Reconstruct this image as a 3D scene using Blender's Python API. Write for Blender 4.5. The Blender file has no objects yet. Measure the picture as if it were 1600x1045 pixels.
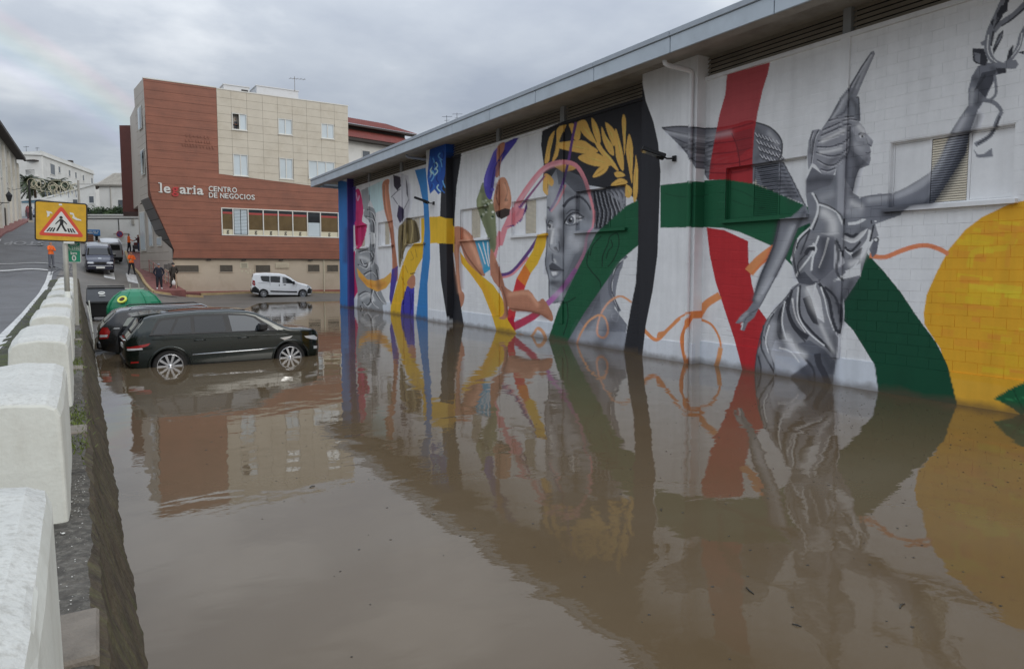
import bpy, bmesh, math, random
import numpy as np
from mathutils import Vector, Matrix
random.seed(7)
rng = np.random.default_rng(7)
SC = bpy.context.scene
COL = SC.collection
PI = math.pi

# ---------------------------------------------------------------- camera
FOC, PITCH, EYE = 1067.0, math.radians(4.3), 2.4        # focal length in photo pixels (24 mm lens), metres above the water
YAW = math.radians(31.1207)
cd = bpy.data.cameras.new('camera')
cd.sensor_fit = 'HORIZONTAL'; cd.sensor_width = 36.0
cd.lens = 36.0 * FOC / 1600.0
cd.shift_y = -0.0161
cd.clip_start = 0.05; cd.clip_end = 3000
cam = bpy.data.objects.new('camera', cd); COL.objects.link(cam)
cam.location = (0, 0, EYE)
cam.rotation_euler = (PI / 2 - PITCH, 0, -YAW)
SC.camera = cam

# ---------------------------------------------------------------- sky: thick cloud over a pale sky, a faint rainbow
SUN_EL, SUN_AZ = math.radians(22.7), math.radians(156)     # sun low behind the camera, to the east of the mural hall
w = bpy.data.worlds.new('World'); SC.world = w; w.use_nodes = True
nt = w.node_tree; nt.nodes.clear()
def wn(t, **k):
    n = nt.nodes.new(t)
    for a, b in k.items(): setattr(n, a, b)
    return n
def wl(a, b): nt.links.new(a, b)
def wmath(op, a, b=None, c=None):
    n = wn('ShaderNodeMath', operation=op)
    for i, q in enumerate((a, b, c)):
        if q is None: continue
        if isinstance(q, (int, float)): n.inputs[i].default_value = q
        else: wl(q, n.inputs[i])
    return n.outputs[0]
sky = wn('ShaderNodeTexSky', sky_type='NISHITA'); sky.sun_disc = False
sky.sun_elevation = SUN_EL; sky.sun_rotation = SUN_AZ
sky.air_density = 1.0; sky.dust_density = 2.0
bg1 = wn('ShaderNodeBackground'); bg1.inputs[1].default_value = 0.07
wl(sky.outputs[0], bg1.inputs[0])
tc = wn('ShaderNodeTexCoord'); sep = wn('ShaderNodeSeparateXYZ'); wl(tc.outputs['Generated'], sep.inputs[0])
zz = wmath('MAXIMUM', sep.outputs[2], 0.0)
# cloud sheet: direction projected on a high flat layer
den = wmath('ADD', zz, 0.16)
cx = wmath('DIVIDE', sep.outputs[0], den); cy = wmath('DIVIDE', sep.outputs[1], den)
cmb = wn('ShaderNodeCombineXYZ'); wl(cx, cmb.inputs[0]); wl(cy, cmb.inputs[1])
n1 = wn('ShaderNodeTexNoise'); n1.inputs['Scale'].default_value = 0.75; n1.inputs['Detail'].default_value = 5; n1.inputs['Roughness'].default_value = 0.5; n1.inputs['Distortion'].default_value = 0.3
wl(cmb.outputs[0], n1.inputs['Vector'])
n2 = wn('ShaderNodeTexNoise'); n2.inputs['Scale'].default_value = 2.6; n2.inputs['Detail'].default_value = 6; n2.inputs['Roughness'].default_value = 0.55
wl(cmb.outputs[0], n2.inputs['Vector'])
tone = wmath('ADD', wmath('MULTIPLY', n1.outputs[0], 0.72), wmath('MULTIPLY', n2.outputs[0], 0.28))
ramp = wn('ShaderNodeValToRGB'); wl(tone, ramp.inputs[0])
cr = ramp.color_ramp; cr.elements[0].position = 0.36; cr.elements[0].color = (0.335, 0.375, 0.45, 1)
cr.elements[1].position = 0.66; cr.elements[1].color = (0.80, 0.825, 0.85, 1)
e = cr.elements.new(0.5); e.color = (0.455, 0.495, 0.555, 1)
# an overcast sky is brighter overhead than at the horizon
grad = wmath('ADD', wmath('MULTIPLY', zz, 1.50), 0.42)
# rainbow: 42 degrees round the point opposite the sun
ax = Vector((-math.sin(SUN_AZ) * math.cos(SUN_EL), -math.cos(SUN_AZ) * math.cos(SUN_EL), -math.sin(SUN_EL)))
RB_AXIS = ax.normalized()
dot = wn('ShaderNodeVectorMath', operation='DOT_PRODUCT'); wl(tc.outputs['Generated'], dot.inputs[0]); dot.inputs[1].default_value = RB_AXIS
ang = wmath('DEGREES', wmath('ARCCOSINE', dot.outputs['Value']))
rbr = wn('ShaderNodeValToRGB'); wl(wmath('DIVIDE', wmath('SUBTRACT', ang, 39.6), 4.0), rbr.inputs[0])
rc = rbr.color_ramp; rc.interpolation = 'EASE'
rc.elements[0].position = 0.0; rc.elements[0].color = (0, 0, 0, 1)
rc.elements[1].position = 1.0; rc.elements[1].color = (0, 0, 0, 1)
for p_, c_ in ((0.2, (0.02, 0.015, 0.05)), (0.4, (0.0, 0.035, 0.045)), (0.55, (0.02, 0.05, 0.015)), (0.7, (0.055, 0.045, 0.0)), (0.85, (0.06, 0.012, 0.005))):
    q = rc.elements.new(p_); q.color = (*c_, 1)
cl = wn('ShaderNodeMix', data_type='RGBA', blend_type='MULTIPLY'); cl.inputs[0].default_value = 1.0
wl(ramp.outputs[0], cl.inputs[6]); wl(grad, cl.inputs[7])
ad = wn('ShaderNodeMix', data_type='RGBA', blend_type='ADD'); ad.inputs[0].default_value = 0.75
wl(cl.outputs[2], ad.inputs[6]); wl(rbr.outputs[0], ad.inputs[7])
bg2 = wn('ShaderNodeBackground'); bg2.inputs[1].default_value = 0.95
wl(ad.outputs[2], bg2.inputs[0])
mx = wn('ShaderNodeMixShader'); mx.inputs[0].default_value = 0.93
wl(bg1.outputs[0], mx.inputs[1]); wl(bg2.outputs[0], mx.inputs[2])
wo = wn('ShaderNodeOutputWorld'); wl(mx.outputs[0], wo.inputs[0])

# ---------------------------------------------------------------- sun through cloud
ld = bpy.data.lights.new('sun', 'SUN'); ld.energy = 0.5; ld.angle = math.radians(22); ld.color = (1.0, 0.95, 0.88)
sun = bpy.data.objects.new('sun', ld); COL.objects.link(sun)
sd = Vector((math.sin(SUN_AZ) * math.cos(SUN_EL), math.cos(SUN_AZ) * math.cos(SUN_EL), math.sin(SUN_EL)))
sun.rotation_euler = sd.to_track_quat('Z', 'Y').to_euler()

vs = SC.view_settings; vs.view_transform = 'Standard'; vs.look = 'None'; vs.exposure = 0.7; vs.gamma = 1.0; vs.use_curve_mapping = False
SC.cycles.max_bounces = 6

# ---------------------------------------------------------------- image pixel helpers: camera ray through a pixel and the surface it meets
_fw = np.array([math.sin(YAW) * math.cos(PITCH), math.cos(YAW) * math.cos(PITCH), -math.sin(PITCH)])
_rt = np.array([math.cos(YAW), -math.sin(YAW), 0.0]); _up = np.cross(_rt, _fw); _eye = np.array([0, 0, EYE]); _py = 496.73
def sight(px, py): return _fw + _rt * (px - 800.0) / FOC - _up * (py - _py) / FOC
def on_x(px, py, X): d = sight(px, py); return _eye + d * (X / d[0])
def on_z(px, py, Z): d = sight(px, py); return _eye + d * ((Z - EYE) / d[2])
def at(px, py, dep):
    d = sight(px, py); return _eye + d * dep / (d[0] * math.sin(YAW) + d[1] * math.cos(YAW))

# ---------------------------------------------------------------- materials
def lin(c): c = c / 255.0; return c / 12.92 if c <= 0.04045 else ((c + 0.055) / 1.055) ** 2.4
def rgb(r, g, b, k=1.0): return tuple(min(0.9, lin(x) * k) for x in (r, g, b))
MATS = {}
def mat(name, color, rough=0.6, metal=0.0, var=0.12, vscale=3.0, bump=0.0, bscale=40.0, spec=0.5, coat=0.0, dirt=None, dscale=1.2, damt=0.4, emit=None, world=True, dstretch=None):
    """principled surface with blotchy tone, optional dirt colour and fine relief"""
    if name in MATS: return MATS[name]
    m = bpy.data.materials.new(name); m.use_nodes = True; t = m.node_tree; b = t.nodes['Principled BSDF']
    b.inputs['Roughness'].default_value = rough; b.inputs['Metallic'].default_value = metal
    b.inputs['Specular IOR Level'].default_value = spec; b.inputs['Coat Weight'].default_value = coat; b.inputs['Coat Roughness'].default_value = 0.05
    L = t.links.new
    if world: src = t.nodes.new('ShaderNodeNewGeometry').outputs['Position']
    else: src = t.nodes.new('ShaderNodeTexCoord').outputs['Object']
    col = None
    if var > 0:
        n = t.nodes.new('ShaderNodeTexNoise'); n.inputs['Scale'].default_value = vscale; n.inputs['Detail'].default_value = 6; n.inputs['Roughness'].default_value = 0.6
        L(src, n.inputs['Vector'])
        mr = t.nodes.new('ShaderNodeMapRange'); mr.inputs[1].default_value = 0.3; mr.inputs[2].default_value = 0.7; mr.inputs[3].default_value = 1 - var; mr.inputs[4].default_value = 1 + var
        L(n.outputs[0], mr.inputs[0])
        mm = t.nodes.new('ShaderNodeMix'); mm.data_type = 'RGBA'; mm.blend_type = 'MULTIPLY'; mm.inputs[0].default_value = 1; mm.inputs[6].default_value = (*color, 1); L(mr.outputs[0], mm.inputs[7])
        col = mm.outputs[2]
    if dirt:
        n = t.nodes.new('ShaderNodeTexNoise'); n.inputs['Scale'].default_value = dscale; n.inputs['Detail'].default_value = 8; n.inputs['Roughness'].default_value = 0.7
        if dstretch: mp_ = t.nodes.new('ShaderNodeMapping'); mp_.inputs['Scale'].default_value = dstretch; L(src, mp_.inputs[0]); L(mp_.outputs[0], n.inputs['Vector'])
        else: L(src, n.inputs['Vector'])
        mr = t.nodes.new('ShaderNodeMapRange'); mr.inputs[1].default_value = 0.48; mr.inputs[2].default_value = 0.68; mr.inputs[3].default_value = 0; mr.inputs[4].default_value = damt; L(n.outputs[0], mr.inputs[0])
        mm = t.nodes.new('ShaderNodeMix'); mm.data_type = 'RGBA'; L(mr.outputs[0], mm.inputs[0])
        if col: L(col, mm.inputs[6])
        else: mm.inputs[6].default_value = (*color, 1)
        mm.inputs[7].default_value = (*dirt, 1); col = mm.outputs[2]
    if col: L(col, b.inputs['Base Color'])
    else: b.inputs['Base Color'].default_value = (*color, 1)
    if bump > 0:
        n = t.nodes.new('ShaderNodeTexNoise'); n.inputs['Scale'].default_value = bscale; n.inputs['Detail'].default_value = 6; L(src, n.inputs['Vector'])
        bp = t.nodes.new('ShaderNodeBump'); bp.inputs['Strength'].default_value = bump; bp.inputs['Distance'].default_value = 0.02; L(n.outputs[0], bp.inputs['Height']); L(bp.outputs[0], b.inputs['Normal'])
    MATS[name] = m
    return m

# ---------------------------------------------------------------- mesh helpers
def new_mesh(name, V, Fc, material=None, parent=None, smooth=False, loc=None):
    me = bpy.data.meshes.new(name); me.from_pydata([tuple(map(float, p)) for p in V], [], [tuple(f) for f in Fc]); me.update()
    if smooth: me.polygons.foreach_set('use_smooth', [True] * len(me.polygons))
    o = bpy.data.objects.new(name, me); COL.objects.link(o)
    if material: me.materials.append(material)
    if parent: o.parent = parent
    if loc is not None: o.location = loc
    return o
class MB:
    """collects shapes into one mesh"""
    def __init__(s): s.v = []; s.f = []
    def add(s, V, Fc):
        k = len(s.v); s.v += [tuple(map(float, p)) for p in V]; s.f += [tuple(i + k for i in f) for f in Fc]; return s
    def box(s, a, b, bev=0.0):
        (x0, y0, z0), (x1, y1, z1) = a, b
        if bev <= 0:
            return s.add([(x0,y0,z0),(x1,y0,z0),(x1,y1,z0),(x0,y1,z0),(x0,y0,z1),(x1,y0,z1),(x1,y1,z1),(x0,y1,z1)],
                         [(0,3,2,1),(4,5,6,7),(0,1,5,4),(1,2,6,5),(2,3,7,6),(3,0,4,7)])
        e = bev; V = []
        for sx, X in ((1, x0), (-1, x1)):
            for sy, Y in ((1, y0), (-1, y1)):
                for sz, Z in ((1, z0), (-1, z1)):
                    V += [(X, Y + sy*e, Z + sz*e), (X + sx*e, Y, Z + sz*e), (X + sx*e, Y + sy*e, Z)]
        bm = bmesh.new(); [bm.verts.new(p) for p in V]; r = bmesh.ops.convex_hull(bm, input=bm.verts)
        bm.verts.ensure_lookup_table(); bm.verts.index_update()
        s.add([p.co[:] for p in bm.verts], [[q.index for q in f.verts] for f in bm.faces]); bm.free(); return s
    def obox(s, c, U, V, W, hu, hv, hw):
        """box with centre c and half sizes along three axes"""
        c, U, V, W = map(Vector, (c, U, V, W)); P = []
        for k in (-1, 1):
            for j, i in ((-1, -1), (-1, 1), (1, 1), (1, -1)): P.append(c + U*hu*i + V*hv*j + W*hw*k)
        return s.add(P, [(0,3,2,1),(4,5,6,7),(0,1,5,4),(1,2,6,5),(2,3,7,6),(3,0,4,7)])
    def tube(s, pts, r, n=8, cap=True):
        pts = [Vector(p) for p in pts]; rs = r if isinstance(r, (list, tuple)) else [r] * len(pts); V = []; Fc = []
        prev = None
        for i, p in enumerate(pts):
            t = (pts[min(i + 1, len(pts) - 1)] - pts[max(i - 1, 0)]).normalized()
            a = prev if prev is not None else (Vector((0, 0, 1)) if abs(t.z) < 0.9 else Vector((1, 0, 0)))
            u = (a - t * a.dot(t)).normalized(); prev = u; q = t.cross(u)
            V += [p + (u * math.cos(2*PI*k/n) + q * math.sin(2*PI*k/n)) * rs[i] for k in range(n)]
        for i in range(len(pts) - 1):
            for k in range(n): Fc.append((i*n + k, i*n + (k+1) % n, (i+1)*n + (k+1) % n, (i+1)*n + k))
        if cap: Fc += [tuple(range(n))[::-1], tuple((len(pts)-1)*n + k for k in range(n))]
        return s.add(V, Fc)
    def lathe(s, prof, n=24, c=(0,0,0), axis='Z', arc=(0, 2*PI)):
        """profile of (radius, height) turned round an axis"""
        V = []; Fc = []; full = abs(arc[1] - arc[0] - 2*PI) < 1e-6; m = n if full else n + 1
        for k in range(m):
            a = arc[0] + (arc[1] - arc[0]) * k / n
            for (r, h) in prof:
                p = (r*math.cos(a), r*math.sin(a), h)
                if axis == 'Y': p = (p[0], p[2], p[1])
                if axis == 'X': p = (p[2], p[0], p[1])
                V.append((p[0] + c[0], p[1] + c[1], p[2] + c[2]))
        q = len(prof)
        for k in range(n):
            for j in range(q - 1):
                a, b = k*q + j, ((k+1) % m)*q + j
                Fc.append((a, b, b+1, a+1))
        return s.add(V, Fc)
    def prism(s, poly, d, o=(0,0,0), U=(1,0,0), V=(0,0,1)):
        """flat outline in the (U,V) plane at o, thickened by the vector d"""
        o, U, V, d = Vector(o), Vector(U), Vector(V), Vector(d); n = len(poly)
        P = [o + U*a + V*b for a, b in poly]; P += [p + d for p in P]
        return s.add(P, [tuple(range(n)), tuple(range(2*n - 1, n - 1, -1))] + [(i, i + n, (i+1) % n + n, (i+1) % n) for i in range(n)])
    def build(s, name, material, parent=None, smooth=False, loc=None, fix=True):
        o = new_mesh(name, s.v, s.f, material, parent, smooth, loc)
        if fix:
            bm = bmesh.new(); bm.from_mesh(o.data); bmesh.ops.recalc_face_normals(bm, faces=bm.faces); bm.to_mesh(o.data); bm.free()
        return o
def tag(o, label=None, category=None, group=None, kind=None):
    if label: o['label'] = label
    if category: o['category'] = category
    if group: o['group'] = group
    if kind: o['kind'] = kind
    return o
def thing(name, label, category, loc=(0,0,0), rz=0.0, group=None):
    o = bpy.data.objects.new(name, None); COL.objects.link(o); o.location = loc; o.rotation_euler = (0, 0, rz); o.empty_display_size = 0.2
    return tag(o, label, category, group)
def text_mesh(name, body, size, material, parent, M4, depth=0.03, bold=False, align='LEFT', xs=1.0):
    """letters as a mesh standing in the plane of matrix M4"""
    c = bpy.data.curves.new(name, 'FONT'); c.body = body; c.size = size; c.extrude = depth / 2; c.align_x = align; c.space_line = 0.9; c.resolution_u = 4
    if bold: c.offset = size * 0.018
    t = bpy.data.objects.new(name, c); COL.objects.link(t)
    dg = bpy.context.evaluated_depsgraph_get(); me = bpy.data.meshes.new_from_object(t.evaluated_get(dg)); bpy.data.objects.remove(t)
    me.transform(Matrix.Diagonal((xs, 1, 1, 1))); me.transform(M4); me.name = name; me.materials.clear(); me.materials.append(material)
    o = bpy.data.objects.new(name, me); COL.objects.link(o); o.parent = parent
    return o
# ================================================================ the setting: ground, roads, water
LOW = [(-3,-8,-.6),(12.5,-8,-.6),(30,-8,-.6),(0,8,-.55),(12,8,-.55),(1.4,18.2,-.38),(4.3,18.3,-.38),(12,20,-.5),(30,20,-.5),(2,22,-.3),(1,25,-.12),(0,28,.05),(5,28,-.15),(12,30,-.3),
       (-.6,34,.3),(2,34,.12),(-.8,40,.7),(3.5,39,.22),(6.5,39.8,0),(8.4,45.2,0),(10.2,47.8,0),(11.9,47.8,0),(14.1,46.6,-.01),(18,46.6,-.02),(4.5,35,0),(12,39,-.14),(-.6,46,1.2),(3.2,46,.45),(3.4,51.7,.62),(5,54,.56),(10.0,51.2,.18),(12.5,49.7,.14),(9.8,54.6,.50),(16.8,55,.29),(24,55,.1),(36,55,0),
       (-.2,51.5,1.6),(2.3,58.2,1.71),(4.2,57,.95),(1,69.5,2.95),(2.5,72,3.5),(-2.6,53,2.05),(-2.6,60,2.75),(-3,72,4.3),(4,80,4.2),(12,75,3.5),(30,75,2.5),(-6,80,5.4)]
UPP = [(x, y, z) for y, z in ((-8,.72),(0,.76),(8,.80),(17,.88),(23,.95),(31,1.08),(39,1.25),(46,1.6),(53,2.05),(57,2.5),(72,4.55),(84,5.9),(96,7.15),(108,8.3),(125,9.8),(150,11.5),(180,13)) for x in (-1.2, -5, -14)] + [(-.2,51.5,1.6),(1,69.5,2.95),(2.5,72,3.5),(4,82,4.6),(10,100,7),(10,130,10)]
def tps(P):
    P = np.array(P, float); n = len(P); d = np.hypot(P[:,None,0]-P[None,:,0], P[:,None,1]-P[None,:,1])
    U = np.where(d > 0, d*d*np.log(d + 1e-9), 0) + np.eye(n)*0.5
    Q = np.c_[np.ones(n), P[:,:2]]; A = np.block([[U, Q], [Q.T, np.zeros((3,3))]])
    c = np.linalg.solve(A, np.r_[P[:,2], 0, 0, 0])
    def f(x, y):
        x = np.asarray(x, float); y = np.asarray(y, float); d = np.hypot(x[...,None]-P[:,0], y[...,None]-P[:,1])
        return np.where(d > 0, d*d*np.log(d + 1e-9), 0) @ c[:n] + c[n] + c[n+1]*x + c[n+2]*y
    return f
zlow, zupp = tps(LOW), tps(UPP)
_sm = lambda t: np.clip(t, 0, 1)**2*(3 - 2*np.clip(t, 0, 1))
_zu0 = zupp
def zupp(x, y):          # the two roadways meet flush where the parapet ends
    x = np.asarray(x, float); y = np.asarray(y, float); w_ = _sm((x + 5.2)/3.0)*_sm((y - 40)/10)
    return _zu0(x, y)*(1 - w_) + (zlow(x, y) + .012)*w_
def sheet(name, xs, ys, zf, m, parent=None, xoff=None, dz=0.0):
    X, Y = np.meshgrid(xs, ys); X = X.astype(float)
    if xoff is not None: X = X + xoff(Y)
    Z = zf(X, Y) + dz; V = np.stack([X, Y, Z], -1).reshape(-1, 3); nx = len(xs)
    Fc = [(j*nx+i, j*nx+i+1, (j+1)*nx+i+1, (j+1)*nx+i) for j in range(len(ys)-1) for i in range(nx-1)]
    return new_mesh(name, V, Fc, m, parent, True)

M_ASPH = mat('asphalt_road', rgb(98, 98, 100), 0.62, var=.16, vscale=.8, bump=.5, bscale=160, dirt=rgb(70, 68, 66), dscale=.45, damt=.6)
M_ASPW = mat('asphalt_wet', rgb(110, 105, 98), 0.55, var=.25, vscale=.9, bump=.45, bscale=120, dirt=rgb(72, 67, 61), dscale=.45, damt=.85)
M_PAINT = mat('road_paint', rgb(206, 206, 204), 0.6, var=.12, vscale=4, dirt=rgb(120, 118, 114), dscale=6, damt=.8)
PAR = lambda Y: -0.0225 * Y                                   # the retaining wall runs a little off the street's line

road = tag(sheet('upper_road', np.r_[np.linspace(-60, -12, 8), np.linspace(-10, -1.15, 16)], np.r_[np.arange(-8, 60, 1.0), np.arange(60, 190, 3.0)], zupp, M_ASPH, xoff=lambda Y: np.maximum(PAR(Y), -1.03)), kind='structure')
lot = tag(sheet('lower_street', np.r_[np.linspace(-3.2, 14, 36), np.linspace(15, 60, 12)], np.r_[np.arange(-10, 86, 0.8)], lambda X, Y: zlow(X, Y) - .14*_sm((-2.25 - X)/.6), M_ASPW), kind='structure')
gm = mat('earth_ground', rgb(110, 104, 92), .9, var=.2, vscale=.2)
far = MB(); far.add([(-900,-60,-.9),(900,-60,-.9),(900,1500,-.9),(-900,1500,-.9)], [(0,1,2,3)])
tag(far.build('ground', gm, fix=False), kind='structure')

# ---- flood water: muddy, mirror-like, with small ripples
m = bpy.data.materials.new('flood_water'); m.use_nodes = True; t = m.node_tree; b = t.nodes['Principled BSDF']; L = t.links.new
g = t.nodes.new('ShaderNodeNewGeometry')
def tnoise(scale, vec, detail=3, rough=.5, dist=0):
    n = t.nodes.new('ShaderNodeTexNoise'); n.inputs['Scale'].default_value = scale; n.inputs['Detail'].default_value = detail; n.inputs['Roughness'].default_value = rough; n.inputs['Distortion'].default_value = dist
    L(vec, n.inputs['Vector']); return n.outputs[0]
def tmap(vec, sc, rot=0):
    n = t.nodes.new('ShaderNodeMapping'); n.inputs['Scale'].default_value = sc; n.inputs['Rotation'].default_value = (0, 0, rot); L(vec, n.inputs[0]); return n.outputs[0]
P = g.outputs['Position']
mud = t.nodes.new('ShaderNodeValToRGB'); L(tnoise(.16, P, 4, .55, .8), mud.inputs[0])
mud.color_ramp.elements[0].position = .35; mud.color_ramp.elements[0].color = (*rgb(93, 78, 58), 1)
mud.color_ramp.elements[1].position = .7; mud.color_ramp.elements[1].color = (*rgb(102, 90, 73), 1)
L(mud.outputs[0], b.inputs['Base Color'])
b.inputs['IOR'].default_value = 1.45; b.inputs['Roughness'].default_value = 0.008; b.inputs['Specular IOR Level'].default_value = 0.5
b1 = t.nodes.new('ShaderNodeBump'); b1.inputs['Strength'].default_value = 1.0; b1.inputs['Distance'].default_value = 0.0062
L(tnoise(1.25, tmap(P, (1.0, 1.35, 1), -.5), 2, .4, .4), b1.inputs['Height'])
b2 = t.nodes.new('ShaderNodeBump'); b2.inputs['Strength'].default_value = 1.0; b2.inputs['Distance'].default_value = 0.00045
L(tnoise(9, tmap(P, (1, 1.6, 1), -.55), 2, .5, .3), b2.inputs['Height']); L(b1.outputs[0], b2.inputs['Normal'])
L(b2.outputs[0], b.inputs['Normal'])
wv = MB(); wv.add([(-2.5,-12,0),(60,-12,0),(60,60,0),(-2.5,60,0)], [(0,1,2,3)])
tag(wv.build('flood_water', m, fix=False), kind='structure')

# ---- road markings on the upper road
def strip(name, pts, wid, zf, m, dz=.006, parent=None):
    V = []; n = len(pts)
    for i, (x, y) in enumerate(pts):
        a = np.array(pts[max(i-1, 0)], float); c = np.array(pts[min(i+1, n-1)], float); d = c - a; d /= np.hypot(*d); nn = np.array([-d[1], d[0]])*wid/2
        for s in (1, -1):
            q = np.array([x, y]) + nn*s; V.append((q[0], q[1], float(zf(q[0], q[1])) + dz))
    return new_mesh(name, V, [(2*i, 2*i+1, 2*i+3, 2*i+2) for i in range(n-1)], m, parent)
edge = [(float(np.interp(y, (-6, 10, 17, 25, 39, 53), (-1.6, -1.66, -1.75, -1.9, -2.26, -2.62))), y) for y in np.arange(-6, 53, .5)]
strip('edge_line', edge, .25, zupp, M_PAINT, .03, road)
for k, (y0, x0, x1) in enumerate(((53.5, -14, -2.8), (57.6, -14, -2.9))):
    strip('stop_line', [(x, y0 + .02*(x + 3)) for x in np.linspace(x0, x1, 40)],   .34 if k else .6, zupp, M_PAINT, .035, road)
for k in range(4):
    x0 = -13 + k*2.6; strip('crossing_bar', [(x0, 54.6), (x0 + .02, 56.8)], .5, zupp, M_PAINT, .014, road) if k < 1 else None
strip('lane_line', [(-7.1, y) for y in np.arange(61, 74, 1.0)], .14, zupp, M_PAINT, .014, road)
# STOP painted for traffic coming down the hill
tp = zupp(-5.2, 71.0); ts = (zupp(-5.2, 74.0) - zupp(-5.2, 69.0)) / 5
Rm = Matrix.Translation((-3.9, 71.8, float(zupp(-5.2, 71.8)) + .03)) @ Matrix.Rotation(PI, 4, 'Z') @ Matrix.Rotation(-math.atan(ts), 4, 'X') @ Matrix.Diagonal((1.0, 2.2, 1, 1))
text_mesh('stop_lettering', 'STOP', 1.15, mat('worn_road_paint', rgb(142, 142, 142), .65, var=.2, vscale=3, dirt=rgb(92,92,94), dscale=3, damt=.9), road, Rm, .01, True)
# white bars of a crossing on the ramp
for c in ((0.62, 56.6), (2.05, 57.0)):
    V = [(c[0]-.32, c[1]-2.0), (c[0]+.32, c[1]-2.0), (c[0]+.32, c[1]+1.7), (c[0]-.32, c[1]+1.7)]
    n = 6; VV = []
    for i in range(n):
        for s in (-.33, .33):
            x, y = c[0] + s, c[1] - 2.0 + 3.7*i/(n-1); VV.append((x, y, float(zlow(x, y)) + .02))
    new_mesh('crossing_bar', VV, [(2*i, 2*i+1, 2*i+3, 2*i+2) for i in range(n-1)], M_PAINT, lot)

# ---- retaining wall between the upper road and the flooded street, its ledge and mossy verge
M_RET = mat('stained_concrete', rgb(70, 60, 46), .85, var=.5, vscale=5, bump=1.0, bscale=26, dirt=rgb(88, 88, 52), dscale=2.2, damt=.75, dstretch=(1, 4.5, .6))
M_LEDGE = mat('ledge_concrete', rgb(78, 74, 68), .92, var=.5, vscale=9, bump=1.0, bscale=34, dirt=rgb(132, 128, 118), dscale=22, damt=.6)
M_VERGE = mat('mossy_verge', rgb(70, 70, 62), .95, var=.3, vscale=3, bump=1.0, bscale=35, dirt=rgb(78, 88, 36), dscale=1.6, damt=.9)
M_GUT = mat('gutter_concrete', rgb(98, 96, 96), .8, var=.2, vscale=4, bump=.5, bscale=60)
ledge_z = lambda Y: np.interp(Y, (-8, 0, 10, 15, 18.5, 22, 25.5, 29, 33, 40, 46, 48), (.74, .78, .82, .86, .92, .97, 1.03, 1.1, 1.18, 1.3, 1.6, 1.75))
ys = np.r_[np.arange(-8, 1, .25), np.arange(1, 14, .05), np.arange(14, 47.6, .25)]
V = []; prof_n = 0
def wob(y, k): return .010*math.sin(y*1.9 + k) + .008*math.sin(y*5.3 + 2*k) + .005*math.sin(y*13.1 + 3*k) + .003*math.sin(y*31.7 + 5*k)
for y in ys:
    lz = float(ledge_z(y)); x0 = float(PAR(y)); w1 = wob(y, 1.0) + rng.normal(0, .002); w2 = wob(y, 4.0) + rng.normal(0, .002); fl = .26*lz/.8
    fl = min(fl, .32)
    row = [(x0 + fl*1.35, y, -.5), (x0 + fl*.98 + w2, y, .0), (x0 + fl*.72 + w1, y, lz*.3), (x0 + fl*.38 + w2, y, lz*.62), (x0 + .04 + w1*.7, y, lz - .05), (x0 + w2, y, lz + wob(y, 7)*.4), (x0 - .05, y, lz + .012 + rng.normal(0, .003)), (x0 - .35, y, lz + .01), (x0 - .9, y, lz + .0)]
    prof_n = len(row); V += row
Fc = [(j*prof_n+i, j*prof_n+i+1, (j+1)*prof_n+i+1, (j+1)*prof_n+i) for j in range(len(ys)-1) for i in range(prof_n-1)]
ret = new_mesh('retaining_wall', V, Fc, M_RET, None, False)
ret.data.materials.append(M_LEDGE)
for p in ret.data.polygons:
    if p.index % (prof_n-1) >= 5: p.material_index = 1
tag(ret, 'dark mossy concrete retaining wall sloping down to the flood water', 'wall')
# capping slabs on the ledge that have kept their edges
for (y0, y1, off) in ((3.15, 3.62, 0), (7.55, 7.9, .01), (12.1, 12.5, 0), (16.4, 16.7, .0)):
    lz = float(ledge_z((y0+y1)/2)); x = float(PAR(y0))
    s = MB(); s.box((x - .16, y0, lz - .05), (x + .012, y1, lz + .035), .012)
    s.build('cap_slab', mat('cap_slab', rgb(122, 114, 104), .9, var=.2, vscale=6, bump=.6, bscale=50), ret)
verge = tag(sheet('road_verge', np.linspace(-1.32, -.6, 7), np.arange(-8, 47, .5), lambda X, Y: np.interp(Y, (-8, 0, 10, 15, 18.5, 22, 25.5, 29, 33, 40, 46, 48), (.74, .78, .82, .86, .92, .97, 1.03, 1.1, 1.18, 1.3, 1.6, 1.75)) + .02 + .02*np.sin(X*40+Y*7), M_VERGE, xoff=PAR), kind='structure')
strip('gutter', [(-1.42 + float(PAR(y))*.8, y) for y in np.arange(-8, 47, 1.0)], .26, zupp, M_GUT, .02, road)
# tufts in the verge
tuft = MB()
for k in range(2600):
    y = rng.uniform(1.5, 34) if k % 3 else rng.uniform(1.5, 16); x = -1.0 + PAR(y) + rng.normal(0, .14); z = float(ledge_z(y)) + .01
    if math.sin(y*1.7) + math.sin(y*.63 + 2) < -.5: continue
    h = rng.uniform(.02, .07); a = rng.uniform(0, 6.28); dx, dy = math.cos(a)*.008, math.sin(a)*.008; lx, ly = rng.normal(0, .03), rng.normal(0, .03)
    tuft.add([(x-dx, y-dy, z), (x+dx, y+dy, z), (x+lx, y+ly, z+h)], [(0,1,2)])
for k in range(900):
    y = rng.choice((7.2, 8.1, 8.6, 12.4, 13.0, 16, 18, 21)) + rng.normal(0, .35); x = -.06 + PAR(y) + rng.normal(0, .05); z = float(ledge_z(y)) + .01
    h = rng.uniform(.015, .05); a = rng.uniform(0, 6.28); dx, dy = math.cos(a)*.008, math.sin(a)*.008
    tuft.add([(x-dx, y-dy, z), (x+dx, y+dy, z), (x+rng.normal(0, .02), y+rng.normal(0, .02), z+h)], [(0,1,2)])
tag(tuft.build('grass', mat('verge_grass', rgb(92, 104, 44), .8, var=.35, vscale=8), fix=False), 'low moss and grass along the foot of the white blocks', 'grass', kind='stuff')

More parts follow.
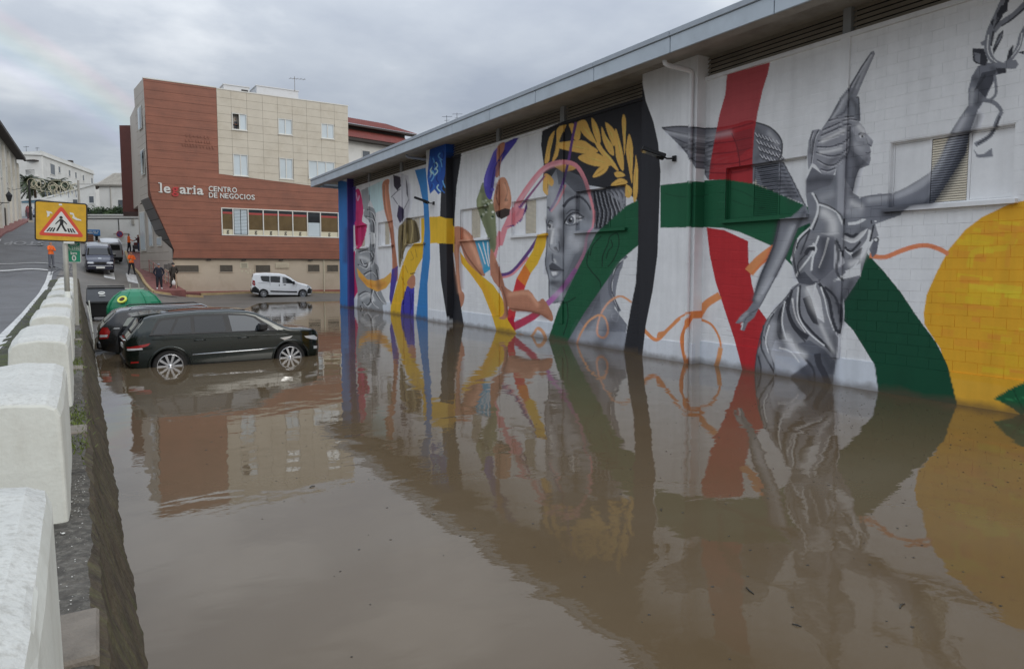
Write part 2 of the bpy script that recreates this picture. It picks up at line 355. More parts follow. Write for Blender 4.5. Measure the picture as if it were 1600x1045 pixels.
# flakes of whitewash and grit that have come off the blocks
fl = MB()
for k in range(420):
    y = rng.uniform(1.2, 13) if k % 2 else rng.uniform(2.5, 6); x = float(PAR(y)) - rng.uniform(.01, .34 if not (5 < y < 7.05 or 9 < y < 11.2) else .1); z = float(ledge_z(y)) + .018; s_ = rng.uniform(.0015, .006)*(2.4 if k % 29 == 0 else 1); a = rng.uniform(0, 6.28)
    n_ = rng.integers(3, 6); P_ = [(x + s_*math.cos(a + 6.283*i/n_)*rng.uniform(.5, 1.3), y + s_*math.sin(a + 6.283*i/n_)*rng.uniform(.5, 1.3), z + rng.uniform(0, .004)) for i in range(n_)]
    fl.add(P_, [tuple(range(n_))])
tag(fl.build('paint_flakes', mat('flaked_whitewash', rgb(206, 204, 196), .8, var=.1), fix=False), 'white flakes of paint and grit scattered on the ledge', 'debris', kind='stuff')
# ---- white parapet blocks along the road edge
M_WBLK = mat('whitewash', rgb(212, 213, 204), .85, var=.05, vscale=2, bump=.16, bscale=30, dirt=rgb(164, 158, 142), dscale=2.4, damt=.35, dstretch=(1, 1, .35))
M_WTOP = mat('whitewash_weathered', rgb(196, 196, 190), .9, var=.08, vscale=3, bump=.3, bscale=45, dirt=rgb(140, 136, 126), dscale=34, damt=.5)
BLK = ['nearest white parapet block, cut off by the photo corner', 'second white parapet block, large face with a scratched patch', 'third white parapet block with scuffed grey top', 'fourth white parapet block along the road edge', 'fifth white parapet block, just before the sign post', 'sixth white parapet block, just beyond the sign post', 'seventh white parapet block counted up the road', 'eighth white parapet block, last but one of the row', 'farthest white parapet block at the top of the row']
def parapet(k, y0, y1, label):
    z = float(ledge_z((y0+y1)/2)); h = .80; wv_ = .60; xr = -.10
    zs0, zs1 = float(ledge_z(y0)), float(ledge_z(y1)); mb = MB(); c = .12; nseg = 9
    sec = [(xr, -.04), (xr - .004, h*.45), (xr - .012, h - c*.9), (xr - .03, h - c*.36), (xr - c*.75, h - .012), (xr - wv_*.5, h + .01), (xr - wv_ + c, h - .015), (xr - wv_ + .05, h - c*.42), (xr - wv_ + .02, h - c*1.05), (xr - wv_ + .005, h*.45), (xr - wv_, -.04)]
    V = []; n = len(sec); r_ = random.Random(k)
    for j in range(nseg + 1):
        f = j / nseg; y = y0 + (y1 - y0)*f; zz_ = zs0 + (zs1 - zs0)*f
        e = min(f, 1 - f)*(y1 - y0); drop = .03*max(0, 1 - e/.10)**2; ins = .02*max(0, 1 - e/.10)**2
        for (a, b_) in sec:
            t_ = max(0, (b_ - h*.6)/(h*.4)); cx_ = xr - wv_/2
            V.append((cx_ + (a - cx_)*(1 - ins*2) + PAR(y) + r_.gauss(0, .0018), y + (.02*t_ if f < .5 else -.02*t_) * (1 if e < .01 else 0), zz_ + b_ - drop*t_ + r_.gauss(0, .002)))
    Fc = [(j*n+i, j*n+i+1, (j+1)*n+i+1, (j+1)*n+i) for j in range(nseg) for i in range(n-1)]
    Fc += [tuple(range(n)), tuple(nseg*n + i for i in range(n))[::-1]]
    o = mb.add(V, Fc).build('parapet_block', M_WBLK)
    o.data.materials.append(M_WTOP)
    for p in o.data.polygons:
        if p.normal.z > .55: p.material_index = 1
    bv = o.modifiers.new('soft', 'BEVEL'); bv.width = .02; bv.segments = 2; bv.limit_method = 'ANGLE'; bv.angle_limit = math.radians(50)
    tag(o, label, 'parapet block', 'white parapet blocks along the road')
ends = [(0.9, 3.22), (5.0, 7.05), (9.05, 11.2), (13.1, 15.2), (16.6, 18.5), (20.3, 22.2), (24.0, 25.9), (27.6, 29.5), (31.2, 33.1)]
for k, (a, c) in enumerate(ends): parapet(k, a, c, BLK[k])
# ================================================================ the painted wall picture: flat colour shapes traced in image pixels, projected onto the hall's wall
# each image crop used for tracing: pixel origin and zoom factor
CROPS = {'A': (480,180,2.903), 'B': (680,180,2.75), 'C': (1000,0,3.073), 'D': (1300,0,3.073), 'E': (1000,320,3.267), 'F': (1300,320,3.073), 'G': (520,220,3.733),
        'H': (590,220,3.486), 'I': (690,200,3.265), 'J': (840,160,5.806), 'K': (840,300,4.019), 'L': (1170,60,3.483), 'M': (1140,300,3.371), 'N': (1500,0,4.02), 'X': (0,0,1.0)}
ART = []
def _pts(g, s):
    ox, oy, k = CROPS[g]; q = [tuple(float(a) for a in p.split(',')) for p in s.split()]
    return np.array([(ox + x/k, oy + y/k) for x, y in q])
def _smooth(P, closed, n=5):
    m = len(P); out = []
    for i in range(m if closed else m - 1):
        if closed: a, b, c, d = P[(i-1) % m], P[i], P[(i+1) % m], P[(i+2) % m]
        else: a, b, c, d = P[max(i-1, 0)], P[i], P[i+1], P[min(i+2, m-1)]
        for t in np.arange(n)/n:
            out.append(.5*((2*b) + (c-a)*t + (2*a - 5*b + 4*c - d)*t*t + (3*b - a - 3*c + d)*t**3))
    if not closed: out.append(P[-1])
    return np.array(out)
def fill(g, c, s, a=1.0, c2=None, sm=False):
    """painted area; c2 = second colour it fades to from top to bottom"""
    P = _pts(g, s)
    ART.append((_smooth(P, True, 3) if sm else P, c, c2, a))
def line(g, c, wd, s, a=1.0, w2=None):
    P = _smooth(_pts(g, s), False, 6); k = CROPS[g][2]; n = len(P); w2 = wd if w2 is None else w2
    T = np.gradient(P, axis=0); T /= np.maximum(np.hypot(T[:,0], T[:,1]), 1e-6)[:,None]; N = np.c_[-T[:,1], T[:,0]]
    h = (wd + (w2 - wd)*np.linspace(0, 1, n))/2/k
    ART.append((np.r_[P + N*h[:,None], (P - N*h[:,None])[::-1]], c, None, a))
def soft(g, c, wd, s, a=.6):
    """airbrushed stroke or dab with a soft edge"""
    P = _pts(g, s)
    if len(P) > 2: P = _smooth(P, False, 3)
    ART.append((P, c, wd/CROPS[g][2], -a))
def disc(g, c, x, y, rx, ry=None, a=1.0):
    ry = ry or rx; ox, oy, k = CROPS[g]; th = np.linspace(0, 2*PI, 20, endpoint=False)
    ART.append((np.c_[ox + (x + rx*np.cos(th))/k, oy + (y + ry*np.sin(th))/k], c, None, a))

BLK_, GRN, GRN2, RED, ORG, GREY, DG, LG, WHT = (34,35,40), (18,72,48), (8,58,40), (138,28,34), (212,120,78), (104,108,117), (46,48,55), (200,203,208), (186,190,198)
YEL, GOLD, SKIN, SKD, PINK, PUR, BLU = (198,148,38), (190,148,66), (152,106,86), (112,74,60), (182,118,128), (80,52,108), (36,98,162)
# ---------- right bay: sun disc, sashes, ribbons
fill('F', (230,138,36), '1100,-40 1000,-40 845,0 720,60 640,120 560,215 500,330 455,430 440,520 445,575 520,690 565,830 600,955 600,1060 1400,1300 1700,1500 1700,200', sm=False)
for k in range(60):
    x0 = 470 + random.random()*520; y0 = 40 + random.random()*760; ln = 40 + random.random()*150
    if (x0 - 900)**2/1.0 + (y0 - 480)**2 > 430**2: continue
    line('F', random.choice([(226,160,36),(220,126,40),(228,148,34),(212,118,44),(228,168,44)]), 16 + random.random()*22, f'{x0},{y0} {x0+ln*.5},{y0+ln*.06} {x0+ln},{y0+ln*.12}', .55)
line('F', (226,160,40), 30, '660,300 680,230 760,215 850,200 880,160', .6); line('F', (220,128,44), 26, '840,300 850,220 870,170 880,120', .55)
fill('F', (214,142,52), '570,830 1400,960 1400,1300 600,955', .55)
fill('F', (16,74,46), '775,930 870,875 930,850 1100,800 1200,1040 900,1005 880,985 820,950')
line('F', (40,110,70), 6, '790,930 850,935 950,925 1050,930'); line('F', (8,50,32), 6, '870,880 890,930 930,1000')
# wing behind the red sash
fill('C', (96,99,108), '105,615 200,608 340,618 440,605 520,583 560,590 620,610 665,650 682,690 680,740 665,770 560,860 540,880 325,862 300,820 265,805 240,760 200,710')
for s in ('110,620 200,640 330,660 440,640 540,610', '150,655 230,690 330,700 440,690 530,670', '200,705 260,735 340,750 450,740 530,720', '240,760 300,790 380,795 470,780 540,770', '265,805 320,825 400,835 480,825 540,810', '230,640 260,700 300,760'):
    line('C', (52,54,62), 5, s); 
for s in ('120,632 220,655 330,675 440,660', '215,715 280,745 350,765 450,755', '275,790 330,805 420,812'): line('C', (138,141,150), 6, s, .8)
for i in range(7):
    for j in range(4):
        x, y = 560 + i*17 + j*8, 640 + j*34 + i*6
        if y < 770: line('C', (46,48,55), 13, f'{x-6},{y} {x+2},{y+14} {x+12},{y+22}'); line('C', (168,171,180), 5, f'{x-8},{y-2} {x},{y+10} {x+8},{y+18}')
for k in range(9):
    line('C', (40,42,48), 5, f'{200+k*16},{712+k*17} {260+k*20},{690+k*14} {340+k*18},{660+k*16}', .8); soft('C', (150,153,160), 12, f'{215+k*16},{700+k*17} {280+k*20},{676+k*14}', .35)
line('C', (44,46,52), 7, '105,615 200,608 340,618 440,605 520,583 560,590 620,610 665,650 682,690 680,740 665,768')
fill('C', (108,112,122), '545,800 680,765 740,880 790,980 700,945 560,885')
for k in range(9): line('C', (50,52,60), 7, f'{560+k*6},{812+k*17} {640+k*10},{800+k*18} {690+k*9},{798+k*18}')
line('C', (60,62,70), 6, '682,770 740,880 790,982')
# green sash, upper and lower
fill('C', GRN, '98,890 120,887 290,868 410,862 540,880 640,920 790,985 830,1010 1000,1100 1000,1500 840,1400 730,1275 630,1180 480,1115 400,1095 320,1091 98,1094')
fill('F', GRN2, '-120,30 100,140 175,240 245,315 330,420 390,510 440,580 500,660 555,770 570,830 600,955 620,1060 225,1060 222,895 205,770 150,680 100,600 60,560 -120,420 -160,250')
for s in ('420,900 500,925 560,960', '440,960 520,990 600,1000', '120,930 200,945 330,935'): line('C', (10,48,34), 4, s, .7)
# red sash
fill('C', RED, '418,358 625,300 612,360 590,430 565,540 548,640 540,760 541,882 410,862 332,864 335,800 355,690 380,560 410,450', .93)
for s in ('365,640 440,620 545,590', '352,690 440,680 540,660', '345,740 450,730 540,710', '338,790 450,785 540,760', '335,830 450,830 540,810'): line('C', (92,22,30), 7, s, .75)
line('C', (84,20,28), 5, '440,640 470,720 480,800'); fill('C', (96,34,40), '450,640 540,615 538,700 470,760', .5)
fill('E', (148,34,40), '340,116 430,130 552,186 553,280 570,400 600,520 650,590 660,640 640,720 610,780 600,900 524,900 522,842 480,680 430,530 385,390 355,250')
for k in range(9): line('E', (118,26,34), 3, f'{345+k*12},{160+k*60} {470+k*10},{168+k*62} {590+k*4},{176+k*64}', .35)
# orange ribbons
line('E', ORG, 10, '20,630 55,675 88,690 95,658 135,645 185,588 240,556 292,543'); fill('E', ORG, '92,650 140,640 130,658 92,672')
line('E', (216,112,66), 24, '238,812 216,700 228,640 262,572 300,528'); line('E', ORG, 38, '290,585 335,510 408,462')
line('E', (196,92,50), 26, '290,530 292,600 300,620'); line('E', ORG, 12, '310,585 365,612 402,672 414,728', w2=10); line('E', (206,130,90), 24, '412,728 400,790 385,830')
line('E', ORG, 52, '556,345 610,285 690,225'); line('E', (190,100,62), 5, '562,360 620,300 680,250')
line('F', (206,112,80), 22, '180,243 250,252 330,222 400,200 460,196 520,215 560,238')
line('B', ORG, 15, '900,925 950,965 1000,920 1050,872')
# ---------- the winged statue
fill('M', GREY, '400,60 330,130 265,145 235,280 165,450 130,570 95,620 60,650 30,690 50,692 70,682 55,725 78,732 95,690 130,660 155,610 250,430 300,330 360,190 430,160', sm=False)
line('M', (72,75,84), 12, '262,150 232,285 160,455 125,575'); line('M', (140,144,154), 16, '345,170 285,330 230,440 170,540', .7); line('M', (60,62,70), 5, '300,330 250,432 155,610'); line('M', (70,73,82), 5, '60,655 110,640 150,615'); line('M', LG, 5, '58,700 70,690 62,725'); line('M', (64,66,74), 4, '75,690 90,660 120,645')
fill('M', (112,115,123), '430,0 470,60 440,170 360,250 320,350 345,440 365,480 330,500 290,560 230,640 185,690 160,800 140,860 133,1010 535,1060 545,1000 560,900 575,750 600,680 600,580 660,490 690,440 740,260 785,230 775,200 750,100 690,30 640,0')
fill('M', (84,87,97), '735,300 770,235 785,262 775,322 752,346'); disc('M', (60,62,68), 772, 252, 16, 14); disc('M', LG, 770, 252, 9, 8)
fill('M', (92,95,105), '470,235 550,235 552,400 480,470 430,430 440,300'); fill('M', (70,73,82), '365,480 345,440 395,420 440,470 470,470 440,495'); fill('M', (160,163,170), '555,250 600,330 610,395 560,440 550,390')
fill('M', (150,153,160), '470,70 540,90 590,140 590,215 520,230 468,215 450,160'); fill('M', (104,108,118), '600,5 690,30 700,110 650,170 610,150 590,90')
for c_, w_, s in ((LG,13,'440,5 470,62 442,168 362,248 330,348 322,362'), (LG,10,'470,230 430,330 362,420 352,446'), (LG,20,'602,190 650,178 690,130 698,40'), (LG,24,'600,240 660,255 720,180 715,60'), (WHT,18,'612,300 660,330 725,262 740,200'), (LG,12,'560,110 592,160 600,210'), (WHT,15,'602,395 660,370 700,330 735,260'), (LG,12,'440,270 455,300 440,340 430,415'), (WHT,9,'398,330 420,290 455,285'), (LG,9,'690,440 640,462 600,470'),
                 (DG,15,'604,215 655,232 700,165 706,50'), (DG,12,'606,290 640,312 690,262'), (DG,9,'470,70 450,165 372,250 352,300'), (DG,8,'480,75 545,95 585,150'), (DG,10,'560,250 585,300 600,350'), (DG,7,'370,440 360,380 410,320'), (DG,22,'400,330 420,300 450,300'), (DG,12,'470,470 560,440 640,400'), (DG,10,'740,260 765,120 735,50')): line('M', c_, w_, s)
fill('M', DG, '640,330 700,290 690,330 650,352'); fill('M', (104,107,116), '470,470 600,380 690,330 690,440 660,490 600,580 560,560 520,500'); fill('M', LG, '545,470 690,372 690,438 640,450')
# skirt
for c_, w_, s, w2_ in ((DG,14,'312,555 268,640 262,740 300,800',34), (DG,12,'330,515 308,620 345,715 412,768',30), (DG,10,'372,490 370,640 420,720 490,790 548,850',16), (LG,8,'362,500 360,640 412,735 500,810',8), (DG,16,'470,480 520,560 545,680 570,745',18), (LG,9,'480,500 500,560 520,650 550,730',5), (LG,8,'292,575 276,680 300,780',8), (DG,9,'232,640 195,720 190,790',6), (DG,8,'180,700 165,800 185,860 245,965',10), (DG,10,'245,965 225,880 180,760',8), (DG,14,'500,500 560,560 585,680 580,750',12), (LG,7,'455,480 440,560 470,640',6)): line('M', c_, w_, s, w2=w2_)
fill('M', DG, '385,560 420,545 450,590 465,700 440,690 410,640'); fill('M', LG, '400,500 450,485 480,560 500,690 460,660 430,560', .6); fill('M', (84,88,98), '355,800 420,780 500,830 560,900 545,960 470,960 380,880'); fill('M', (150,154,164), '240,780 330,770 350,830 410,900 330,960 250,940 215,850', .8)
fill('M', (74,77,87), '330,960 410,905 480,925 520,1010 540,1060 300,1030'); line('M', (50,52,60), 34, '462,850 470,900 500,960 525,1030'); fill('M', (150,158,172), '240,860 380,880 410,905 320,970 235,960', .7)
line('M', (58,60,68), 5, '135,990 142,860 188,690 292,560 365,482'); line('M', (170,173,180), 6, '600,560 600,680 575,760 560,740')
for c_, w_, s, w2_ in (((46,48,55),16,'350,250 335,330 352,430',10), ((46,48,55),12,'430,180 400,260 372,330',7), ((46,48,55),20,'560,250 572,330 565,420 600,470',10), ((46,48,55),12,'650,200 690,190 730,150',7), ((206,208,212),12,'480,110 520,130 560,190',7), ((206,208,212),14,'660,60 690,110 650,160',8), ((46,48,55),10,'600,60 606,120 640,160',6), ((206,208,212),12,'520,240 500,320 470,400',6), ((206,208,212),10,'610,420 650,400 680,360',6), ((46,48,55),18,'300,600 330,700 400,790',8), ((206,208,212),10,'330,560 350,660 400,740',6), ((46,48,55),16,'420,560 430,640 470,700',8), ((46,48,55),20,'560,580 590,620 585,700',10), ((206,208,212),9,'210,700 190,780 205,850',5), ((46,48,55),14,'400,880 440,930 450,1000',9), ((206,208,212),10,'260,820 320,840 370,900',6), ((46,48,55),10,'150,860 165,930 160,1000',7)): line('M', c_, w_, s, .85, w2_)
# head, hair and cap
fill('L', (104,108,117), '310,850 312,770 345,700 400,740 470,745 480,690 560,830 570,865 620,862 680,850 750,845 830,835 830,960 720,1000 690,1010 600,1060 340,1060 330,980')
fill('L', (108,112,121), '395,500 440,430 500,320 545,265 585,320 597,325 602,455 540,432 450,450')
fill('L', (112,115,124), '540,272 610,155 665,75 680,68 688,85 640,190 585,322')
for s in ('505,330 545,275 612,160 668,80', '400,495 445,435 505,325', '585,325 598,330 603,450'): line('L', (66,68,76), 7, s)
line('L', (148,151,160), 8, '560,270 620,165 670,90'); line('L', (74,77,86), 10, '545,330 520,400 470,430'); line('L', (140,143,152), 8, '520,330 480,400 440,450')
fill('L', (120,123,132), '325,560 345,500 380,495 395,500 440,440 530,410 590,440 600,460 550,480 548,600 520,660 480,700 460,745 400,742 365,690 345,680 325,715 318,640')
for k, s in enumerate(('400,500 470,470 540,440 590,445', '390,530 460,500 530,470 560,470', '375,560 450,540 520,510 550,500', '370,590 440,590 510,570 545,540', '365,620 440,640 500,630 545,590', '370,660 430,690 480,680 530,630', '390,710 430,720 470,705', '350,505 335,560 345,620', '380,500 360,540 350,600 340,680', '430,450 500,430 570,425')):
    line('L', (56,58,66), 6, s); line('L', (170,173,181), 4, ' '.join(f'{float(p.split(",")[0])+3},{float(p.split(",")[1])+9}' for p in s.split()), .8)
fill('L', (118,121,130), '550,480 600,455 630,490 640,520 677,560 670,585 658,588 665,615 660,635 665,655 655,690 600,712 580,760 565,830 570,865 540,960 480,940 482,700 520,650 548,590')
fill('L', (84,87,97), '548,600 600,640 655,690 600,712 580,760 565,830 520,760 520,660', .7); fill('L', (140,143,152), '560,490 605,465 632,500 630,560 590,560', .7)
line('L', (52,54,62), 7, '596,525 612,515 635,522'); fill('L', (178,181,188), '600,530 622,524 632,538 606,545'); disc('L', (44,46,52), 618, 534, 6, 7); line('L', (60,62,70), 6, '640,545 650,575 668,588'); line('L', (62,64,72), 6, '636,622 650,626 664,618'); line('L', (60,62,70), 5, '600,712 580,760 566,832'); line('L', (70,72,80), 9, '550,480 548,600 520,655'); line('L', (150,153,161), 5, '640,520 676,560')
fill('L', (92,95,104), '312,770 345,700 400,740 470,745 440,800 312,845'); fill('L', (140,144,153), '485,700 512,680 512,960 482,940', .5)
for c_, w_, s in ((LG,12,'345,840 375,900 370,960 335,1040'), (DG,7,'360,850 385,905 380,965 350,1045'), (LG,16,'600,870 640,900 650,960 600,1000 540,1010'), (LG,12,'640,870 680,930 690,1000'), (DG,8,'625,868 660,930 668,1010'), (LG,10,'380,905 430,920 480,950 510,1010'), (DG,8,'385,895 440,915 500,960 520,1020')): line('L', c_, w_, s)
# raised arm with wreath
fill('D', (98,102,112), '110,960 155,945 230,930 280,932 350,905 470,830 520,760 570,640 655,510 655,430 670,370 700,320 740,300 830,320 835,350 790,360 740,470 700,530 660,640 640,740 560,870 490,975 380,990 300,1045 200,1060 120,1045')
fill('D', (78,82,92), '640,640 660,640 640,740 560,870 490,975 430,985 520,880 600,740'); line('D', (128,132,142), 18, '300,950 420,900 500,820 560,700 640,560', .6); line('D', (56,58,66), 6, '155,945 280,932 350,905 470,830 520,760 570,640 655,510', .7); fill('D', (60,63,72), '690,420 720,350 790,335 770,400 735,470')
for c_, w_, s, w2_ in ((GREY,50,'285,-10 240,90 190,200 172,300 205,380 270,412 345,420',30), (DG,26,'300,-5 262,90 215,190 195,290',10), (LG,9,'180,220 172,300 190,360 230,395',6), (GREY,42,'420,20 340,95 262,145 215,200',24), (DG,14,'415,45 330,120 262,165',8), (GREY,36,'420,170 385,230 365,300 320,370 285,400',22), (LG,8,'390,210 372,290 325,360',5), (GREY,30,'58,575 120,620 200,640 240,668 262,700',24), (GREY,26,'262,700 238,750 190,850 95,912',28), (DG,9,'250,730 200,840 110,905',8), (GREY,18,'218,470 226,585 192,628',16), (DG,8,'90,570 130,520 160,470',14)): line('N', c_, w_, s, w2=w2_)
for c_, s in ((DG,'78,305 150,308 175,380 160,415 100,400 82,385'), (GREY,'90,330 130,340 125,400 95,385'), (DG,'205,310 240,220 275,188 265,240 212,342'), (GREY,'215,300 250,225 268,205 255,250'), (DG,'290,388 305,320 336,280 330,345'), (GREY,'130,268 160,252 158,290 134,286'), (DG,'255,40 300,20 300,70 240,110 225,140 230,90'), (DG,'225,430 290,430 290,460 240,465'), (GREY,'300,385 350,375 368,405 350,432 310,425'), (GREY,'85,940 112,972 150,968 200,930 206,985 160,992 105,990'), (DG,'190,140 215,120 205,170'), (DG,'360,330 402,320 402,345')): fill('N', c_, s)
# ---------- bay with the grey face
fill('B', BLK_, '460,68 560,20 640,-20 700,-60 800,-120 878,-200 884,-170 905,-60 938,30 958,120 968,240 962,420 955,600 935,750 905,900 887,1060 805,1060 806,1012 830,890 855,740 868,600 872,370 820,330 650,300 640,310 480,350 462,300 466,210 455,130')
fill('B', (126,131,140), '480,350 490,280 520,232 560,235 620,260 665,320 820,305 815,440 700,700 560,795 500,808 490,780 488,700 474,640 480,560 478,450')
fill('B', (104,108,118), '560,1060 567,975 640,850 700,700 815,600 790,720 770,830 825,900 808,1012 806,1060'); fill('B', WHT, '772,800 778,740 795,670 820,620 872,560 862,720 840,830 826,898 800,860')
fill('B', (86,90,99), '520,232 560,235 620,260 665,320 660,345 600,330 560,290 530,300'); fill('B', (96,100,110), '600,600 690,520 690,620 600,740 560,790 540,740', .7); fill('B', (150,154,163), '500,400 540,330 560,380 540,520 505,520', .55)
fill('B', (72,75,84), '662,322 820,305 818,430 780,490 690,492 680,400')
for k in range(7): line('B', (34,35,41), 8, f'{680+k*16},325 {690+k*17},380 {700+k*18},420 {690+k*17},488'); line('B', (150,154,162), 4, f'{688+k*16},330 {698+k*17},380 {706+k*18},425 {698+k*17},480', .8)
for k in range(4): line('B', (120,124,133), 8, f'{735+k*20},320 {765+k*16},350 {800},{365+k*14} {820},{360+k*16}', .8)
fill('B', GRN, '480,1060 483,970 530,830 575,740 690,510 820,390 872,365 872,560 800,620 640,850 567,975 560,1060')
for s in ('330,400 345,340 400,275', '405,470 410,400 440,330 455,280 500,260 510,330 480,420 440,470', '430,420 445,370 470,340 460,300', '320,370 310,450 340,500 390,560 395,600', '140,700 190,690 240,660', '185,695 190,800 160,900'): line('K', (8,40,28), 7, s)
line('K', (88,92,102), 22, '560,400 500,450 460,520 455,620 480,680 515,750'); line('K', (190,193,200), 5, '540,420 490,470 470,560 470,640 505,730'); line('K', (60,63,72), 6, '525,440 485,500 462,600 495,700 510,740'); line('K', (120,124,134), 7, '510,750 500,810 470,800 465,770 490,760')
fill('K', (122,128,140), '190,945 215,850 250,790 300,860 262,950 250,1000 180,1000', .8); fill('K', (146,152,164), '250,870 560,880 540,1010 230,1000', .5); fill('K', (84,88,98), '300,860 330,780 390,640 400,760 330,850', .7)
# features of the face
line('K', (56,58,66), 20, '160,95 200,48 260,30 310,68 335,115', w2=10); line('K', (52,54,62), 12, '62,95 75,105 84,120')
fill('K', (196,199,205), '170,195 195,155 240,142 292,168 245,188 205,208'); line('K', (30,31,36), 12, '165,200 195,150 240,130 292,160', w2=7); line('K', (70,73,81), 7, '175,205 215,210 260,192'); disc('K', (92,96,105), 207, 178, 24, 28); disc('K', (24,25,29), 205, 178, 12, 14); disc('K', (225,227,230), 212, 170, 5); line('K', (36,37,42), 14, '240,165 270,165 295,170', w2=3); line('K', (70,73,81), 8, '180,140 215,112 262,122')
fill('K', (190,193,199), '62,235 72,195 96,205 88,238'); line('K', (34,35,40), 8, '62,215 75,180 98,190'); disc('K', (30,31,36), 76, 215, 9, 14)
line('K', (88,92,101), 10, '100,215 84,270 72,325'); fill('K', (40,42,48), '98,345 118,345 132,375 108,368'); line('K', (72,75,84), 7, '72,325 78,350 100,372 130,378 138,345 132,310'); fill('K', (156,160,168), '85,300 110,280 120,330 95,350', .6)
fill('K', (64,67,75), '72,460 92,442 110,452 165,492 130,500 95,495 76,490'); fill('K', (104,108,117), '76,490 100,495 162,495 130,530 104,546 82,525'); fill('K', (176,180,187), '85,500 115,500 120,520 95,528', .8); line('K', (34,35,40), 5, '74,480 100,488 165,494'); line('K', (76,79,88), 10, '95,385 92,420 100,438'); fill('K', (92,96,105), '90,600 150,620 130,690 95,690', .6)
line('B', (80,83,92), 5, '478,450 480,560 474,640 488,700 490,780 502,806 560,795')
# laurel
for s in ('65,555 75,450 105,320 156,258 140,340 115,450 106,530', '130,540 160,430 172,330 180,235 262,205 202,330 186,480', '185,385 200,365 400,345 480,390 552,446 450,468 330,450 190,415', '365,505 420,470 520,455 620,510 672,570 560,585 440,555', '498,680 540,610 600,570 642,580 620,630 560,670', '350,195 430,160 480,260 532,372 450,330 390,260', '488,145 520,170 560,260 572,362 545,372 500,260', '580,220 630,320 680,390 692,482 640,450 590,340', '613,182 700,260 696,402 650,320', '705,235 750,360 780,500 775,628 710,490', '780,108 802,160 800,300 790,488 775,330 763,170', '830,283 866,420 860,620 855,742 820,560 802,430', '890,478 913,620 905,840 870,908 868,700 885,560', '695,640 750,628 796,665 720,682', '663,757 740,690 806,710 800,742', '798,745 857,790 840,862 795,850', '58,660 100,655 146,710 130,766 90,740 96,842 48,800', '145,572 220,520 300,545 346,602 240,632 195,610', '283,200 330,195 386,250 380,338 330,336 300,250', '520,375 560,370 600,430 680,520 735,615 700,605 600,500'):
    fill('J', (188,147,78), s, sm=True); P = _pts('J', s); c_ = P.mean(0); i0 = np.argmax(np.hypot(*(P - c_).T)); q = P[i0]; e_ = c_ + (c_ - q)*.75
    ART.append((np.array([q, (q+e_)/2 + [.5, .5], e_, (q+e_)/2 - [.4, .4]]), (128,90,36), None, .8)); ART.append((np.array([q*.8 + c_*.2, c_ + (2.2, -1.5), e_*.6 + c_*.4, c_]), (214,176,96), None, .5))
# ribbons of the gymnast
line('B', PUR, 12, '605,30 590,100 572,200 548,290 520,360 492,412', w2=9); line('B', PINK, 8, '560,300 530,370 497,415')
line('B', PINK, 27, '318,440 340,405 400,310 470,228 540,203 602,215 640,270 660,330', w2=15); line('B', PUR, 12, '345,420 405,345 470,262', w2=6); line('B', PINK, 12, '660,330 681,420 676,482', w2=8)
line('B', (176,122,150), 9, '676,482 652,520 640,590 605,660', w2=14); line('B', (148,92,150), 18, '605,660 545,745 470,822', w2=24); line('B', (152,50,76), 24, '470,822 420,865 330,912', w2=36)
fill('B', PINK, '275,560 285,490 318,420 350,400 385,400 375,440 345,472 310,490 290,560'); fill('B', PUR, '300,480 345,470 375,440 392,370 395,400 370,455 330,478')
line('B', PUR, 14, '268,688 330,672 400,590 450,515'); line('B', PINK, 9, '262,700 330,684 400,610'); line('B', PINK, 26, '250,690 250,620 280,500', w2=18)
fill('B', YEL, '440,515 480,505 475,560 440,640 410,680 385,640 420,580'); fill('B', (196,104,44), '385,640 410,680 385,740 350,700'); fill('B', (166,44,50), '350,700 388,735 350,830 335,900 310,925 288,890 310,850'); fill('B', (150,24,46), '288,890 335,860 345,925 310,925')
# the gymnast
fill('B', YEL, '105,585 150,645 200,690 250,730 290,790 312,880 350,938 340,990 262,990 265,930 240,850 200,750 150,680 112,635')
fill('B', SKIN, '75,490 110,480 160,520 190,600 215,680 200,690 160,655 130,620 108,560 102,620 110,740 125,770 120,812 95,840 92,770 88,640 76,570', sm=True); line('B', SKD, 7, '108,545 140,610 200,688'); line('B', SKD, 6, '82,520 90,640 95,770'); line('B', (176,130,108), 14, '120,500 160,560 190,640', .6)
fill('B', (52,132,168), '170,540 235,535 242,660 210,682'); 
for s in ('185,550 200,590 215,640', '205,545 215,590 230,650', '225,545 228,600 236,640'): line('B', (190,205,214), 5, s)
fill('B', (104,112,86), '178,392 190,330 206,288 225,330 256,400 262,560 238,600 230,535', sm=True); 
for k in range(14): disc('B', random.choice([(186,192,180),(40,60,44),(150,160,140)]), 190 + random.random()*62, 365 + random.random()*80, 6, 5)
fill('B', SKIN, '238,575 262,620 300,740 312,865 270,872 296,850 284,760 240,690', sm=True); fill('B', SKIN, '282,725 330,758 400,750 440,800 465,788 502,850 500,886 440,850 370,842 318,832', sm=True); line('B', SKD, 6, '320,830 400,842 450,852'); line('B', SKD, 6, '285,735 305,800 310,860')
fill('B', (158,112,90), '255,335 272,278 298,268 315,300 326,345 325,392 300,438 265,430 250,380', sm=True); fill('B', (46,38,36), '258,415 300,400 322,405 318,430 285,447 264,436'); line('B', SKD, 6, '300,290 310,330 300,370'); disc('B', (60,42,38), 306, 365, 7); line('B', (90,58,48), 5, '270,300 262,350 275,390')
fill('B', (62,56,140), '265,142 358,96 300,180 262,240 246,345 232,362 215,335 210,272 238,192', sm=True); fill('B', SKIN, '268,135 300,120 285,190 272,262 258,262 262,210', sm=True); line('B', (40,36,104), 5, '300,150 255,230 240,330'); disc('B', (90,84,170), 246, 320, 8)
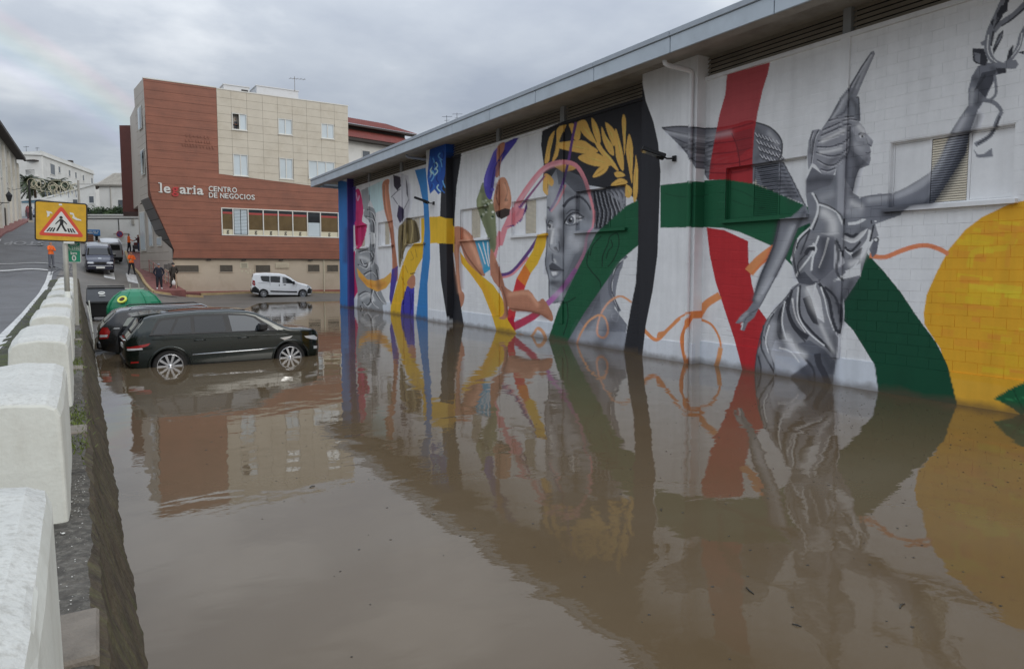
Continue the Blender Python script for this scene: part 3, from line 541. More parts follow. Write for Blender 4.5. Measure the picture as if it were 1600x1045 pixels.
# ---------- yellow band and black pier
fill('A', YEL, '530,470 560,470 600,458 640,468 668,505 668,612 640,590 600,578 560,580 530,600')
fill('B', YEL, '-60,440 0,436 40,440 80,472 82,592 40,560 0,548 -60,560')
fill('H', BLK_, '340,-60 460,-60 455,85 430,250 420,400 418,470 380,425 340,412 345,290 352,180 345,30'); fill('H', BLK_, '335,558 375,560 408,600 430,760 470,1005 478,1060 384,1060 382,995 345,760')
fill('H', (30,72,148), '285,40 375,10 368,180 348,280 330,292 310,265 285,290 270,200 280,100')
for k in range(26):
    x0, y0 = 285 + random.random()*70, 50 + random.random()*200; line('H', random.choice([(18,44,104),(90,150,200),(40,96,170),(160,196,220)]), 7, f'{x0},{y0} {x0+random.uniform(-12,12)},{y0+18} {x0+random.uniform(-14,14)},{y0+40}', .85)
# ---------- far bay
fill('G', (150,182,198), '200,275 290,232 300,400 250,420 215,335', .75); fill('G', (128,134,140), '165,290 205,272 215,340 200,400 175,400')
fill('G', (84,46,124), '88,310 130,285 150,300 160,400 130,490 100,500 90,620 70,700 60,600 76,500', sm=True); fill('G', (170,44,96), '128,300 150,280 166,318 178,410 170,470 200,500 168,612 135,622 128,480 120,400', sm=True); line('G', (214,150,180), 5, '135,300 145,350 155,320'); fill('G', (66,66,78), '75,500 100,490 115,560 110,680 85,720 68,660')
fill('G', (168,40,92), '86,680 130,640 140,800 146,880 124,918 95,888 84,800')
fill('G', (122,127,133), '190,392 215,385 250,420 252,600 240,700 268,740 276,860 314,950 290,960 292,1060 152,1060 145,880 128,760 138,640 212,620 216,480 180,440', sm=True)
for s in ('190,440 230,460 240,520 230,580', '150,650 200,640 230,690 180,720 160,690', '145,720 190,740 210,700', '180,780 220,760 250,790', '150,900 190,880 230,910 200,960 170,940', '235,860 270,920 300,945', '190,830 230,850 220,930 260,970', '200,400 230,420 245,470', '215,540 240,560 235,620', '225,640 240,670 225,720', '255,750 265,830 250,880', '160,960 190,1000 240,990'): line('G', (52,55,60), 7, s); line('G', (184,188,193), 5, ' '.join(f'{float(p.split(",")[0])+8},{float(p.split(",")[1])+6}' for p in s.split()), .8)
fill('G', (200,204,208), '218,530 245,540 248,600 225,605'); 
fill('G', (198,142,66), '138,738 165,770 200,808 250,816 300,800 340,765 345,812 310,860 260,880 200,852 150,792')
fill('G', (168,170,178), '335,215 395,190 440,205 452,330 440,440 400,500 375,520 350,480 340,330'); line('G', (96,98,106), 5, '340,330 370,300 395,280'); line('G', (96,98,106), 5, '378,370 350,330'); line('G', (96,98,106), 5, '415,400 445,340')
fill('G', (40,36,48), '352,200 395,212 397,265 376,292 357,266'); fill('G', (46,40,66), '384,374 416,400 416,450 391,482 374,440'); fill('G', (40,36,48), '426,215 436,260 442,345 430,310')
fill('G', (154,104,82), '292,242 330,226 326,290 350,470 362,600 376,720 378,815 350,802 345,650 330,520 300,400 289,300', sm=True); line('G', SKD, 6, '300,260 305,380 335,510 350,660')
fill('H', (98,88,62), '112,485 135,450 160,418 195,430 215,455 232,535 200,560 160,572 140,620 122,690 114,640', sm=True)
for s in ('140,460 130,540 125,640', '165,430 160,500 150,570', '185,430 190,490 180,555', '205,450 215,500 220,545', '150,440 145,520 135,600'): line('H', random.choice([(140,128,92),(60,52,36),(120,108,76)]), 7, s)
fill('H', (60,52,130), '78,700 112,680 104,760 74,900 64,860 70,780')
fill('H', YEL, '65,1010 72,900 130,690 165,600 200,560 250,555 252,625 215,690 170,790 130,900 122,1010'); fill('H', (52,50,142), '120,1010 130,885 160,790 200,800 196,1010'); 
for s in ('150,820 140,900 150,980', '175,820 180,900 172,990', '190,830 186,920'): line('H', (34,32,104), 6, s)
fill('H', SKIN, '160,770 190,730 205,745 203,790 180,805', sm=True); line('H', (40,36,40), 5, '178,725 205,720'); 
for s in ('180,600 195,640 180,650', '205,590 215,635', '150,680 165,720', '130,740 150,790'): line('H', (150,116,40), 4, s)
fill('H', (44,104,160), '203,160 262,148 272,250 286,500 286,640 272,780 274,1010 203,1010 225,820 245,640 256,480 250,350 230,250')
fill('X', (38,94,154), '480,270 546,285 548,500 540,520 480,520'); fill('X', (58,46,108), '541.8,270 556,270 556,345 551,352 549,470 543,485'); fill('X', (70,60,90), '543,485 549,470 549,520 543,520')
for s_ in ('245,955 270,890 320,812 390,772 428,800 442,870 420,912 382,902 374,860 390,785 430,712 480,668 530,656 590,692', '0,855 30,880 48,925'): line('K', (190,134,104), 13, s_)
line('B', (196,136,104), 11, '360,942 410,952 440,915 465,932 478,965')


# ---------- airbrushed modelling
DK, MD, LT, HI = (44,46,53), (78,82,91), (160,164,172), (206,209,213)
for c_, w_, s_, a_ in ((DK,60,'520,240 580,260 640,310',.55), (DK,34,'560,330 600,350 640,400',.4), (LT,34,'505,330 515,430 512,520',.5), (DK,26,'548,420 556,500 548,560',.5), (LT,40,'590,540 620,560 640,530',.45), (DK,40,'650,520 640,590 600,680 570,740',.55), (MD,30,'500,600 530,620 545,650',.4), (DK,24,'505,720 530,735 550,720',.55), (LT,26,'515,765 540,770',.5), (DK,26,'495,470 490,520',.3), (LT,22,'500,570 515,585',.5)): soft('B', c_, w_, s_, a_)
for c_, w_, s_, a_ in ((DK,50,'150,150 200,120 260,120 320,160',.45), (DK,34,'60,170 90,170',.5), (HI,16,'98,235 90,290 86,320',.6), (DK,26,'140,240 150,310 150,370',.5), (LT,60,'220,280 250,330',.4), (DK,30,'60,420 58,500',.35), (DK,22,'90,570 130,565',.6), (HI,14,'95,510 118,508',.5), (MD,40,'170,520 200,470 240,400',.5), (HI,10,'105,425 112,440',.4)): soft('K', c_, w_, s_, a_)
for c_, w_, s_, a_ in ((DK,60,'560,1000 600,900 660,800',.35), (LT,50,'640,960 700,900 740,840',.35), (DK,40,'760,900 720,960 700,1010',.45), (DK,30,'700,700 690,780 640,850',.45)): soft('B', c_, w_, s_, a_)
fill('B', GRN, '480,1060 483,970 530,830 575,740 690,510 820,390 872,365 872,560 800,620 640,850 567,975 560,1060', .9)
for s_ in ('330,400 345,340 400,275', '405,470 410,400 440,330 455,280 500,260 510,330 480,420 440,470', '430,420 445,370 470,340 460,300', '320,370 310,450 340,500 390,560 395,600', '140,700 190,690 240,660', '185,695 190,800 160,900'): line('K', (8,40,28), 7, s_)
line('K', (196,136,104), 12, '262,905 320,812 390,772 428,800')
# statue
for c_, w_, s_, a_ in ((DK,26,'258,165 230,290 165,450 128,570',.6), (LT,30,'330,190 275,320 215,440 150,560',.55), (DK,20,'395,110 340,220 290,340 240,440',.55), (LT,16,'90,640 60,670',.5), (DK,50,'500,260 505,340 480,410',.6), (HI,46,'500,110 540,150 545,200',.6), (DK,40,'390,300 370,380 365,440',.55), (HI,30,'640,380 690,350 720,290',.55), (DK,36,'640,480 610,540 590,570',.6), (DK,34,'610,230 650,245 700,200',.45), (HI,30,'650,60 690,80',.4), (DK,44,'530,520 560,600 590,680',.5), (DK,40,'260,620 250,720 280,810',.55), (LT,44,'230,700 210,790 220,870',.5), (HI,34,'300,760 340,820 390,860',.5), (DK,50,'350,600 340,680 380,740',.4), (HI,30,'410,520 440,600 480,660',.45), (DK,50,'500,860 530,930 530,1000',.6), (DK,36,'380,930 420,980',.5), (LT,40,'260,900 330,930',.45), (DK,24,'150,860 150,960',.5), (HI,20,'480,700 520,790 548,840',.4), (DK,30,'550,760 560,850 545,920',.5)): soft('M', c_, w_, s_, a_)
for c_, w_, s_, a_ in ((DK,36,'560,620 590,680 580,760 560,840',.55), (HI,26,'600,480 622,505',.5), (LT,30,'580,580 610,600',.5), (DK,20,'556,520 560,600',.5), (LT,20,'650,560 645,540',.5), (DK,24,'640,660 600,700',.5), (DK,40,'330,780 380,770 440,770',.6), (LT,40,'400,870 450,850',.35), (LT,40,'540,940 600,950',.4), (DK,30,'420,700 460,660 500,640',.45), (HI,18,'400,560 460,530 520,500',.5), (HI,16,'390,620 440,615 500,600',.45), (DK,22,'340,620 350,560',.5), (LT,22,'460,430 500,370 530,310',.45), (DK,22,'560,330 590,380 595,440',.5), (LT,12,'585,270 630,170 665,95',.5), (DK,12,'560,300 600,210',.45)): soft('L', c_, w_, s_, a_)
for c_, w_, s_, a_ in ((LT,30,'180,960 300,940 400,895 490,820 560,700 640,560',.6), (DK,34,'250,1020 400,985 500,960 590,830 650,690 700,560',.65), (DK,30,'690,380 720,430 700,500',.5), (LT,18,'675,430 668,500',.5), (DK,20,'770,330 800,345',.5)): soft('D', c_, w_, s_, a_)
for c_, w_, s_, a_ in ((LT,24,'130,640 200,650 300,660 430,640',.4), (DK,30,'200,700 280,730 330,800',.5), (DK,20,'560,620 600,700 560,760',.3), (LT,22,'620,640 660,690',.5), (DK,40,'600,840 680,880 730,950',.45)): soft('C', c_, w_, s_, a_)
# gymnast, far figures and gold leaves
for c_, w_, s_, a_ in (((196,150,126),18,'130,520 165,580 195,650',.5), ((98,62,50),16,'100,560 108,640 112,740',.5), ((196,150,126),14,'84,560 92,680 104,760',.4), ((98,62,50),18,'345,835 420,845 480,870',.5), ((196,150,126),16,'320,770 400,765 440,815',.45), ((98,62,50),14,'262,640 298,760 308,860',.5), ((98,62,50),18,'262,400 275,350 262,300',.5), ((196,150,126),14,'300,300 312,340 305,380',.5), ((64,72,52),22,'200,330 215,430 245,560',.5), ((140,150,116),14,'195,340 190,400',.5), ((30,28,90),14,'300,160 262,240 240,330',.5), ((104,98,180),12,'260,150 225,240 215,300',.4), ((150,118,24),24,'150,660 210,740 255,850',.35), ((206,150,160),10,'330,415 400,318 470,236 540,210',.6), ((140,80,96),8,'350,430 410,340 475,258',.5)): soft('B', c_, w_, s_, a_)
for c_, w_, s_, a_ in (((56,58,64),24,'225,500 235,620 250,740 270,860',.5), ((190,194,198),18,'160,680 200,690 220,730',.5), ((190,194,198),16,'170,920 210,900 240,930',.5), ((110,66,52),18,'345,500 358,640 368,780',.45), ((190,140,118),12,'305,260 312,380 335,500',.45), ((40,22,70),26,'85,520 80,620 75,700',.5), ((120,24,66),20,'140,420 150,520 145,600',.45), ((120,24,66),16,'110,700 120,800 122,880',.5), ((120,122,130),26,'440,260 445,360 420,460',.4), ((110,80,30),22,'160,800 230,845 300,835',.35)): soft('G', c_, w_, s_, a_)
for k in range(24): soft('J', random.choice([(226,190,112),(150,108,44),(224,184,100)]), 16, f'{90+random.random()*780},{180+random.random()*560} {100+random.random()*780},{200+random.random()*560}' if False else f'{90+random.random()*780},{200+random.random()*540}', .0)

_LINA = [(P, np.array([lin(q) for q in c]), c2, a) for P, c, c2, a in ART]
def paint_at(Y, Z, X, base=(186,190,198)):
    """colour of the wall picture at points (Y,Z) of the upright plane x = X"""
    Y = np.asarray(Y, float).ravel(); Z = np.asarray(Z, float).ravel()
    v = np.c_[np.full(len(Y), X), Y, Z - EYE]; dd = v @ _fw; U = 800 + FOC*(v @ _rt)/dd; V = _py - FOC*(v @ _up)/dd      # image pixel of each point, projected through the camera
    out = np.tile(np.array([lin(q) for q in base]), (len(Y), 1))
    lo0, hi0, lo1, hi1 = U.min(), U.max(), V.min(), V.max()
    for Q, c, c2, a in _LINA:
        ex = 2.2*c2 if a < 0 else 0
        q0, q1 = Q.min(0) - ex, Q.max(0) + ex
        if q1[0] < lo0 or q0[0] > hi0 or q1[1] < lo1 or q0[1] > hi1: continue
        idx = np.nonzero((U >= q0[0]) & (U <= q1[0]) & (V >= q0[1]) & (V <= q1[1]))[0]
        if not len(idx): continue
        y, z = U[idx], V[idx]
        if a < 0:
            d2 = np.full(len(idx), 1e9)
            if len(Q) == 1: d2 = (y-Q[0,0])**2 + (z-Q[0,1])**2
            for p, q in zip(Q[:-1], Q[1:]):
                e = q - p; L2 = max(float(e @ e), 1e-9); t_ = np.clip(((y-p[0])*e[0] + (z-p[1])*e[1])/L2, 0, 1); d2 = np.minimum(d2, (y-p[0]-t_*e[0])**2 + (z-p[1]-t_*e[1])**2)
            k = (-a)*np.exp(-d2/(c2*.62)**2)[:,None]; out[idx] = out[idx]*(1-k) + c*k; continue
        ins = np.zeros(len(idx), bool); x2, y2 = np.roll(Q[:,0], -1), np.roll(Q[:,1], -1)
        for a1, b1, a2, b2 in zip(Q[:,0], Q[:,1], x2, y2):
            if b1 == b2: continue
            cnd = (b1 > z) != (b2 > z)
            if cnd.any(): ins ^= cnd & (y < (a2-a1)*(z-b1)/(b2-b1) + a1)
        k = idx[ins]; out[k] = out[k]*(1-a) + c*a
    return np.minimum(out*PAINT_GAIN*np.array((1.05, 1.0, .94)), .87)
PAINT_GAIN = 1.78      # photo tone of the paint -> its reflectance
def paint_mesh(o, X, base=(186,190,198)):
    me = o.data; n = len(me.vertices); co = np.empty(n*3); me.vertices.foreach_get('co', co); co = co.reshape(-1, 3) + np.array(o.location)
    c = np.ones((n, 4)); sp_ = np.interp(co[:,1], (0, 4.4, 5, 8, 12, 18, 26, 39), (.2, .03, .014, .016, .024, .034, .05, .07))*.27; sz_ = np.minimum(sp_, .008)
    c[:,:3] = sum(paint_at(co[:,1] + i_*sp_, co[:,2] + j_*sz_, X, base) for i_, j_ in ((-1,-.4),(.9,-.7),(.1,1.)))/3
    at_ = me.color_attributes.new('paint', 'FLOAT_COLOR', 'POINT'); at_.data.foreach_set('color', c.ravel())
# ================================================================ the long hall with the painted wall
XW, XP = 12.8, 12.5                     # wall plane, pier fronts
Z_PL, Z_TOP, Z_SOF = .55, 6.88, 7.46
def paint_material(name, rough=.72, bump=.25):
    m = bpy.data.materials.new(name); m.use_nodes = True; t = m.node_tree; b = t.nodes['Principled BSDF']; L = t.links.new
    a = t.nodes.new('ShaderNodeAttribute'); a.attribute_name = 'paint'
    g = t.nodes.new('ShaderNodeNewGeometry')
    n = t.nodes.new('ShaderNodeTexNoise'); n.inputs['Scale'].default_value = 1.3; n.inputs['Detail'].default_value = 10; n.inputs['Roughness'].default_value = .75; L(g.outputs['Position'], n.inputs['Vector'])
    mr = t.nodes.new('ShaderNodeMapRange'); mr.inputs[1].default_value = .35; mr.inputs[2].default_value = .7; mr.inputs[3].default_value = 1.05; mr.inputs[4].default_value = .92; L(n.outputs[0], mr.inputs[0])
    mp = t.nodes.new('ShaderNodeMapping'); mp.inputs['Scale'].default_value = (1, 3.0, .25); L(g.outputs['Position'], mp.inputs[0])
    n3 = t.nodes.new('ShaderNodeTexNoise'); n3.inputs['Scale'].default_value = 1.6; n3.inputs['Detail'].default_value = 5; L(mp.outputs[0], n3.inputs['Vector'])
    mr3 = t.nodes.new('ShaderNodeMapRange'); mr3.inputs[1].default_value = .4; mr3.inputs[2].default_value = .75; mr3.inputs[3].default_value = 1.02; mr3.inputs[4].default_value = .92; L(n3.outputs[0], mr3.inputs[0])
    mu = t.nodes.new('ShaderNodeMath'); mu.operation = 'MULTIPLY'; L(mr.outputs[0], mu.inputs[0]); L(mr3.outputs[0], mu.inputs[1])
    mm = t.nodes.new('ShaderNodeMix'); mm.data_type = 'RGBA'; mm.blend_type = 'MULTIPLY'; mm.inputs[0].default_value = 1; L(a.outputs['Color'], mm.inputs[6]); L(mu.outputs[0], mm.inputs[7])
    sx = t.nodes.new('ShaderNodeSeparateXYZ'); L(g.outputs['Position'], sx.inputs[0])
    n4 = t.nodes.new('ShaderNodeTexNoise'); n4.inputs['Scale'].default_value = 2.5; n4.inputs['Detail'].default_value = 6; L(g.outputs['Position'], n4.inputs['Vector'])
    ah = t.nodes.new('ShaderNodeMath'); ah.operation = 'MULTIPLY_ADD'; ah.inputs[1].default_value = -.28; L(n4.outputs[0], ah.inputs[0]); L(sx.outputs[2], ah.inputs[2])
    mr4 = t.nodes.new('ShaderNodeMapRange'); mr4.inputs[1].default_value = -.11; mr4.inputs[2].default_value = .03; mr4.inputs[3].default_value = .62; mr4.inputs[4].default_value = 0; L(ah.outputs[0], mr4.inputs[0])
    mt = t.nodes.new('ShaderNodeMix'); mt.data_type = 'RGBA'; L(mr4.outputs[0], mt.inputs[0]); L(mm.outputs[2], mt.inputs[6]); mt.inputs[7].default_value = (*rgb(92, 78, 62), 1); mm = mt
    L(mm.outputs[2], b.inputs['Base Color']); b.inputs['Roughness'].default_value = rough; b.inputs['Specular IOR Level'].default_value = .35
    n2 = t.nodes.new('ShaderNodeTexNoise'); n2.inputs['Scale'].default_value = 55; n2.inputs['Detail'].default_value = 4; L(g.outputs['Position'], n2.inputs['Vector'])
    bp = t.nodes.new('ShaderNodeBump'); bp.inputs['Strength'].default_value = bump; bp.inputs['Distance'].default_value = .006; L(n2.outputs[0], bp.inputs['Height']); L(bp.outputs[0], b.inputs['Normal'])
    return m
M_MUR = paint_material('mural_paint')
hall = thing('mural_hall', 'long low hall with a colourful mural along its flooded wall', 'building', (XW, 13, 0))
HL = np.array(hall.location)
def hpart(o):        # parts keep world coordinates
    o.parent = hall; o.matrix_parent_inverse = Matrix.Translation(-hall.location); return o
M_FASC = mat('fascia_metal', rgb(186, 196, 204), .5, .0, var=.06, vscale=1.2, dirt=rgb(158,166,172), dscale=.8, damt=.4)
M_FTOP = mat('fascia_cap', rgb(164, 172, 180), .5, .0, var=.06)
M_SOFF = mat('soffit_concrete', rgb(168, 163, 155), .85, var=.15, vscale=1.5, dirt=rgb(124,116,104), dscale=1.0, damt=.6)
M_LOUV = mat('louvre_metal', rgb(168, 158, 142), .6, .0, var=.15, vscale=2)
M_WHITE = mat('white_metal', rgb(206, 208, 210), .5, var=.05, vscale=3, dirt=rgb(160,158,150), dscale=3, damt=.3)
M_PIPE = mat('pipe_metal', rgb(170, 174, 180), .5, .1, var=.08)
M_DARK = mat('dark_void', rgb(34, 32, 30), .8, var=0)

WINS = [(5.42, 7.48, True), (9.24, 11.4, True), (15.0, 17.36, True), (18.97, 21.22, True), (22.92, 25.32, True), (28.95, 31.1, True), (32.84, 34.94, True), (36.68, 38.72, True), (1.55, 3.6, False)]
WZ0, WZ1 = 3.50, 4.72
BAYS = [(-.0, 12.07), (14.03, 26.0), (28.0, 39.1)]
COURSE, BL = .2, .4
def step(Y):        # grid spacing that follows how finely the wall is seen
    return float(np.interp(Y, (0, 4.4, 5, 8, 12, 18, 26, 39), (.3, .03, .014, .016, .024, .034, .05, .07)))
def wall_grid(y0, y1, X, joints=True, recess=0.0, name='wall', zs=(Z_PL, Z_TOP)):
    ys = [y0]
    while ys[-1] < y1: ys.append(ys[-1] + step(ys[-1]))
    ys = set(np.round([v for v in ys if v < y1 - .004] + [y1], 4))
    ym = (y0 + y1)/2; dz = float(np.interp(ym, (0, 7, 20, 34), (.014, .014, .022, .034)))
    zz_ = set(np.round(np.arange(zs[0], zs[1], dz), 4)) | {zs[1]}
    holes = [(a, c) for a, c, _ in WINS if a > y0 and c < y1]
    for a, c in holes:
        ys = {v for v in ys if abs(v-a) > .005 and abs(v-c) > .005} | {a, c}
    for e in (WZ0, WZ1): zz_ = {v for v in zz_ if abs(v-e) > .005} | {e}
    jz, jy = set(), set()
    if joints:
        jz = set(np.round(np.arange(zs[0] + COURSE, zs[1] - .05, COURSE), 4)); jz = {v for v in jz if abs(v-WZ0) > .02 and abs(v-WZ1) > .02}
        jy = set(np.round(np.arange(math.ceil(y0/.2)*.2, y1, .2), 4)); jy = {v for v in jy if all(abs(v-h) > .03 for p in holes for h in p) and v - y0 > .03 and y1 - v > .03}
        g = .006
        for v in jz: zz_ = {u for u in zz_ if abs(u-v) > g*1.4}
        for v in jz: zz_ |= {round(v-g, 4), v, round(v+g, 4)}
        gy = float(np.interp(ym, (0, 8, 20, 34), (.006, .006, .010, .016)))
        for v in jy: ys = {u for u in ys if abs(u-v) > gy*1.4}
        for v in jy: ys |= {round(v-gy, 4), v, round(v+gy, 4)}
    ys = np.array(sorted(ys)); zz_ = np.array(sorted(zz_)); Y, Z = np.meshgrid(ys, zz_); Xs = np.full_like(Y, X)
    if joints:
        mz = np.isin(np.round(Z, 4), list(jz)); crs = np.floor((Z - zs[0])/COURSE).astype(int)
        my = np.isin(np.round(Y, 4), list(jy)) & ((np.round(Y/.2).astype(int) + crs) % 2 == 0)
        Xs = Xs + np.where(mz, .0034, 0) + np.where(my & ~mz, .0012, 0) + recess
        amp = .0016*np.sin(crs*12.9898 + np.floor((Y + .2*(crs % 2))/BL)*78.233); Xs = Xs + np.where(mz | my, 0, amp)
    ny = len(ys); k = np.arange(ny*len(zz_)).reshape(len(zz_), ny)
    yc, zc = (ys[:-1] + ys[1:])/2, (zz_[:-1] + zz_[1:])/2; keep = np.ones((len(zc), len(yc)), bool)
    for a, c in holes: keep[np.ix_((zc > WZ0) & (zc < WZ1), (yc > a) & (yc < c))] = False
    q = np.stack([k[:-1,:-1], k[1:,:-1], k[1:,1:], k[:-1,1:]], -1)[keep]
    V = np.stack([Xs, Y, Z], -1).reshape(-1, 3); me = bpy.data.meshes.new(name)
    me.vertices.add(len(V)); me.vertices.foreach_set('co', V.ravel()); nf = len(q)
    me.loops.add(nf*4); me.loops.foreach_set('vertex_index', q.astype(np.int32).ravel()); me.polygons.add(nf)
    me.polygons.foreach_set('loop_start', np.arange(0, nf*4, 4, dtype=np.int32)); me.polygons.foreach_set('loop_total', np.full(nf, 4, np.int32)); me.update(calc_edges=True); me.validate()
    me.materials.append(M_MUR); o = bpy.data.objects.new(name, me); COL.objects.link(o); paint_mesh(o, X); return hpart(o)
# nearest stretch of the right bay: every block its own piece over a recessed bed
YB0, YB1 = 4.6, 8.48
wall_grid(BAYS[0][0], YB0, XW, True)
bed = MB()
for a, c in ((YB0, 5.42), (7.48, YB1)): bed.box((XW+.006, a, Z_PL), (XW+.05, c, Z_TOP))
bed.box((XW+.006, 5.42, Z_PL), (XW+.05, 7.48, WZ0)).box((XW+.006, 5.42, WZ1), (XW+.05, 7.48, Z_TOP))
o = bed.build('block_bed', M_MUR)
bm = bmesh.new(); bm.from_mesh(o.data); bmesh.ops.subdivide_edges(bm, edges=[e for e in bm.edges if e.calc_length() > .3], cuts=60, use_grid_fill=True); bm.to_mesh(o.data); bm.free()
paint_mesh(o, XW); hpart(o)
def paint_block(y0, y1, z0, z1, ci):
    ny, nz = max(2, int((y1-y0)/.0145)), max(2, int((z1-z0)/.0145)); ch = .0018
    ys, zs = np.linspace(y0, y1, ny+1), np.linspace(z0, z1, nz+1); yy, zz_ = np.meshgrid((ys[:-1]+ys[1:])/2, (zs[:-1]+zs[1:])/2)
    yy, zz_ = np.meshgrid(ys, zs); c = paint_at(yy, zz_, XW); flat = float(np.abs(c - c[0]).max()) < 1e-4
    if flat: ys, zs = np.array([y0, y1]), np.array([z0, z1]); ny = nz = 1
    ys[0] += ch; ys[-1] -= ch; zs[0] += ch; zs[-1] -= ch; X = XW + rng.normal(0, .0007)
    tl = rng.normal(0, .001); V = [(X + tl*(v - z0)/(z1 - z0), u, v) for v in zs for u in ys]; n = ny + 1
    Fc = [(j*n+i, (j+1)*n+i, (j+1)*n+i+1, j*n+i+1) for j in range(nz) for i in range(ny)]
    ring = [i for i in range(n)] + [j*n + ny for j in range(1, nz+1)] + [nz*n + i for i in range(ny-1, -1, -1)] + [j*n for j in range(nz-1, 0, -1)]
    k = len(V); m_ = len(ring); cy, cz = (y0+y1)/2, (z0+z1)/2
    for r in ring:
        _, u, v = V[r]; V.append((XW + .016, u + (ch if u > cy else -ch)*(1 if abs(u-cy) > (y1-y0)/2 - ch*1.5 else 0), v + (ch if v > cz else -ch)*(1 if abs(v-cz) > (z1-z0)/2 - ch*1.5 else 0)))
    Fc += [(ring[i], ring[(i+1) % m_], k + (i+1) % m_, k + i) for i in range(m_)]
    o = new_mesh('block', V, Fc, M_MUR); paint_mesh(o, XW); hpart(o)
def cut(y0, y1, z0, z1, rects):
    """block outline less window opening"""
    for (a, c, e, f) in rects:
        if y1 > a and y0 < c and z1 > e and z0 < f:
            r = []
            if z0 < e: r.append((y0, y1, z0, e))
            if z1 > f: r.append((y0, y1, f, z1))
            zz0, zz1 = max(z0, e), min(z1, f)
            if y0 < a: r.append((y0, a, zz0, zz1))
            if y1 > c: r.append((c, y1, zz0, zz1))
            return r
    return [(y0, y1, z0, z1)]
nblk = 0
ncr = int((Z_TOP - Z_PL)/COURSE)
for j in range(ncr + 1):
    z0 = Z_PL + j*COURSE; z1 = min(z0 + COURSE, Z_TOP)
    if z1 - z0 < .05: continue
    off = (j % 2)*.2; y = YB0 - off
    while y < YB1 - .01:
        a, c = max(y, YB0), min(y + BL, YB1); y += BL
        if c - a < .03: continue
        for (p, q, e, f) in cut(a, c, z0, z1, [(5.42, 7.48, WZ0, WZ1)]):
            if q - p > .02 and f - e > .02: paint_block(p + .0011, q - .0011, e + .0021, f - .0021, j); nblk += 1
print('blocks', nblk)
o = wall_grid(YB1, BAYS[0][1], XW, True)
for a, c in BAYS[1:]: wall_grid(a, c, XW, True)

def paint_box(name, a, b, X, dy=.03, dz=.03, parent=None, m=None, base=(186,190,198), lab=None):
    """painted solid whose front, and sides, carry the picture"""
    (x0, y0, z0), (x1, y1, z1) = a, b; ny, nz = max(1, round((y1-y0)/dy)), max(1, round((z1-z0)/dz)); mb = MB()
    ys, zs = np.linspace(y0, y1, ny+1), np.linspace(z0, z1, nz+1); n = ny + 1
    mb.add([(x0, u, v) for v in zs for u in ys], [(j*n+i, (j+1)*n+i, (j+1)*n+i+1, j*n+i+1) for j in range(nz) for i in range(ny)])
    for yy, s in ((y0, 1), (y1, -1)): mb.add([(xx, yy, v) for v in zs for xx in (x0, x1)], [((2*j, 2*j+1, 2*j+3, 2*j+2) if s > 0 else (2*j, 2*j+2, 2*j+3, 2*j+1)) for j in range(nz)])
    for zz_, s in ((z0, 1), (z1, -1)): mb.add([(xx, u, zz_) for u in ys for xx in (x0, x1)], [((2*i, 2*i+2, 2*i+3, 2*i+1) if s > 0 else (2*i, 2*i+1, 2*i+3, 2*i+2)) for i in range(ny)])
    o = mb.build(name, m or M_MUR, fix=False); paint_mesh(o, X, base)
    if parent is None: hpart(o)
    else: o.parent = parent; o.matrix_parent_inverse = Matrix.Translation(-hall.location) 
    return o
# plinth, piers, slim columns, coping
for (a, c) in BAYS:
    lo = max(a, 0)
    segs = [(lo, min(c, 9)), (9, c)] if lo < 9 else [(lo, c)]
    for p, q in segs: paint_box('plinth', (XW-.03, p+.001, -.6), (XW+.02, q-.001, Z_PL), XW-.03, step((p+q)/2), .03, base=(172,180,192))
for (a, c) in ((12.07, 14.03), (26.0, 28.0), (39.1, 40.9)):
    d = float(np.interp(a, (12, 26, 39), (.017, .032, .05)))
    paint_box('pier', (XP, a, -.6), (XW+.2, c, Z_SOF), XP, d, d)
    paint_box('pier_foot', (XP-.02, a-.004, -.6), (XP+.1, c+.004, .5), XP-.02, d, d, base=(176,182,192))
for yc, wd in ((8.43, .19), (3.75, .19), (18.1, .24), (22.2, .24), (31.65, .26), (36.3, .26)):
    paint_box('column', (XW-.05, yc-wd/2, Z_PL+.002), (XW+.03, yc+wd/2, Z_TOP+.02), XW-.05, float(np.interp(yc, (4, 18, 36), (.02, .05, .09))), .03)
    b_ = MB(); b_.box((XW-.02, yc-wd/2+.01, Z_TOP+.08), (XW+.1, yc+wd/2-.01, Z_SOF)); hpart(b_.build('steel_post', mat('grey_post', rgb(150,152,152), .6, var=.1)))
for (a, c) in BAYS:
    lo = max(a, 0)
    for p, q in ((lo, min(c, 9)), (9, c)) if lo < 9 else ((lo, c),): paint_box('coping', (XW-.055, p+.002, Z_TOP+.0), (XW+.12, q-.002, Z_TOP+.085), XW-.055, step((p+q)/2)*1.5, .03)
# louvre bands between the posts
cuts = {0: [0, 3.64, 3.86, 8.33, 8.53, 12.07], 1: [14.03, 17.98, 18.22, 22.08, 22.32, 26.0], 2: [28.0, 31.52, 31.78, 36.17, 36.43, 39.1]}
sl_me = {}
for k, q in cuts.items():
    for i in range(0, 6, 2):
        y0, y1 = q[i], q[i+1]
        b_ = MB(); b_.box((XW+.14, y0, Z_TOP+.085), (XW+.17, y1, Z_SOF)); hpart(b_.build('vent_backing', M_DARK))
        for j in range(5):
            z = Z_TOP + .095 + j*.098
            key = round(y1-y0, 2)
            if key not in sl_me:
                s = MB(); s.prism([(-.01, 0), (.05, .07), (.06, .095), (.07, .095), (.058, .064), (.0, 0)], (0, y1-y0, 0), U=(1,0,0), V=(0,0,1)); oo = s.build('louvre_slat', M_LOUV); sl_me[key] = oo.data
            else: oo = bpy.data.objects.new('louvre_slat', sl_me[key]); COL.objects.link(oo)
            oo.location = (XW+.03, y0, z); hpart(oo)
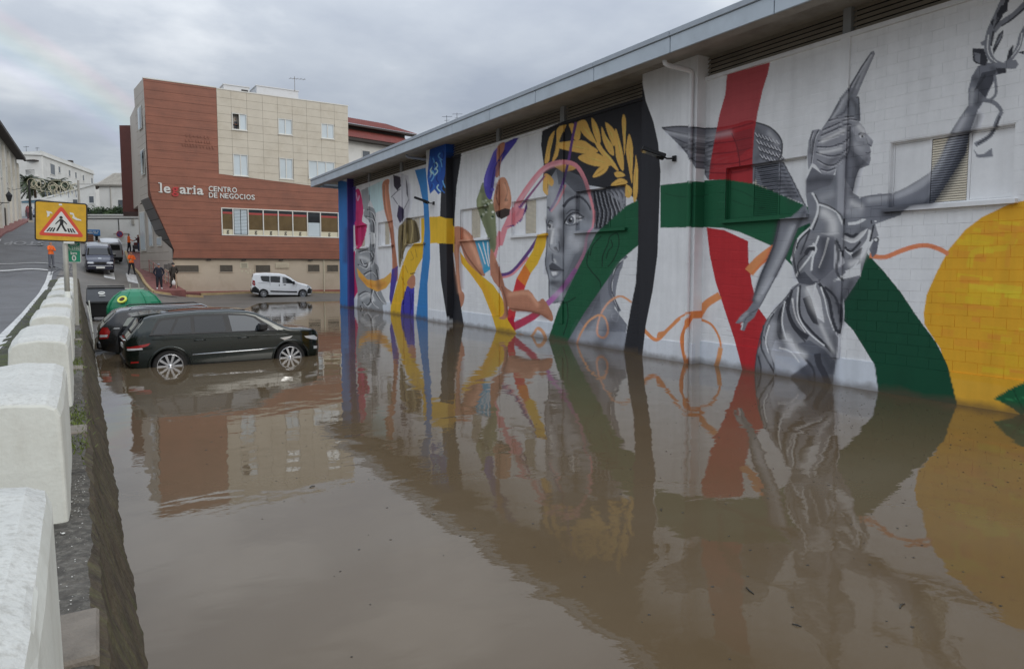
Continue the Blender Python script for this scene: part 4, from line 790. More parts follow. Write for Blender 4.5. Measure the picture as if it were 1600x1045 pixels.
# roof: slab, soffit panels, fascia panels with joints, cap strip
XF = 11.3
s = MB(); s.box((XF+.06, -1.0, 7.50), (30, 42.4, 7.62)); hpart(s.build('roof', M_FTOP))
s = MB(); s.box((XF+.06, -1.0, Z_SOF+.004), (XW+.6, 42.4, 7.497)); hpart(s.build('soffit', M_SOFF))
for xx, zz_ in ((12.05, Z_SOF-.03), (11.62, Z_SOF-.03)):
    s = MB(); s.box((xx, -1, zz_), (xx+.06, 42.4, Z_SOF+.002)); hpart(s.build('soffit_batten', M_SOFF))
jy = [-1.0] + [0.58 + 2.8*k for k in range(15)] + [42.5]
fme = None
for a, c in zip(jy[:-1], jy[1:]):
    s = MB(); s.box((XF, a+.011, 7.24), (XF+.05, c-.011, 7.60), .008); o = hpart(s.build('fascia_panel', M_FASC))
    s = MB(); s.box((XF-.035, a+.003, 7.603), (XF+.25, c-.003, 7.73), .01); hpart(s.build('fascia_cap', M_FTOP))
s = MB(); s.box((XF+.006, 42.5, 7.24), (30, 42.56, 7.60)); s.box((XF+.006, 42.5, 7.603), (30, 42.6, 7.73)); hpart(s.build('fascia_end', M_FASC))
s = MB(); s.box((XF+.05, -1, 7.24), (XF+.35, 42.4, 7.28)); s.box((XF+.3, -1, 7.281), (XF+.34, 42.4, Z_SOF)); hpart(s.build('gutter_tray', M_SOFF))
# body of the hall behind the wall
s = MB(); s.box((XW+.25, 40.0, -.6), (30, 40.85, 7.46)); s.box((XW+.2, -.9, -.6), (30, -.7, 7.46)); s.box((XW+.22, -.7, -.6), (XW+.24, 40, 7.46)); hpart(s.build('end_wall', mat('hall_render', rgb(190,192,194), .85, var=.08)))
# drain pipes with their elbows
def pipe(y, full=True):
    s = MB(); xo = XP - .075
    if full: s.tube([(xo, y, -.5), (xo, y, 6.95), (xo, y, 7.02), (xo-.03, y, 7.08), (xo-.12, y+.01, 7.11), (XF+.42, y+.06, 7.14), (XF+.33, y+.07, 7.17), (XF+.30, y+.07, 7.26)], .058, 12)
    else: s.tube([(XW-.05, y, 5.4), (XW-.06, y, 6.9), (XW-.1, y, 7.06), (XW-.2, y, 7.10), (XF+.42, y+.02, 7.13), (XF+.33, y+.02, 7.17), (XF+.30, y+.02, 7.26)], .055, 10)
    o = hpart(s.build('drain_pipe', M_MUR if full else M_PIPE, smooth=True))
    if full:
        bm = bmesh.new(); bm.from_mesh(o.data); es = [e for e in bm.edges if e.calc_length() > 3]; bmesh.ops.subdivide_edges(bm, edges=es, cuts=160, use_grid_fill=False); bm.to_mesh(o.data); bm.free()
        o.data.polygons.foreach_set('use_smooth', [True]*len(o.data.polygons)); paint_mesh(o, XP-.075)
    for z in (.9, 2.5, 4.1, 5.7):
        if full: c = MB(); c.lathe([(.056, -.02), (.066, -.02), (.066, .02), (.056, .02)], 12, (xo, y, z)); q = hpart(c.build('pipe_clip', M_MUR)); paint_mesh(q, XP-.075)
pipe(12.20); pipe(28.08, False); pipe(41.0, False)
# windows: recessed frames, blank panels, slatted shutter in the middle, sill
def window(y0, y1, seen):
    d = float(np.interp(y0, (5, 16, 36), (.018, .045, .09))); xr = XW + .13
    fr = MB(); t = .045; xf = xr - .03
    for a, b_ in (((xf, y0, WZ0), (xr, y0+t, WZ1)), ((xf, y1-t, WZ0), (xr, y1, WZ1)), ((xf, y0+t, WZ0), (xr, y1-t, WZ0+t)), ((xf, y0+t, WZ1-t), (xr, y1-t, WZ1))): fr.box(a, b_)
    w3 = (y1 - y0 - 2*t)/3; m1, m2 = y0 + t + w3*1.02, y0 + t + w3*2.02
    for mm_ in (m1, m2): fr.box((xf, mm_-.02, WZ0+t), (xr, mm_+.02, WZ1-t))
    win = fr.build('window', M_MUR)
    bm = bmesh.new(); bm.from_mesh(win.data); bmesh.ops.subdivide_edges(bm, edges=[e for e in bm.edges if e.calc_length() > .5], cuts=24, use_grid_fill=True); bm.to_mesh(win.data); bm.free()
    paint_mesh(win, XW+.1, (196,198,202)); hpart(win)
    def sub(o): o.parent = win; o.matrix_parent_inverse = Matrix.Identity(4); return o
    for a, c in ((y0+t, m1-.02), (m2+.02, y1-t)):
        sub(paint_box('panel', (xr-.018, a+.004, WZ0+t+.004), (xr+.01, c-.004, WZ1-t-.004), XW+.11, d, d, base=(196,199,204)))
    n = 26; zs = np.linspace(WZ0+t+.01, WZ1-t-.01, n+1); V = []; Fc = []; ny = max(2, int((m2-m1-.06)/d)); ys = np.linspace(m1+.03, m2-.03, ny+1)
    for j in range(n):
        z = zs[j]; dz = (zs[1]-zs[0]); k = len(V)
        for (xx, zz_) in ((xr-.03, z), (xr-.002, z+dz*.95), (xr+.004, z+dz*.95)):
            V += [(xx, u, zz_) for u in ys]
        q = ny + 1; Fc += [(k+r*q+i, k+(r+1)*q+i, k+(r+1)*q+i+1, k+r*q+i+1) for r in range(2) for i in range(ny)]
    o = new_mesh('shutter', V, Fc, M_MUR); paint_mesh(o, XW+.1, (176,172,160)); sub(o)
    bk = MB(); bk.box((xr+.012, y0, WZ0), (xr+.03, y1, WZ1)); sub(bk.build('backing', M_DARK))
    rv = paint_box('reveal', (XW+.0125, y0-.0, WZ1-.012), (xr, y1, WZ1), XW, d, .02); sub(rv)
    for a, c in ((y0, y0+.012), (y1-.012, y1)): sub(paint_box('reveal', (XW+.0125, a, WZ0), (xr-.031, c, WZ1-.013), XW, .02, d))
    sub(paint_box('sill', (XW-.10, y0-.09, WZ0-.075), (xr, y1+.06, WZ0-.001), XW-.08, d, .02))
for a, c, seen in WINS: window(a, c, seen)
# floodlights bracketed to the piers
M_BLACK = mat('black_metal', rgb(32, 32, 34), .45, .3, var=.1)
M_LENS = mat('lamp_lens', rgb(150, 156, 160), .15, var=0, spec=.8)
def floodlight(y, z, label):
    t_ = thing('floodlight', label, 'floodlight', (XP, y, z))
    s = MB(); s.box((-.06, -.06, -.07), (-.001, .06, .07), .01); s.tube([(-.05, 0, 0), (-.18, .10, .0), (-.25, .16, .05)], .022, 8); s.build('bracket', M_BLACK, t_)
    D = Vector((-.72, .55, .32)).normalized(); S = Vector((.55, .72, 0)).normalized(); N = D.cross(S).normalized()
    if N.z < 0: N = -N
    c = Vector((-.25, .16, .06)) + D*.26
    s = MB(); s.obox(c, D, S, N, .31, .2, .05); s.obox(c - D*.2 - N*.05, D, S, N, .1, .1, .04); h = s.build('head', M_BLACK, t_); h.modifiers.new('b', 'BEVEL').width = .02
    s = MB(); s.obox(c - N*.047 + D*.04, D, S, N, .23, .17, .006); s.build('lens', M_LENS, t_)
floodlight(12.78, 5.10, 'black floodlight bracketed on the white pier beside the wing')
floodlight(27.2, 5.12, 'black floodlight bracketed on the pier under the blue swirl')
# ================================================================ the red and beige office block
OB = thing('office_block', 'office block clad in red boards and beige panels with a long window band', 'building', (4.566, 54.481, 0), math.radians(2.2754))
M_REDB = mat('red_board', rgb(134, 82, 62, 1.08), .55, var=.10, vscale=1.2, bump=.25, bscale=22, dirt=rgb(112, 70, 56), dscale=.5, damt=.5)
# fine horizontal reeding on the boards
t = M_REDB.node_tree; g_ = t.nodes.new('ShaderNodeNewGeometry'); mp = t.nodes.new('ShaderNodeMapping'); mp.inputs['Scale'].default_value = (.5, .5, 14); t.links.new(g_.outputs['Position'], mp.inputs[0])
nn = t.nodes.new('ShaderNodeTexNoise'); nn.inputs['Scale'].default_value = 1.0; nn.inputs['Detail'].default_value = 3; t.links.new(mp.outputs[0], nn.inputs['Vector'])
pb = t.nodes['Principled BSDF']; src = pb.inputs['Base Color'].links[0].from_socket; mm = t.nodes.new('ShaderNodeMix'); mm.data_type = 'RGBA'; mm.blend_type = 'MULTIPLY'; mm.inputs[0].default_value = .5
mr = t.nodes.new('ShaderNodeMapRange'); mr.inputs[1].default_value = .3; mr.inputs[2].default_value = .7; mr.inputs[3].default_value = .72; mr.inputs[4].default_value = 1.25; t.links.new(nn.outputs[0], mr.inputs[0]); t.links.new(src, mm.inputs[6]); t.links.new(mr.outputs[0], mm.inputs[7]); t.links.new(mm.outputs[2], pb.inputs['Base Color'])
M_BEIG = mat('beige_panel', rgb(188, 180, 164, 1.15), .6, var=.05, vscale=.9, dirt=rgb(160,146,122), dscale=.6, damt=.35)
M_SIDE = mat('grey_beige_panel', rgb(178, 170, 160, 1.1), .6, var=.06, vscale=.9)
M_JOINT = mat('panel_joint', rgb(136, 124, 106), .9, var=0)
M_RJOINT = mat('board_joint', rgb(88, 56, 46), .9, var=0)
M_GF = mat('beige_render', rgb(184, 170, 150, 1.15), .85, var=.05, vscale=.8, dirt=rgb(160,142,118), dscale=.5, damt=.4)
M_ALU = mat('window_frame', rgb(214, 212, 204), .45, var=.03)
M_GLASSB = mat('curtained_glass', rgb(186, 196, 200, 1.15), .08, var=.08, vscale=.6, spec=.8)
M_GLASSD = mat('dark_glass', rgb(52, 54, 56), .05, var=.2, vscale=.7, spec=.9)
M_GLASSR = mat('tinted_glass', rgb(112, 94, 66), .08, var=.25, vscale=1.1, spec=.9)
M_RSTR = mat('red_strip', rgb(164, 58, 54), .5, var=.05)
M_CREAM = mat('cream_film', rgb(206, 198, 172), .4, var=.04)
M_LET = mat('letter_metal', rgb(198, 198, 194), .4, .2, var=.05)
M_LETR = mat('letter_red', rgb(176, 44, 44), .5, var=.05)
M_BLK = mat('print_black', rgb(40, 38, 36), .6, var=0)
M_GRILL = mat('grille_metal', rgb(112, 104, 92), .6, .1, var=.15, vscale=6)

def clip(poly, a, b, c):
    """keep the part of a polygon where a*x + b*y <= c"""
    out = []; n = len(poly)
    for i in range(n):
        p, q = poly[i], poly[(i+1) % n]; dp, dq = a*p[0]+b*p[1]-c, a*q[0]+b*q[1]-c
        if dp <= 0: out.append(p)
        if (dp < 0 < dq) or (dq < 0 < dp): k = dp/(dp-dq); out.append((p[0]+(q[0]-p[0])*k, p[1]+(q[1]-p[1])*k))
    return out
def area(p): return abs(sum(p[i][0]*p[(i+1) % len(p)][1] - p[(i+1) % len(p)][0]*p[i][1] for i in range(len(p))))/2
SL = (8.61-9.18)/(12.33-3.30)                                  # red/beige boundary line
bline = lambda u: 9.18 + SL*(u - 3.3)
def upright(poly, name, m, y0, y1, par=OB):
    return MB().prism(poly, (0, y1-y0, 0), o=(0, y0, 0)).build(name, m, par)
holes_b = [(4.27,5.35,12.49,13.72), (7.61,8.70,12.51,13.72), (10.94,12.0,12.53,13.72), (4.27,5.35,9.13,10.74), (7.62,8.68,9.13,10.74), (9.86,12.0,9.30,10.75)]
# backing
upright([(-1.40,7.35),(-1.40,15.3),(3.27,15.3),(3.27,9.2),(3.27,3.02),(.1,3.02),(.12,3.6)], 'board_backing', M_RJOINT, .035, .2)
upright([(3.28,3.02),(13.15,3.02),(13.15,4.69),(3.28,4.69)], 'board_backing', M_RJOINT, .035, .2)
upright([(3.28,6.75),(13.15,6.75),(13.15,8.5),(3.28,9.1)], 'board_backing', M_RJOINT, .035, .2)
for (a, c, e, f) in [(3.28,13.14,13.75,15.28), (3.28,13.14,10.78,12.47), (3.28,4.25,8.6,15.2)] + [(5.37,7.59,8.6,13.7), (8.72,9.84,8.6,13.7), (8.72,10.92,10.78,13.7), (12.02,13.14,8.6,13.7), (4.25,13.1,8.55,9.1)]:
    upright([(a,e),(c,e),(c,f),(a,f)], 'panel_backing', M_JOINT, .03 + .0007*a, .06 + .0007*a + .0001*e)
# red boards, one piece per course
for k in range(22):
    z0, z1 = 3.0 + .58*k, min(3.0 + .58*(k+1), 15.34)
    if z1 - z0 < .1: continue
    uL = lambda z: np.interp(z, (3.0, 3.61, 7.29, 15.35), (.0, .1, -1.27, -1.44))
    P = [(uL(z0), z0+.008), (13.17, z0+.008), (13.17, z1-.008), (uL(z1), z1-.008)]
    pieces = [clip(P, 1, 0, 3.262), clip(P, -1, 0, -3.266)]
    for i, q in enumerate(pieces):
        if len(q) < 3: continue
        if i == 1:
            q = clip(q, -SL, 1, 9.18 - SL*3.3 - .004)
            if len(q) < 3 or area(q) < .02: continue
            if z1 > 4.71 and z0 < 6.72:
                sub = [clip(q, 0, 1, 4.705), clip(q, 0, -1, -6.745), clip(clip(clip(q, -1, 0, -12.24), 0, 1, 6.745), 0, -1, -4.705), clip(clip(clip(q, 1, 0, 3.33), 0, 1, 6.745), 0, -1, -4.705)]
            else: sub = [q]
        else: sub = [q]
        for s in sub:
            if len(s) > 2 and area(s) > .01: upright(s, 'board', M_REDB, 0 + random.uniform(-.002, .002), .034)
upright([(-1.46,15.345),(3.27,15.345),(3.27,15.42),(-1.46,15.42)], 'coping', M_ALU, -.03, .4)
upright([(3.272,15.29),(13.2,15.29),(13.2,15.36),(3.272,15.36)], 'coping', M_ALU, -.03, .4)
# beige panels
ub = [3.27,4.26,5.36,6.49,7.6,8.71,9.82,10.95,12.04,13.17]
for j in range(13):
    z1 = 15.285 - .58*j; z0 = z1 - .58
    for a, c in zip(ub[:-1], ub[1:]):
        R = [(a+.007, c-.007, z0+.007, z1-.007)]
        for h in holes_b:
            R = [q for r in R for q in cut(*r, [h])]
        for (p, q, e, f) in R:
            if q - p < .03 or f - e < .03: continue
            s = clip([(p,e),(q,e),(q,f),(p,f)], SL, -1, -(9.18 - SL*3.3) - .004)
            if len(s) > 2 and area(s) > .01: upright(s, 'panel', M_BEIG, random.uniform(-.002, .002), .028)
# windows of the beige part
def frame(mb, a, c, e, f, t, y0, y1):
    mb.box((a, y0, e), (a+t, y1, f)); mb.box((c-t, y0, e), (c, y1, f)); mb.box((a+t, y0, e), (c-t, y1, e+t)); mb.box((a+t, y0, f-t), (c-t, y1, f))
def officewin(a, c, e, f, n, openleft=False):
    mb = MB(); frame(mb, a, c, e, f, .055, -.01, .1); wd = (c - a - .11)/n
    for i in range(1, n): mb.box((a+.055+wd*i-.03, -.005, e+.055), (a+.055+wd*i+.03, .09, f-.055))
    win = mb.build('window', M_ALU, OB)
    for i in range(n):
        b_ = MB(); x0, x1 = a+.055+wd*i+.012, a+.055+wd*(i+1)-.012
        b_.box((x0, .05, e+.06), (x1, .06, f-.06))
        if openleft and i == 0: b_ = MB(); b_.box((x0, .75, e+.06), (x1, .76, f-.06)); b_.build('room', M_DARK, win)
        else: b_.build('pane', M_GLASSB, win)
    s = MB(); s.box((a-.04, -.06, e-.05), (c+.04, .03, e-.002)); s.build('sill', M_ALU, win)
    if openleft:
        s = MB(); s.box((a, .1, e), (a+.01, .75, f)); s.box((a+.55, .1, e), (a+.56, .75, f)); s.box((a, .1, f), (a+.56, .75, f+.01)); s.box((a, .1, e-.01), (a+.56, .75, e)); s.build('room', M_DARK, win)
officewin(4.28,5.34,12.50,13.71,2,True); officewin(7.62,8.69,12.52,13.71,2); officewin(10.95,11.99,12.54,13.71,2)
officewin(4.28,5.34,9.14,10.73,2); officewin(7.63,8.67,9.14,10.73,2); officewin(9.87,11.99,9.31,10.74,3)
# long window band
mb = MB(); frame(mb, 3.335, 12.235, 4.707, 6.743, .07, -.04, .12); pb_ = [3.40,4.16,5.23,6.33,7.45,8.55,9.70,10.74,12.17]
for u in pb_[1:-1]: mb.box((u-.035, -.035, 4.777), (u+.035, .11, 6.673))
band = mb.build('window_band', M_ALU, OB)
for i, (a, c) in enumerate(zip(pb_[:-1], pb_[1:])):
    a, c = a+.036, c-.036
    s = MB(); s.box((a, .05, 4.778), (c, .06, 6.672))
    if i == 1:
        s.build('pane', M_GLASSD, band)
        for k in range(17):
            q = MB(); q.box((a+.05, .03, 4.84+k*.107), (c-.05 - (.0 if k else 0), .045, 4.84+k*.107+.085)); q.build('blind_slat', M_GLASSB, band)
        q = MB(); q.box(((a+c)/2-.02, .02, 4.78), ((a+c)/2+.02, .029, 6.66)); q.build('mullion', M_BLK, band)
    elif i == 6:
        s.build('pane', M_GLASSD, band); q = MB(); q.box((a+.03, .04, 4.80), (c-.02, .049, 5.86)); q.build('paper_sheet', M_GLASSB, band)
    else:
        s.build('pane', M_GLASSR, band)
        q = MB(); q.box((a, .035, 6.30), (c, .049, 6.44)); q.build('red_strip', M_RSTR, band)
        q = MB(); q.box((a, .03, 4.779), (c, .049, 5.16)); q.build('cream_film', M_CREAM, band)
        q = MB(); q.box((a, .046, 6.45), (c, .0495, 6.672)); q.build('upper_pane', M_GLASSD, band)
        for k in range(11): q = MB(); q.box((a+.03, .044, 5.2+k*.1), (c-.03, .0495, 5.2+k*.1+.012)); q.build('blind_slat', mat('blind_brown_slat', rgb(86,70,44), .6, var=.1), band)  # thin dark brown strips across the tinted pane for the blind
        text_mesh('letter_g', 'g', .42, M_BLK, band, Matrix.Translation(((a+c)/2-.10, .026, 4.90)) @ Matrix.Rotation(PI/2, 4, 'X'), .006, True)
# raised lettering
def letters(body, size, u0, u1, v, m, serif=False, adv=None):
    """raised letters one by one from u0 to u1 with the baseline at v"""
    ws = adv or [ {'l':.30,'i':.30,'r':.43,'e':.6,'g':.6,'a':.6,' ':.3,'I':.36,'C':.68,'O':.8,'E':.6,'N':.76,'T':.62,'R':.66,'D':.74,'G':.76,'S':.62}.get(ch, .6) for ch in body ]
    k = (u1-u0)/sum(ws); x = u0
    for ch, wd in zip(body, ws):
        if ch != ' ':
            o = text_mesh('letter', ch, size, M_LETR if (serif and ch == 'g') else m, OB, Matrix.Translation((x, -.055, v)) @ Matrix.Rotation(PI/2, 4, 'X'), .05, True)
            xs = [p.co.x for p in o.data.vertices]; bw = max(xs) - min(xs); sc = wd*k*.86/bw if ch not in 'li I' else 1.0
            for p in o.data.vertices: p.co.x = x + (p.co.x - min(xs))*min(sc, 1.25) + (wd*k*.07 if ch not in 'liI' else wd*k*.28)
            if serif and ch in 'lri':
                cx_ = x + wd*k*(.4 if ch != 'r' else .3); q = MB(); q.box((cx_-.13, -.081, v), (cx_+.13, -.032, v+.05))
                hh = .68 if ch == 'l' else .46; q.box((cx_-.14, -.081, v+hh-.06), (cx_+.02, -.032, v+hh-.005)); q.build('letter_serif', m, OB)
        x += wd*k
letters('legaria', .93, -.72, 2.20, 7.60, M_LET, True)
letters('CENTRO', .52, 2.50, 4.50, 7.88, M_LET); letters('DE NEGOCIOS', .52, 2.50, 5.76, 7.42, M_LET)
# weathered raised marks of an old sign, no longer legible
for r_, (u0, u1, v) in enumerate(((1.15,2.7,11.62), (1.1,2.72,11.28), (.88,2.9,10.93))):
    u = u0
    while u < u1:
        s = MB(); s.box((u, -.06, v + random.uniform(0,.05)), (u+random.uniform(.05,.1), -.004, v+random.uniform(.14,.24))); s.build('sign_remnant', M_REDB, OB); u += random.uniform(.16, .26)
# side wall over the entrance, its windows and the slanting underside
sx, sy = -.27, 3.77
mb = MB(); mb.add([(-1.27,0,7.29),(-1.44,0,15.34),(-1.44+sx,sy,15.34),(-1.27+sx,sy,7.29)], [(0,1,2,3)])
mb.add([(-1.2,.0,7.29),(-1.36,.0,15.3),(-1.36+sx,sy,15.3),(-1.2+sx,sy,7.29)], [(3,2,1,0)]); mb.build('side_wall', M_SIDE, OB)
for k in range(13):
    z = 7.6 + .58*k; x = np.interp(z, (7.29,15.34), (-1.27,-1.44)); s = MB(); s.add([(x-.004,0.02,z),(x-.004+sx,sy,z),(x-.004+sx,sy,z+.02),(x-.004,.02,z+.02)], [(0,1,2,3)]); s.build('panel_joint', M_JOINT, OB)
for (z0, z1) in ((12.15,13.75), (8.95,10.75)):
    x = np.interp((z0+z1)/2, (7.29,15.34), (-1.27,-1.44)); s = MB(); s.prism([(1.1,z0),(2.5,z0),(2.5,z1),(1.1,z1)], (-.03,0,0), o=(x + sx*.5 + .10,0,0), U=(sx/sy*.98,1,0)); wn_ = s.build('window', M_ALU, OB)
    for a, c in ((1.18,1.76), (1.84,2.42)): s = MB(); s.prism([(a,z0+.08),(c,z0+.08),(c,z1-.08),(a,z1-.08)], (-.02,0,0), o=(x + sx*.5+.075,0,0), U=(sx/sy*.98,1,0)); s.build('pane', M_GLASSD if a < 1.5 else M_GLASSB, wn_)
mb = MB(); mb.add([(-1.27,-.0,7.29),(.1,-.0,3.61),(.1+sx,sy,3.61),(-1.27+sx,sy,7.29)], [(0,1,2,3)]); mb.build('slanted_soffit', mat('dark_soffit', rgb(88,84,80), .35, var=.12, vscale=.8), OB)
for f_ in (.2, .4, .6, .8):
    u, v = -1.27+1.37*f_, 7.29-3.68*f_; s = MB(); s.add([(u-.01,.02,v-.006),(u+.012,.02,v-.05),(u+.012+sx,sy,v-.05),(u-.01+sx,sy,v-.006)], [(0,1,2,3)]); s.build('soffit_joint', M_BLK, OB)
EW = lambda y: -.165*y
mb = MB(); mb.add([(EW(y_), y_, z_) for y_, z_ in ((.03,.2),(.03,3.62),(3.77,4.85),(3.78,7.3),(8.2,7.3),(8.2,.2))], [(0,1,2,3,4,5)]); mb.build('entrance_wall', M_SIDE, OB)
for k in range(5):
    z = .95+.62*k; s = MB(); s.add([(-.006,.04,z),(EW(8.2)-.006,8.2,z),(EW(8.2)-.006,8.2,z+.03),(-.006,.04,z+.03)], [(0,1,2,3)]); s.build('panel_joint', M_JOINT, OB)
for (y0, y1, z0, z1) in ((2.3,3.4,3.9,4.6), (4.4,5.4,3.9,6.6), (6.3,7.7,3.6,6.7)):
    s = MB(); s.prism([(y0,z0),(y1,z0),(y1,z1),(y0,z1)], (-.05,0,0), o=(-.012,0,0), U=(-.165,1,0)); d_ = s.build('entrance_glazing', M_ALU, OB)
    s = MB(); s.prism([(y0+.1,z0+.1),(y1-.1,z0+.1),(y1-.1,z1-.1),(y0+.1,z1-.1)], (-.02,0,0), o=(-.065,0,0), U=(-.165,1,0)); s.build('pane', M_GLASSB, d_)
# ground floor set back under the boards
upright([(-.02,-.3),(13.17,-.3),(13.17,2.99),(-.02,2.99)], 'ground_floor_wall', M_GF, .18, .4)
s = MB(); s.box((-.05, -.03, 2.955), (13.2, .2, 3.0)); s.build('overhang_edge', mat('overhang_dark', rgb(70,58,50), .7, var=.1), OB)
def grille(a, c, e, f, n=7):
    mb = MB(); frame(mb, a, c, e, f, .04, .12, .19); gq = mb.build('vent_window', M_GF, OB)
    s = MB(); s.box((a+.04, .17, e+.04), (c-.04, .178, f-.04)); s.build('backing', M_DARK, gq)
    for k in range(n): z = e+.05+(f-e-.1)*k/n; s = MB(); s.box((a+.045, .14, z), (c-.045, .165, z+(f-e-.1)/n*.6)); s.build('slat', M_GRILL, gq)
for r_ in ((.11,1.74,1.96,2.52), (3.11,4.08,1.97,2.54), (5.66,6.82,1.92,2.54), (9.65,10.67,1.96,2.58), (11.2,12.2,1.95,2.56)): grille(*r_)
s = MB(); s.box((7.18,.1,2.28),(8.2,.179,2.68)); vb = s.build('air_vent', M_CREAM, OB)
for k in range(5): s = MB(); s.box((7.22,.085,2.31+k*.07),(8.16,.099,2.31+k*.07+.035)); s.build('slat', M_GF, vb)
s = MB(); s.box((4.6,.15,2.28),(5.18,.179,2.71)); nb = s.build('notice_board', M_CREAM, OB)
for k in range(4): s = MB(); s.box((4.68,.14,2.34+k*.085),(5.1,.149,2.34+k*.085+.03)); s.build('notice_lines', M_GRILL, nb)
for a, z in ((4.68,1.98),(4.95,2.0),(5.1,1.86),(5.28,2.05),(5.3,1.88),(5.5,2.02)): s = MB(); s.box((a,.16,z),(a+.1,.179,z+.13)); s.build('notice_slip', M_CREAM, OB)
s = MB(); s.tube([(10.98,.13,.2),(10.98,.13,2.95)], .045, 8); s.build('drain_pipe', M_CREAM, OB)
for u in (2.4, 4.85, 7.6, 9.9): s = MB(); s.box((u-.15,.0,2.86),(u+.15,.15,2.945)); s.build('downlight', M_BLK, OB)
for a, z0, z1 in ((-.33,1.95,2.5), (-1.0,1.9,2.45)): pass
upright([(.0,-.3),(13.17,-.3),(13.17,.52),(.0,.60)], 'plinth', mat('red_plinth', rgb(150,92,80), .8, var=.12), .15, .18)
# body and roof
s = MB(); s.box((-1.2,.42,7.4),(13.1,14,15.2)); s.box((0.15,.42,-.3),(13.1,14,7.4)); s.build('rear_block', M_SIDE, OB)
for (a, y, c, yy, z) in ((4.4,3.2,6.3,6,16.45), (6.9,3.4,10.2,7,16.75)):
    s = MB(); s.box((a,y,15.2),(c,yy,z)); q = s.build('roof_plant_room', M_WHITE, OB)
    s = MB(); s.box((a-.06,y-.06,z),(c+.06,yy+.06,z+.07)); s.build('cap', M_WHITE, q)
s = MB(); s.box((5.7,3.17,15.6),(6.2,3.199,16.25)); s.build('roof_vent', M_BLK, OB)
s = MB(); s.tube([(9.9,3.3,16.7),(9.9,3.3,17.9)], .018, 6); 
for k in range(5): s.tube([(9.55+k*.28,3.0,17.7+k*.02),(9.55+k*.28,3.6,17.7+k*.02)], .011, 5)
s.tube([(9.5,3.3,17.68),(10.8,3.3,17.78)], .014, 5); s.build('aerial', M_GRILL, OB)
# dark red wing beyond the corner
w0, w1 = at(192, 330, 60), at(219, 330, 60); zt = at(195, 196, 60)[2]; zb = at(195, 331, 60)[2]
s = MB(); s.add([(w0[0],w0[1],zb),(w1[0],w1[1],zb),(w1[0]+.5,w1[1]+6,zb),(w0[0]+.2,w0[1]+6,zb),(w0[0],w0[1],zt),(w1[0],w1[1],zt),(w1[0]+.5,w1[1]+6,zt),(w0[0]+.2,w0[1]+6,zt)], [(0,3,2,1),(4,5,6,7),(0,1,5,4),(1,2,6,5),(2,3,7,6),(3,0,4,7)])
wg = s.build('rear_wing', mat('dark_red_cladding', rgb(96,54,48,1.1), .6, var=.1), OB); wg.matrix_parent_inverse = OB.matrix_basis.inverted()
# ---- red paved ramp and pavement along the office block
M_PAVR = mat('red_paving', rgb(132, 82, 76), .7, var=.2, vscale=4, bump=.3, bscale=40, dirt=rgb(96,62,58), dscale=1.5, damt=.6)
M_KERB = mat('kerb_stone', rgb(176, 152, 112), .8, var=.15, vscale=3, bump=.4, bscale=30)
kl = [(3.05,51.0),(2.95,53),(2.8,56),(2.62,60),(2.45,64),(2.3,68),(2.2,73)]; wl_ = [(4.9,51.0),(4.75,53),(4.40,56),(3.95,60),(3.5,64),(3.3,68),(3.3,73)]
V = []; Fc = []; n = 8; rows = 40
yy_ = np.linspace(51.0, 73, rows)
for y in yy_:
    a = np.interp(y, [p[1] for p in kl], [p[0] for p in kl]); c = np.interp(y, [p[1] for p in wl_], [p[0] for p in wl_]) + .1; zc = float(zlow(a, y)) + .13
    for i in range(n+1): V.append((a + (c-a)*i/n, y, zc))
Fc = [(j*(n+1)+i, j*(n+1)+i+1, (j+1)*(n+1)+i+1, (j+1)*(n+1)+i) for j in range(rows-1) for i in range(n)]
pav = tag(new_mesh('pavement', V, Fc, M_PAVR), kind='structure'); sd_ = pav.modifiers.new('t','SOLIDIFY'); sd_.thickness = .5; sd_.offset = -1
z0 = float(zlow(3.05, 51.0)) + .13
s = MB(); V = []
for i, x in enumerate(np.linspace(4.9, 17.5, 20)):
    yf = 54.48 + (x-4.566)*.0397 + .14; zz_ = max(float(zlow(x, yf-1.0)) + .10, .12)
    V += [(x, yf - np.interp(x, (4.9, 6.5, 17.5), (3.5, 1.2, .9)), zz_), (x, yf, zz_+.02)]
ps = new_mesh('pavement_strip', V, [(2*i, 2*i+2, 2*i+3, 2*i+1) for i in range(19)], M_PAVR, pav); sd_ = ps.modifiers.new('t','SOLIDIFY'); sd_.thickness = .5; sd_.offset = -1
def kerb(pts, name='kerb_stone'):
    for (p, q) in zip(pts[:-1], pts[1:]):
        d = np.array(q) - np.array(p); L_ = np.hypot(*d); m_ = max(1, int(L_/1.0))
        for i in range(m_):
            a, c = np.array(p) + d*(i+.01)/m_, np.array(p) + d*(i+.99)/m_; nn_ = np.array([-d[1], d[0]])/L_*.09; V = []
            for w_ in (a, c):
                for sgn in (-1, 1):
                    e_ = w_ + nn_*sgn; zt_ = float(zlow(*w_)); V += [(e_[0], e_[1], zt_-.15), (e_[0], e_[1], zt_+.145)]
            new_mesh(name, V, [(0,1,3,2),(4,6,7,5),(0,4,5,1),(2,3,7,6),(1,5,7,3)], M_KERB, pav)
kerb([(4.9+1.2,51.3),(3.05,51.0)] + kl[1:]); kerb([(x, 54.48 + (x-4.566)*.0397 + .14 - float(np.interp(x, (4.9,6.5,17.5), (3.5,1.2,.9)))) for x in np.linspace(6.1, 17, 7)])
